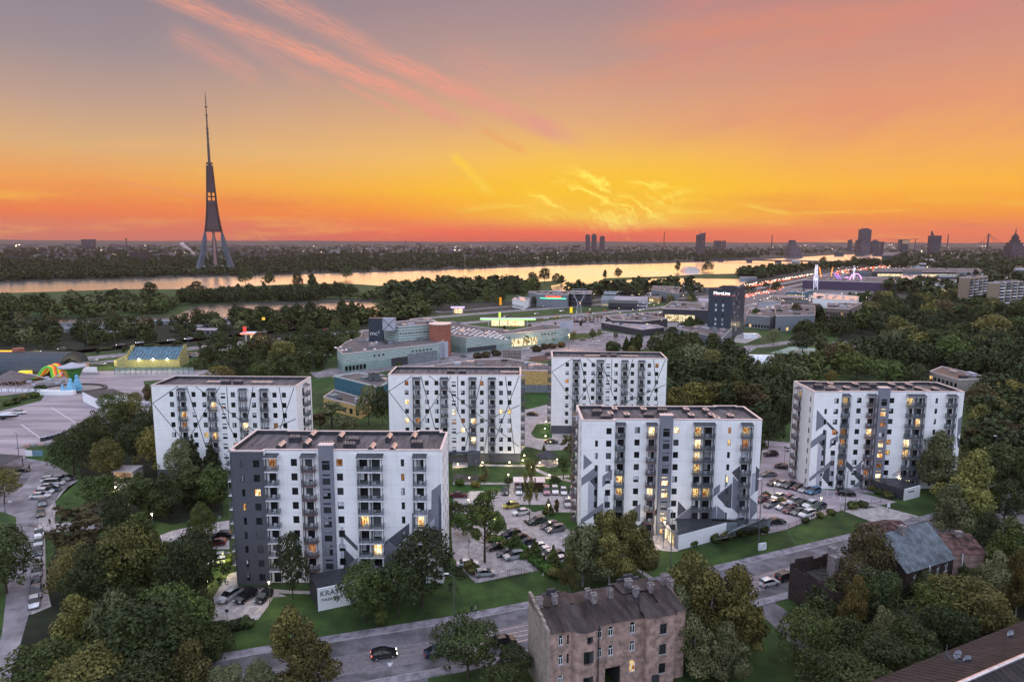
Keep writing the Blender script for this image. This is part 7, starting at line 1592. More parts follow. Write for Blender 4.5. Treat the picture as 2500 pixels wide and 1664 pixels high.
# uncountable woods on the far bank and along the shores
def wood(name,regions,hr=(9,15),leafs=None,seed=1,lod=3,amin=30):
 g=np.random.default_rng(seed);base=[crown_v(k,lod)for k in('maple','willow','maple','poplar')];out=[]
 for(poly,n)in regions:
  u0,u1=min(p[0]for p in poly),max(p[0]for p in poly);v0,v1=min(p[1]for p in poly),max(p[1]for p in poly);c=0;tries=0
  while c<n and tries<n*12:
   tries+=1;u,v=g.uniform(u0,u1),g.uniform(v0,v1)
   if not inpoly(u,v,poly):continue
   p=at(u,v);
   if any(inpoly(p.x,p.y,a)for a in AVOID if len(a)>=amin):continue
   c+=1;V=base[g.integers(4)].copy();H=g.uniform(*hr)*(1 if p.y<2500 else 1.15);s_=H/12;a=g.uniform(0,6.28);ca,sa=cos(a),sin(a);x,y=V[:,0]*ca-V[:,1]*sa,V[:,0]*sa+V[:,1]*ca
   wx=s_*(g.uniform(1.0,1.6)if lod==3 else g.uniform(.85,1.25));out.append(np.stack([x*wx+p.x,y*wx+p.y,V[:,2]*s_],1))
 link(name,mesh_np(name,np.concatenate(out),leafs or D_))['kind']='stuff'
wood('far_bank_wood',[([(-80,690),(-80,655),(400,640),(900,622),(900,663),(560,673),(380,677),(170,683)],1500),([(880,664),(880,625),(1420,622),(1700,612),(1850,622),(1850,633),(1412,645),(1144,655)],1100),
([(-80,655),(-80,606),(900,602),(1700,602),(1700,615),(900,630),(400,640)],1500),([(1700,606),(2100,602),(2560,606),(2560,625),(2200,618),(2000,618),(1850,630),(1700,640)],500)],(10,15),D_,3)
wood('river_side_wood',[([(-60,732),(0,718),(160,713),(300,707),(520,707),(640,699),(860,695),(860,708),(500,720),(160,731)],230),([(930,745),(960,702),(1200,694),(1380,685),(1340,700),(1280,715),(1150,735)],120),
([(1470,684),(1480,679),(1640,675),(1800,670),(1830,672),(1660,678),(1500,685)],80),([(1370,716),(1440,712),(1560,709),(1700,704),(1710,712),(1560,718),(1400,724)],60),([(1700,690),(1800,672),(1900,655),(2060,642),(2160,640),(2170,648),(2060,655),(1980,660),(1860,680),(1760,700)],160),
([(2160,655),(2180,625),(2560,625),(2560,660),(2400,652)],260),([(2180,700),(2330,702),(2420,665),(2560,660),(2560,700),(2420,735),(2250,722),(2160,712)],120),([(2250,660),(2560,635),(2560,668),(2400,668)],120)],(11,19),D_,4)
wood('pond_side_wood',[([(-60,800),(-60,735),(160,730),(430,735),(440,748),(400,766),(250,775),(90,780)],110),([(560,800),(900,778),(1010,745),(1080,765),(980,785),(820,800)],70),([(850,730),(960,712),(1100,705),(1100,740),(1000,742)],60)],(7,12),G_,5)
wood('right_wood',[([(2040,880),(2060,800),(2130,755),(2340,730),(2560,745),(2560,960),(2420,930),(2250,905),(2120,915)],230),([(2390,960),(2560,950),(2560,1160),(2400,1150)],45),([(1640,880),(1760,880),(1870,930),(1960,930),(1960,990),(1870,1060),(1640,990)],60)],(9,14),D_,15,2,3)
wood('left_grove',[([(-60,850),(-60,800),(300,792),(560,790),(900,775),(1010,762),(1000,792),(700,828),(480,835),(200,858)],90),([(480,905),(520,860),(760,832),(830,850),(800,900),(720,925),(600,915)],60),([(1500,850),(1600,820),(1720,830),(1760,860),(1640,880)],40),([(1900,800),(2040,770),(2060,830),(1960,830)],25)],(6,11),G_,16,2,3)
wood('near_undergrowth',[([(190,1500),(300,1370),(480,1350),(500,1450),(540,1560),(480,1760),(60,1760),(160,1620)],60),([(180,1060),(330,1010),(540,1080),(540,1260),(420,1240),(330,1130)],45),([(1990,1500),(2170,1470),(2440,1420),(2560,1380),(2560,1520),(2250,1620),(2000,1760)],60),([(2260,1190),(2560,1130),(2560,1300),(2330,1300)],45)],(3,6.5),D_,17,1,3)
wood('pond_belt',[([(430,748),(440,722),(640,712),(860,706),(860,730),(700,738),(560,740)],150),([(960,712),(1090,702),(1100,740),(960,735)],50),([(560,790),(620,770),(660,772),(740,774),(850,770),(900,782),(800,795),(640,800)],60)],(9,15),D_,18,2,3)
# small low buildings that fill the retail and old town district
random.seed(55);k_=0
for i in range(400):
 if k_>=46:break
 u,v=random.choice(((random.uniform(1800,2480),random.uniform(640,700)),(random.uniform(1440,1760),random.uniform(706,760)),(random.uniform(1830,2060),random.uniform(735,775)),(random.uniform(2150,2500),random.uniform(628,668))));p=at(u,v)
 if any(inpoly(p.x,p.y,a)for a in AVOID if len(a)==4)or any(inpoly(p.x+dx,p.y+6,a)for a in AVOID if len(a)<=5 for dx in(0,20)):continue
 if v>700 and u>1900 and v>760:continue
 k_+=1;w_,d_,h_=random.uniform(12,34),random.uniform(9,18),random.uniform(4,9 if v>690 else 14);cn,mt_=random.choice((('pale','grayl'),('grey','greend'),('dark','dark'),('buff','concrete'),('brown','brick')));gab=random.random()<.4
 T=thing('low_building',cn+(' gable roofed' if gab else ' flat roofed')+' low building in the crowded district '+('beyond the fair' if v<690 and u>1780 else 'along the highway'),'low building',p,random.uniform(-.4,.3),'low buildings of the district')
 b=MB();b.box((0,0,0),(w_,d_,h_));b.build('wall',mt_,T);b=MB()
 if gab:b.v+=[(-.5,-.5,h_),(w_+.5,-.5,h_),(w_+.5,d_+.5,h_),(-.5,d_+.5,h_),(-.5,d_/2,h_+d_*.25),(w_+.5,d_/2,h_+d_*.25)];b.f+=[(0,1,5,4),(2,3,4,5),(1,2,5),(3,0,4)];b.mi+=[0]*4
 else:b.box((-.2,-.2,h_),(w_+.2,d_+.2,h_+.35))
 b.build('roof',random.choice(('metal','roofdark','rustroof','greend','plaza')),T)
 for r_ in range(max(1,int(h_/3.4))):b=MB();b.box((.8,-.06,1+r_*3.2),(w_-.8,-.01,2.3+r_*3.2));b.build('window_band','litshop' if random.random()<.22 else 'glass',T)
scatter([(1760,760),(1800,715),(1960,690),(2160,690),(2180,712),(2060,735),(1990,735),(1850,745)],24,[('maple',D_),('maple',G_)],(7,11),(7,11),'leafy tree between the retail halls and the fair','trees between the retail halls',2,30)
scatter([(1440,716),(1740,708),(1760,735),(1600,745),(1440,750)],22,[('maple',D_),('maple',O_)],(6,10),(6,10),'leafy tree beside the highway junction','trees at the junction',2,22)
scatter([(1180,735),(1450,715),(1440,745),(1250,762)],24,[('maple',D_),('maple',O_)],(6,10),(6,10),'leafy tree before the neon signed store','trees before the neon signed store',2,12)
wood('fair_wood',[([(1640,792),(1720,800),(1700,830),(1640,830)],10),([(2200,700),(2340,705),(2330,735),(2150,740)],30),([(1990,735),(2130,730),(2060,760)],20)],(7,11),G_,19,2,3)
# ================================================================ CARS
CM={}
def carpaint(name,c):
 if name not in MATS:
  M=mat(name,c,.25,.35,var=.03,spec=.6);M.node_tree.nodes['Principled BSDF'].inputs['Coat Weight'].default_value=.6
 return MATS[name]
PAINT={'white':(.72,.72,.76),'black':(.012,.012,.015),'grey':(.14,.145,.16),'silver':(.42,.43,.46),'blue':(.06,.16,.30),'dark blue':(.02,.03,.06),'red':(.11,.015,.022),'yellow':(.45,.38,.05),'pink':(.35,.16,.22),'green':(.03,.06,.05),'brown':(.10,.06,.04)}
for k_,c_ in PAINT.items():carpaint('paint_'+k_.replace(' ','_'),c_)
def car_meshes(kind):
 """body stations: x, half width, sill z, belt z; cabin: x, half width at roof, roof z"""
 if kind in CM:return CM[kind]
 if kind=='sedan':L,Wd,H=4.6,1.8,1.45;prof=[(-2.3,.45,.62),(-2.22,.3,.88),(-1.75,.28,.98),(-1.2,.27,1.0),(.55,.27,.98),(1.35,.28,.88),(2.1,.3,.72),(2.3,.42,.55)];cab=[(-1.75,.98),(-1.05,1.40),(-.2,1.45),(.35,1.40),(1.15,.93)]
 elif kind=='hatch':L,Wd,H=4.1,1.75,1.5;prof=[(-2.05,.42,.72),(-2.0,.3,.98),(-1.6,.28,1.02),(.6,.27,.98),(1.25,.28,.92),(1.85,.3,.76),(2.05,.42,.56)];cab=[(-1.98,.98),(-1.6,1.40),(-.6,1.52),(.2,1.46),(1.15,.95)]
 elif kind=='suv':L,Wd,H=4.6,1.88,1.7;prof=[(-2.3,.48,.80),(-2.24,.34,1.10),(-1.8,.3,1.12),(.7,.3,1.08),(1.3,.3,1.02),(2.1,.34,.88),(2.3,.46,.62)];cab=[(-2.2,1.08),(-1.8,1.58),(-.6,1.70),(.3,1.64),(1.15,1.06)]
 else:L,Wd,H=4.9,1.9,1.95;prof=[(-2.45,.45,.95),(-2.42,.34,1.15),(-1.8,.3,1.15),(1.0,.3,1.12),(1.7,.3,1.05),(2.3,.34,.85),(2.45,.45,.6)];cab=[(-2.42,1.12),(-2.3,1.85),(-.6,1.95),(.9,1.88),(1.7,1.08)]
 w=Wd/2;b=MB();rings=[]
 for(x,zl,zh)in prof:
  t=abs(x)/(L/2);ww=w*(1-.10*t**4-(.06 if abs(x)>L/2-.05 else 0));k=len(b.v)
  b.v+=[(x,-ww*.92,zl),(x,-ww,zl+(zh-zl)*.45),(x,-ww*.93,zh),(x,0,zh+.05),(x,ww*.93,zh),(x,ww,zl+(zh-zl)*.45),(x,ww*.92,zl)];rings.append(k)
 for p,q in zip(rings,rings[1:]):
  for i in range(6):b.f.append((p+i,p+i+1,q+i+1,q+i));b.mi.append(0)
  b.f.append((p+6,p,q,q+6));b.mi.append(0)
 b.f.append(tuple(range(rings[0]+6,rings[0]-1,-1)));b.f.append(tuple(range(rings[-1],rings[-1]+7)));b.mi+=[0,0]
 cr=[]
 for(x,z)in cab:
  top=z>prof[2][2]+.2;ww=w*(.74 if top else.9);k=len(b.v);b.v+=[(x,-ww,z),(x,ww,z),(x,0,z+(.04 if top else.02))];cr.append(k)
 for i in(1,2):
  p,q=cr[i],cr[i+1];b.f+=[(p,q,q+2,p+2),(p+2,q+2,q+1,p+1)];b.mi+=[0,0]
 g=MB();beltz=lambda x:next((a[2]+(c[2]-a[2])*(x-a[0])/(c[0]-a[0])for a,c in zip(prof,prof[1:])if a[0]<=x<=c[0]),prof[-1][2])
 C0=[(x,-(w*(.74 if i in(1,2,3)else.9)),z)for i,(x,z)in enumerate(cab)]
 for s_ in(-1,1):
  for i in range(1,4):
   if i==3:continue
   xa,za=cab[i];xb,zb=cab[i+1];q=[(xa,s_*w*.92,beltz(xa)-.01),(xb,s_*w*.92,beltz(xb)-.01),(xb,s_*w*.745,zb-.02),(xa,s_*w*.745,za-.02)];g.quad(q if s_<0 else q[::-1])
  for i in(0,3):
   xa,za=cab[i];xb,zb=cab[i+1];xm=xb if i==0 else xa;zm=zb if i==0 else za;xl=xa if i==0 else xb
   q=[(xl,s_*w*.90,beltz(xl)-.01),(xm,s_*w*.92,beltz(xm)-.01),(xm,s_*w*.745,zm-.02)];g.quad(q if(s_<0)==(i==0)else q[::-1])
 for i in(0,3):
  (xa,za),(xb,zb)=cab[i],cab[i+1];wa,wb=(w*.86,w*.74)if i==0 else(w*.74,w*.86)
  g.quad([(xa,-wa,za),(xb,-wb,zb),(xb,wb,zb),(xa,wa,za)])
 wh=MB();wh.tube((0,-.11,0),(0,.11,0),.33,n=12);ri=MB();ri.tube((0,-.125,0),(0,.125,0),.2,n=8)
 hl=MB();hl.box((-.08,-.2,-.07),(.03,.2,.07));tl=MB();tl.box((-.03,-.17,-.09),(.06,.17,.09))
 CM[kind]=dict(b=b,g=g.mesh('windows',['carglass']),t=wh.mesh('tyre',['tyre']),r=ri.mesh('rim',['rim']),h=hl.mesh('headlight',['head']),ho=hl.mesh('headlight',['headon']),k=tl.mesh('taillight',['tail']),ko=tl.mesh('taillight',['tailon']),L=L,W=Wd,body={},prof=prof)
 return CM[kind]
NCAR=[0]
def car(p,rz,kind,col,label,group=None,lights=False,detail=True,brake=False):
 K=car_meshes(kind);NCAR[0]+=1
 if col not in K['body']:K['body'][col]=K['b'].mesh('body',['paint_'+col.replace(' ','_')]and[MATS['paint_'+col.replace(' ','_')]])
 T=thing('parked_car' if not lights else 'moving_car',label,'van' if kind=='van' else 'car',(p.x,p.y,.05),rz,group)
 link('body',K['body'][col],T);link('windows',K['g'],T);w=K['W']/2;L=K['L']/2
 if detail:
  for x in(-L*.62,L*.62):
   for y in(-w+.09,w-.09):t=link('wheel',K['t'],T,(x,y,.33));link('rim',K['r'],t)
 fz,bz=K['prof'][-2][2]-.12,K['prof'][1][2]-.14
 for y in(-w*.68,w*.68):
  link('headlight',K['ho']if lights else K['h'],T,(L-.06,y,fz));link('taillight',K['ko']if(lights or brake)else K['k'],T,(-L+.04,y,bz))
 return T
def hd(a,c):A,C=at(*a),at(*c);return atan2(C.y-A.y,C.x-A.x)
dn=-pi/2
CARS=[
(1233,1204,dn,'hatch','black','black hatchback facing us, leftmost in the top parking row'),(1267,1203,dn,'hatch','white','white hatchback beside the path in the top parking row'),(1334,1203,dn,'suv','pink','dusky pink car facing us, right of the shelter'),(1355,1202,dn,'suv','white','white tall car between the pink one and a white one'),(1376,1204,dn,'hatch','white','white car third from the shelter in the top row'),(1397,1203,dn,'hatch','grey','dark car at the right end of the top parking row'),
(1386,1233,dn,'suv','silver','silver car standing alone below the top parking row'),(1121,1213,.0,'sedan','red','dark red car beside the right end wall of the grey striped block'),(1141,1245,pi,'suv','grey','grey estate car under the lamp at the block end'),(1247,1239,R(200),'hatch','yellow','yellow green hatchback at the bright lawn tip'),(1273,1255,R(202),'sedan','white','white sedan between the yellow car and the dark ones'),(1312,1277,R(205),'suv','green','very dark green car by the planting bed'),
(1342,1289,R(205),'suv','dark blue','dark blue car, first of two close together'),(1356,1297,R(205),'suv','grey','dark grey car, second of two close together'),(1114,1275,0,'hatch','blue','blue car beside the lower end of the grey striped block'),(1248,1310,R(205),'suv','dark blue','dark blue car behind the hedge, uppermost'),(1267,1319,R(205),'sedan','black','black car behind the hedge, second'),(1213,1340,R(203),'sedan','black','black sedan parked before the hedge'),
(1238,1355,R(203),'sedan','dark blue','dark sedan between the black and silver cars before the hedge'),(1255,1363,R(203),'suv','silver','silver estate car before the hedge'),(1142,1381,R(8),'sedan','white','white coupe by the thin trunked tree'),(1185,1405,R(10),'hatch','silver','blue grey hatchback nearest the gate'),(1284,1331,R(205),'hatch','dark blue','dark blue car behind the hedge, third'),(1310,1342,R(205),'hatch','white','white car behind the hedge, fourth'),(1328,1350,R(205),'sedan','white','white car behind the hedge, fifth'),(1338,1358,R(205),'sedan','silver','silver car behind the hedge, sixth'),(1352,1364,R(205),'suv','black','black car behind the hedge, seventh'),(1366,1373,R(205),'sedan','white','white car behind the hedge by the birches, last'),
(559,1462,R(-112),'suv','silver','silver car, left of three before the grey striped block'),(601,1463,R(-112),'suv','black','black car, middle of three before the grey striped block'),(645,1463,R(-104),'hatch','black','black car, right of three before the grey striped block'),(534,1365,R(200),'sedan','silver','silver car left of the lamp lit lawn, upper'),(537,1375,R(200),'sedan','white','white car left of the lamp lit lawn, lower'),(541,1314,R(190),'suv','black','dark car by the left balconies of the grey striped block'),(528,1330,R(190),'hatch','red','dark red car by the left balconies of the grey striped block'),
(1228,1571,R(18),'sedan','black','long black sedan parked beside the tenement gable'),(1070,1598,R(18),'sedan','dark blue','dark car mostly hidden behind the dense street tree'),(1877,1428,R(22),'hatch','white','white hatchback parked by the street right of the birches'),(1919,1414,R(23),'suv','black','black car between the white hatchback and the burnt house'),
(1889,1183,R(212),'sedan','black','black car, first of the upper row beside the middle block'),(1908,1185,R(212),'sedan','silver','silver car, second of the upper row beside the middle block'),(1926,1190,R(212),'suv','dark blue','dark tall car, third of the upper row'),(1947,1194,R(212),'hatch','red','red car, fourth of the upper row'),(1966,1199,R(212),'sedan','silver','pale blue grey car, fifth of the upper row'),(1986,1204,R(212),'suv','blue','bright blue estate car at the right end of the upper row'),(2066,1209,R(-15),'suv','black','black car standing alone below the far right block'),
(1899,1218,R(212),'hatch','white','white car, left in the middle row under the lamp'),(1922,1221,R(212),'hatch','pink','dusky pink car in the middle row'),(1937,1228,R(212),'hatch','silver','silver car in the middle row'),(1957,1232,R(212),'sedan','black','black car in the middle row'),(1978,1237,R(212),'suv','white','white tall car in the middle row'),(1998,1243,R(212),'suv','green','dark green car at the right end of the middle row'),(1862,1223,R(212),'hatch','red','red car half hidden by the middle block corner'),(1882,1236,R(212),'suv','grey','dark grey car, first of the lower row'),(1912,1241,R(212),'sedan','silver','silver sedan, second of the lower row'),(1928,1250,R(212),'hatch','red','red car, third of the lower row'),(1948,1254,R(212),'sedan','grey','grey car, fourth of the lower row'),(1969,1260,R(212),'suv','white','white estate car, last of the lower row'),(1895,1278,R(10),'sedan','black','black car by the angular panels of the annex'),
(1881,1113,R(190),'suv','black','black car at the top of the lane between the blocks'),(1908,1143,R(160),'hatch','black','small black car on the lane between the blocks'),(1876,1162,R(190),'sedan','grey','dark car beside the middle block right wall'),(1931,1101,0,'hatch','white','white car beside the far right block left wall'),
(1300,1014,R(-10),'sedan','black','black car by the lawn strip between the rear blocks'),(1346,1082,0,'sedan','black','dark car above the gazebo'),
(124,1176,R(10),'suv','white','white car at the upper end of the angled street row'),(150,1174,R(10),'suv','silver','silver car at the upper end of the angled street row'),(163,1171,R(10),'sedan','black','black car under the trees at the upper end of the row'),(134,1184,R(10),'van','white','white van in the angled street row'),(118,1193,R(10),'sedan','white','white car below the van in the angled row'),(126,1199,R(10),'sedan','dark blue','dark car below the van in the angled row'),(110,1205,R(10),'hatch','white','white hatchback with red tail lights in the angled row'),(98,1215,R(12),'sedan','white','white car leaving the angled row with headlights on'),
(53,1151,R(8),'sedan','black','black car on the traffic island bay'),(28,1162,R(10),'hatch','grey','grey car on the traffic island bay'),(49,1010,R(-4),'suv','white','white car alone on the big plaza'),
(1036,874,R(10),'sedan','grey','grey car before the grey panel of the wedge ended hall'),(1054,873,R(8),'sedan','red','dark red car before the grey panel of the wedge ended hall'),(1097,866,R(10),'suv','silver','silver blue car at the corner of the wedge ended hall'),(1132,872,0,'hatch','grey','dark car by the retaining wall of the retail park'),(1195,846,0,'sedan','grey','grey car left of the small car park tree, upper'),(1196,853,0,'sedan','silver','silver car left of the small car park tree, lower'),(1284,854,R(5),'suv','white','white car in the retail park behind the billboard'),(1303,850,0,'sedan','grey','grey car in the retail park behind the billboard'),(1423,831,R(-5),'sedan','dark blue','dark blue car in the retail park near the starry lamp'),(1449,840,R(15),'suv','white','white car near the starry lamp, front of two'),(1456,834,R(5),'sedan','white','white car near the starry lamp, rear of two'),
(228,881,0,'sedan','white','white car left of the yellow hall, far one'),(249,890,0,'hatch','white','white car left of the yellow hall, near one'),(1491,819,R(-8),'sedan','white','white car on the access road bend'),(1519,823,R(-8),'sedan','silver','silver car on the access road bend'),
]
for(u,v,h,k,c,lab)in CARS:car(at(u,v),h,k,c,' '.join(lab.split()[:16]),None,False,v>1000,'red tail' in lab)
# curbside row on the left street
row=[(104,1232,'suv','grey','first'),(100,1256,'sedan','brown','second'),(96,1308,'suv','white','third'),(94,1328,'sedan','silver','fourth'),(92,1351,'sedan','dark blue','fifth'),(91,1380,'sedan','silver','sixth'),(90,1403,'suv','grey','seventh'),(89,1429,'sedan','dark blue','eighth'),(89,1454,'suv','grey','ninth'),(84,1477,'hatch','white','last')]
for(u,v,k,c,n_)in row:car(at(u,v),hd((89,1440),(95,1310))+pi,k,c,c+' car, '+n_+' from the top in the kerbside row of the left street','kerbside cars on the left street')
# moving cars
mv=[(938,1603,R(17),'hatch','black','dark hatchback driving left on the cobbled tram bed with red tail lights',1)]
for(u,v,h,k,c,lab,d)in mv:car(at(u,v),h,k,c,lab,None,True)
hw=[(48,862,'far','yellow'),(88,860,'near','yellow'),(152,853,'far','silver'),(294,843,'far','grey'),(341,838,'far','white'),(418,832,'far','silver'),(460,829,'far','white'),(355,858,'near','red'),(515,847,'near','silver'),(1310,767,'far','silver'),(1372,760,'far','white'),(1333,779,'near','white'),(1361,776,'near','yellow'),(1440,765,'near','red'),(1480,760,'near','red'),(1502,760,'near','silver'),(1570,754,'near','yellow'),(1540,748,'far','white'),(1588,741,'far','white'),(1330,748,'far','silver'),(1236,774,'far','dark blue'),(1228,780,'near','silver'),(1060,786,'far','white'),(800,806,'near','red'),(640,826,'near','white')]
for(u,v,w_,c)in hw:car(at(u,v),hd((1200,763),(1740,722))if w_=='near' else hd((1740,722),(1200,763)),random.choice(('sedan','hatch','suv')),c,'car driving on the wide highway behind the quarter','cars driving on the highway',True,False)
# dealers' rows: small cars
def lot(u0,v0,u1,v1,nr,nc,label,group,rot=.6,cols=('white','silver','white','grey','dark blue','red')):
 A,B=at(u0,v0),at(u1,v0);C,D=at(u0,v1),at(u1,v1)
 for j in range(nr):
  for i in range(nc):
   p=A.lerp(B,i/max(1,nc-1)).lerp(C.lerp(D,i/max(1,nc-1)),j/max(1,nr-1));car(p,rot+random.uniform(-.05,.05),random.choice(('sedan','hatch','suv')),random.choice(cols),label,group,False,False)
lot(1398,787,1466,774,5,8,'new car standing in the dealer rows beside the yellow pylon','dealer cars by the yellow pylon');lot(1475,796,1575,811,1,20,'car under the long flat carport','cars under the carport',1.2)
lot(1570,768,1660,776,3,10,'car in the dealer rows left of the glazed showroom','dealer cars by the showroom');lot(1340,866,1395,858,1,6,'car with a pale roof behind the far line patterned block','cars behind the far line patterned block',.2)
lot(2040,862,2150,850,3,9,'car in the tree shaded car park at the right','cars in the shaded car park',.3);lot(1610,712,1700,706,2,9,'car parked near the highway junction','cars near the junction',.3);lot(440,872,478,868,2,4,'car behind the yellow hall','cars behind the yellow hall',.3);lot(1840,765,1960,757,1,12,'car on the yard right of the hotel','cars right of the hotel',.3)
# dense evening traffic on the city avenue: uncountable lights
random.seed(6);g=MB()
for i in range(230):
 t=random.random();u=1820+(1985-1820)*t**1.0+random.uniform(-4,4);v=700-30*t+random.uniform(-5,5)*(1-.6*t);p=at(u,v);r=.35+p.y/3500;wht=(random.random()<.75)if v<700-30*t+1 else False
 g.box((p.x-r,p.y,.5),(p.x+r,p.y+.5,.5+r*.9),0 if wht else 1)
for i in range(100):
 t=random.random();u=1800+110*t+random.uniform(-6,6);v=728-24*t+random.uniform(-4,4);p=at(u,v);r=.4;g.box((p.x-r,p.y,.5),(p.x+r,p.y+.5,1.2),1 if random.random()<.8 else 0)
for i in range(150):u=random.uniform(2040,2180);v=668-(u-2040)*.12+random.uniform(-5,5);p=at(u,v);g.box((p.x-.9,p.y,1),(p.x+.9,p.y+.5,2),1 if random.random()<.7 else 0)
g.build('traffic_lights_glow',[glow('traffic_white',(1,.90,.74),3.5),glow('traffic_red',(1,.16,.05),3)])['kind']='stuff'
for p_,lab in((at(16,1023),'small white motor boat on a trailer at the left edge of the plaza'),):
 T=thing('motor_boat',lab,'boat',p_,R(4));b=MB();st=[(-4,.9,.5),(-2,1.1,.4),(1,1.05,.45),(3.2,.6,.7),(4.4,.05,1.1)];rg=[]
 for x,w_,z in st:k=len(b.v);b.v+=[(x,-w_,1.7),(x,-w_*.7,z+.3),(x,0,z),(x,w_*.7,z+.3),(x,w_,1.7)];rg.append(k)
 for p,q in zip(rg,rg[1:]):
  for i in range(4):b.f.append((p+i,p+i+1,q+i+1,q+i));b.mi.append(0)
  b.f.append((p+4,p,q,q+4));b.mi.append(1)
 b.f.append(tuple(rg[0]+i for i in range(5)));b.mi.append(0);b.build('hull',['dark','balwhite'],T);b=MB();b.box((-1.5,-.7,1.7),(1.6,.7,2.5));b.build('cabin','balwhite',T);b=MB();b.tube((-3,-1,.35),(-3,1,.35),.35,n=10);b.tube((-1,-1,.35),(-1,1,.35),.35,n=10);b.build('trailer_wheels','tyre',T)
# ================================================================ LAMPS
random.seed(8)
def add_light(p,e,col=(1,.80,.5),r=.25,name='lamp_light',parent=None):
 l=bpy.data.lights.new(name,'POINT');l.energy=e;l.color=col;l.shadow_soft_size=r;o=bpy.data.objects.new(name,l);COL.objects.link(o);o.location=p
 if parent:o.parent=parent
 return o
_pl={}
def park_lamp(u,v,label,on=True,h=4.6,e=420):
 if not _pl:
  b=MB();b.tube((0,0,0),(0,0,4.2),.06,.045,n=6);_pl['p']=b.mesh('post',['steel']);b=MB();b.tube((0,0,4.15),(0,0,4.65),.06,.30,n=10);_pl['on']=b.mesh('lamp_shade',[glow('lantern',(1,.84,.55),5)]);_pl['off']=b.mesh('lamp_shade',['grayl']);b=MB();b.tube((0,0,4.65),(0,0,4.72),.34,n=10);_pl['c']=b.mesh('cap',['steel'])
 T=thing('garden_lamp',label,'lamp post',at(u,v),0,'funnel shaped lamp posts of the quarter');link('post',_pl['p'],T);link('lamp_shade',_pl['on' if on else 'off'],T);link('cap',_pl['c'],T)
 if on and e:add_light((0,0,4.0),e,parent=T)
for a in((1146,1205,'at the left end of the top parking row',1),(1241,1197,'right of the black hatchback in the top row',1),(1163,1163,'in the courtyard garden below the line patterned block',0),(1339,1276,'on the right bright lawn',1),(1396,1160,'beside the middle block left balconies',1),(1213,1310,'glowing green in the parking hedge',1),(1144,1262,'beside the small lit tree at the block end',1),(1145,1372,'by the white coupe',0),(1889,1218,'over the middle row of the right car park',1),(2002,1258,'at the fence of the right car park',1),(659,1476,'beside the right one of three cars',1),(539,1310,'left of the grey striped block',0),(374,1300,'behind the tallest lower left birch',1),(1621,1320,'before the annex entrance',1),(1619,1338,'on the annex terrace',0),(2160,1205,'near the far right entrance',0),(1915,1130,'on the lane between the blocks',0),(1270,1222,'above the bright lawn tip',0)):
 park_lamp(a[0],a[1],'funnel shaped lamp post '+a[2],bool(a[3]))
_bo=[]
def bollard(u,v,label,e=160,z=.9,col=(1,.80,.42),group='small glowing garden lights'):
 if not _bo:
  b=MB();b.tube((0,0,0),(0,0,.75),.06,n=6);_bo.append(b.mesh('post',['steel']));b=MB();b.tube((0,0,.75),(0,0,1.0),.14,n=8);_bo.append(b.mesh('light_head',[glow('bollard_glow',(1,.84,.5),22)]))
 T=thing('garden_light',label,'garden light',at(u,v),0,group);link('post',_bo[0],T);link('light_head',_bo[1],T);add_light((0,-.3,z+.3),e,col,parent=T)
for a in((1178,1135,'at the dark base of the line patterned block, left'),(1244,1135,'at the dark base of the line patterned block, right'),(1276,1130,'at the right corner of the line patterned block'),(1280,1118,'just above the right corner of the line patterned block'),(1318,1136,'left of the gazebo'),(1360,1128,'right of the gazebo'),(1298,1148,'on the path crossing below the gazebo'),(1341,1166,'on the diagonal path'),(1333,1034,'upper one at the round lawn'),(1330,1052,'middle one at the round lawn'),(1332,1070,'lower one at the round lawn'),(507,1428,'at the corner of the left lawn'),(548,1402,'on the lawn beside the grey striped block'),(512,1186,'between the dark upright trees'),(282,1196,'in the garage ramp mouth'),(1118,1140,'before the lit porch')):
 bollard(a[0],a[1],'small glowing light '+a[2],170 if a[0]!=282 else 500)
add_light(at(281,1180)+Vector((2.5,1.5,2.6)),260,(1,.7,.3),name='ramp_light');add_light(at(543,1385)+Vector((0,0,2.2)),300,(.9,.95,.2),name='lawn_flood')
add_light(at(2166,1186)+Vector((2,-2,2.6)),420,(1,.75,.35),name='entrance_light');add_light(at(1630,1330)+Vector((-3,-2,3)),260,(1,.8,.5),name='entrance_light')
for u in(330,372,420):add_light(at(u,900)+Vector((0,-2.5,4.4)),900,(1,.85,.4),name='floodlight_light')
add_light(at(283,893)+Vector((-2,-4,4)),1200,(1,.85,.45),name='floodlight_light');add_light(at(40,925)+Vector((0,0,5)),700,(1,.6,.2),name='park_light')
add_light(at(1840,815)+Vector((0,0,6)),1500,(1,.8,.5),name='yard_light');add_light(at(2030,722)+Vector((0,-14,7)),4000,(.7,.85,1),name='hall_light');add_light(at(2060,695)+Vector((0,-8,14)),9000,(.8,.35,1),name='fair_light');add_light(at(1300,846)+Vector((0,-3,5)),700,(1,.85,.5),name='shop_light')
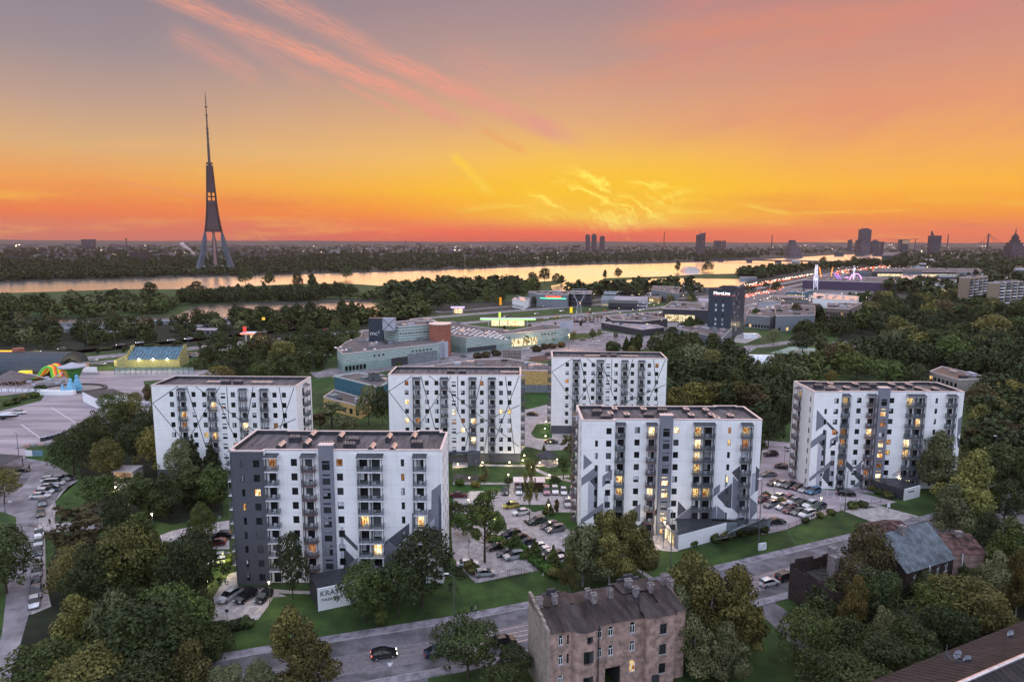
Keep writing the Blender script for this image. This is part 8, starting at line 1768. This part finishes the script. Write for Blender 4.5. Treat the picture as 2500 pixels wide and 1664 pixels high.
# tall street lamps
def street_lamp(u,v,h,label,arm=2.0,rz=0,on=False,double=False,group='tall street lamps'):
 T=thing('street_lamp',label,'street lamp',at(u,v),rz,group);b=MB();b.tube((0,0,0),(0,0,h),.11,.07,n=6);b.tube((0,0,h),(-arm,0,h+.5),.05,n=5)
 if double:b.tube((0,0,h),(arm,0,h+.5),.05,n=5)
 b.build('post','steel',T);b=MB();b.box((-arm-.35,-.14,h+.42),(-arm+.35,.14,h+.56));
 if double:b.box((arm-.35,-.14,h+.42),(arm+.35,.14,h+.56))
 b.build('lamp_head',m['lamp']if on else m['balwhite'],T)
for a in((1109,1535,9.5,'grey street lamp on the near pavement left of the dense street tree',1.2,0),(1704,1500,9.5,'wooden like lamp mast left of the tall birches',1.0,0),(18,1296,6.5,'curved lamp at the left street lawn',-1.3,0),(47,1122,8,'lamp at the plaza corner beside the info board',1.2,0),(242,1600,8,'white headed lamp among the bottom left trees',.4,0),(2062,1258,11,'lamp mast on the verge in the right foreground',-1.5,0),(1636,1400,13,'tall mast right of the annex terrace',.6,0),(1851,1338,15,'tall mast beside the white utility cabinet',.6,0),(2422,1170,12,'mast carrying overhead wires at the right',.5,0)):
 street_lamp(a[0],a[1],a[2],a[3],a[4],a[5])
for i,(u,v,h)in enumerate(((215,852,16),(284,872,14),(505,835,14),(460,842,14),(980,772,16),(1010,770,14),(1200,770,16),(1250,775,14),(1290,795,15),(1318,790,15),(1365,760,16),(1345,770,14),(1510,750,15),(1570,748,15),(1600,735,14),(765,905,9),(801,912,9),(1120,862,9),(1484,830,10),(1005,905,8),(1072,872,8))):
 street_lamp(u,v,h,'slim tall lamp mast by the highway and retail park',1.5,.2,False,True,'lamp masts by the highway')
for i,(u,v,z)in enumerate(((1389,817,9),(1616,781,7),(1580,790,5),(1700,792,6),(1660,785,6),(1935,741,8),(1900,728,8),(2250,613,20),(1560,718,9),(1640,708,9),(1507,712,9),(1882,690,9),(2090,716,9),(2055,716,9),(2125,716,9),(1990,716,9),(1960,716,9))):
 p=at(u,v,z);T=thing('yard_light','glaring lamp on a thin pole in the retail area, %s'%('brightest orange one' if i==0 else 'one of the small ones'),'lamp',(p.x,p.y,0),0,'glaring yard lamps');b=MB();b.tube((0,0,0),(0,0,z),.1,n=4);b.build('post','steel',T);b=MB();r=p.y/1667*(1.6 if i in(0,7)else.9);b.tube((0,0,z-r*.5),(0,0,z+r*.5),r*.6,n=8);b.build('lamp_head',glow('yard_glow_%d'%(i==0),(1,.62,.15)if i==0 else(1,.9,.5),14 if i in(0,7)else 6),T)
 if i==0:add_light((0,-1,z),4000,(1,.55,.2),parent=T)
random.seed(19);g=MB()
for i in range(260):
 u,v=random.choice(((random.gauss(1560,60),random.uniform(700,735)),(random.gauss(1650,90),random.uniform(752,775)),(random.gauss(2150,120),random.uniform(655,665)),(random.gauss(1920,60),random.uniform(735,750)),(random.gauss(2330,80),random.uniform(655,700)),(random.gauss(2000,60),random.uniform(735,745))));p=at(u,v);r=random.uniform(.18,.5)*p.y/900;z=random.uniform(2,7);g.box((p.x-r,p.y,z),(p.x+r,p.y+r,z+r*1.1),random.choice((0,0,1)))
g.build('district_lights',['lampfar',MATS['cool_far_lamp']])['kind']='stuff'
# overhead wires from the mast on the right lawn
T=thing('guy_wires','thin pale guy wires fanning from the mast beside the utility cabinet to the lawn','wires',at(1851,1338));o=at(1851,1338);b=MB();tp=Vector((0,0,13.5))
for u,v in((1945,1330),(1900,1262),(1872,1262),(1800,1302)):b.tube(tp,at(u,v)-o,.022,n=3)
b.build('wire','grayl',T)
T=thing('overhead_wires','two overhead wires leaving the mast at the right edge','wires',at(2422,1170));b=MB();b.tube((0,0,12),(26,14,14),.03,n=3);b.tube((0,0,11.2),(26,14,12.6),.03,n=3);b.build('wire','dark',T)
# ================================================================ PEOPLE
def person(p,label,rz,top,legs,hair,stride=.28,h=1.75,arm=.1):
 T=thing('person',label,'person',(p.x,p.y,.16 if p.y<118 and p.x>-60 and p.x<10 else.06),rz);k=h/1.75
 V=[(0,0,.92),(0,0,1.12),(0,0,1.38),(0,0,1.50),(0,0,1.56),(0,.02,1.70),(.10,0,.90),(.12,stride*.55,.50),(.12,stride*.35+.03,.08),(.12,stride*.35+.16,.04),(-.10,0,.90),(-.12,-stride*.1,.50),(-.12,-stride*.8,.10),(-.12,-stride*.8+.13,.05),
(.19,0,1.42),(.25,-arm,1.14),(.24,-arm+.10,.90),(.24,-arm+.13,.80),(-.19,0,1.42),(-.25,arm,1.14),(-.24,arm+.12,.92),(-.24,arm+.15,.82)]
 Rr=[.15,.145,.165,.08,.06,.105,.10,.07,.05,.045,.10,.07,.05,.045,.07,.05,.038,.035,.07,.05,.038,.035]
 Eg=[(0,1),(1,2),(2,3),(3,4),(4,5),(0,6),(6,7),(7,8),(8,9),(0,10),(10,11),(11,12),(12,13),(2,14),(14,15),(15,16),(16,17),(2,18),(18,19),(19,20),(20,21)]
 me=bpy.data.meshes.new('person_body');me.from_pydata([(a*k,b_*k,c*k)for a,b_,c in V],Eg,[]);o=bpy.data.objects.new('body',me);COL.objects.link(o);o.parent=T
 sk=o.modifiers.new('skin','SKIN');
 for i,sv in enumerate(me.skin_vertices[0].data):sv.radius=(Rr[i]*k,Rr[i]*k);sv.use_root=i==0
 ss=o.modifiers.new('sub','SUBSURF');ss.levels=ss.render_levels=1
 dg=bpy.context.evaluated_depsgraph_get();m2=bpy.data.meshes.new_from_object(o.evaluated_get(dg));o.modifiers.clear();o.data=m2;m2.materials.clear()
 for c in(('cloth_'+top[0],top[1]),('cloth_'+legs[0],legs[1]),('skin_tone',(.42,.26,.2)),('hair_'+hair[0],hair[1])):m2.materials.append(mat(c[0],c[1],.85))
 for f in m2.polygons:z=f.center.z/k;x=abs(f.center.x)/k;f.material_index=3 if(z>1.68 or(z>1.6 and f.center.y<-.02))else 2 if(z>1.5 or(x>.19 and z<.9 and z>.7))else 0 if z>.95 else 1
 return T
person(at(1152,1497),'walking person in dark clothes, left one of a pair on the pavement',R(100),('black',(.015,.015,.02)),('navy',(.02,.025,.04)),('dark',(.02,.015,.01)))
person(at(1161,1499),'walking person in a pale top, right one of a pair on the pavement',R(100),('pale',(.35,.34,.36)),('black',(.015,.015,.02)),('dark',(.02,.015,.01)),h=1.65)
person(at(120,1436),'person in dark clothes walking beside the kerbside cars, taller one',R(80),('black',(.015,.015,.02)),('black',(.015,.015,.02)),('dark',(.02,.015,.01)))
person(at(108,1442),'person in dark clothes walking beside the kerbside cars, shorter one',R(80),('black',(.015,.015,.02)),('navy',(.02,.025,.04)),('dark',(.02,.015,.01)),h=1.6)
person(at(122,1282),'person in dark clothes standing under the bare tree',0,('black',(.015,.015,.02)),('black',(.015,.015,.02)),('dark',(.02,.015,.01)),stride=.05)
person(at(113,1282)if False else at(72,1148),'person standing behind the black car on the traffic island',0,('black',(.015,.015,.02)),('black',(.015,.015,.02)),('dark',(.02,.015,.01)),stride=.05)
person(at(1783,860),'tiny person walking at the road fork right of the huge domed tree',0,('navy',(.02,.025,.04)),('black',(.015,.015,.02)),('dark',(.02,.015,.01)))
# ================================================================ HAZE
HAZE=True
if HAZE:
 b=MB();b.box((-14100,-320,-1.5),(14100,14600,395));ho=b.build('haze',[bpy.data.materials.new('haze_volume')]);ho['kind']='stuff'
 M=ho.data.materials[0];M.use_nodes=True;n=NT(M.node_tree);out=n.new('ShaderNodeOutputMaterial');v=n.new('ShaderNodeVolumePrincipled');v.inputs['Color'].default_value=(.88,.54,.50,1);v.inputs['Density'].default_value=.000022;v.inputs['Anisotropy'].default_value=.0
 n.l.new(v.outputs[0],out.inputs['Volume'])
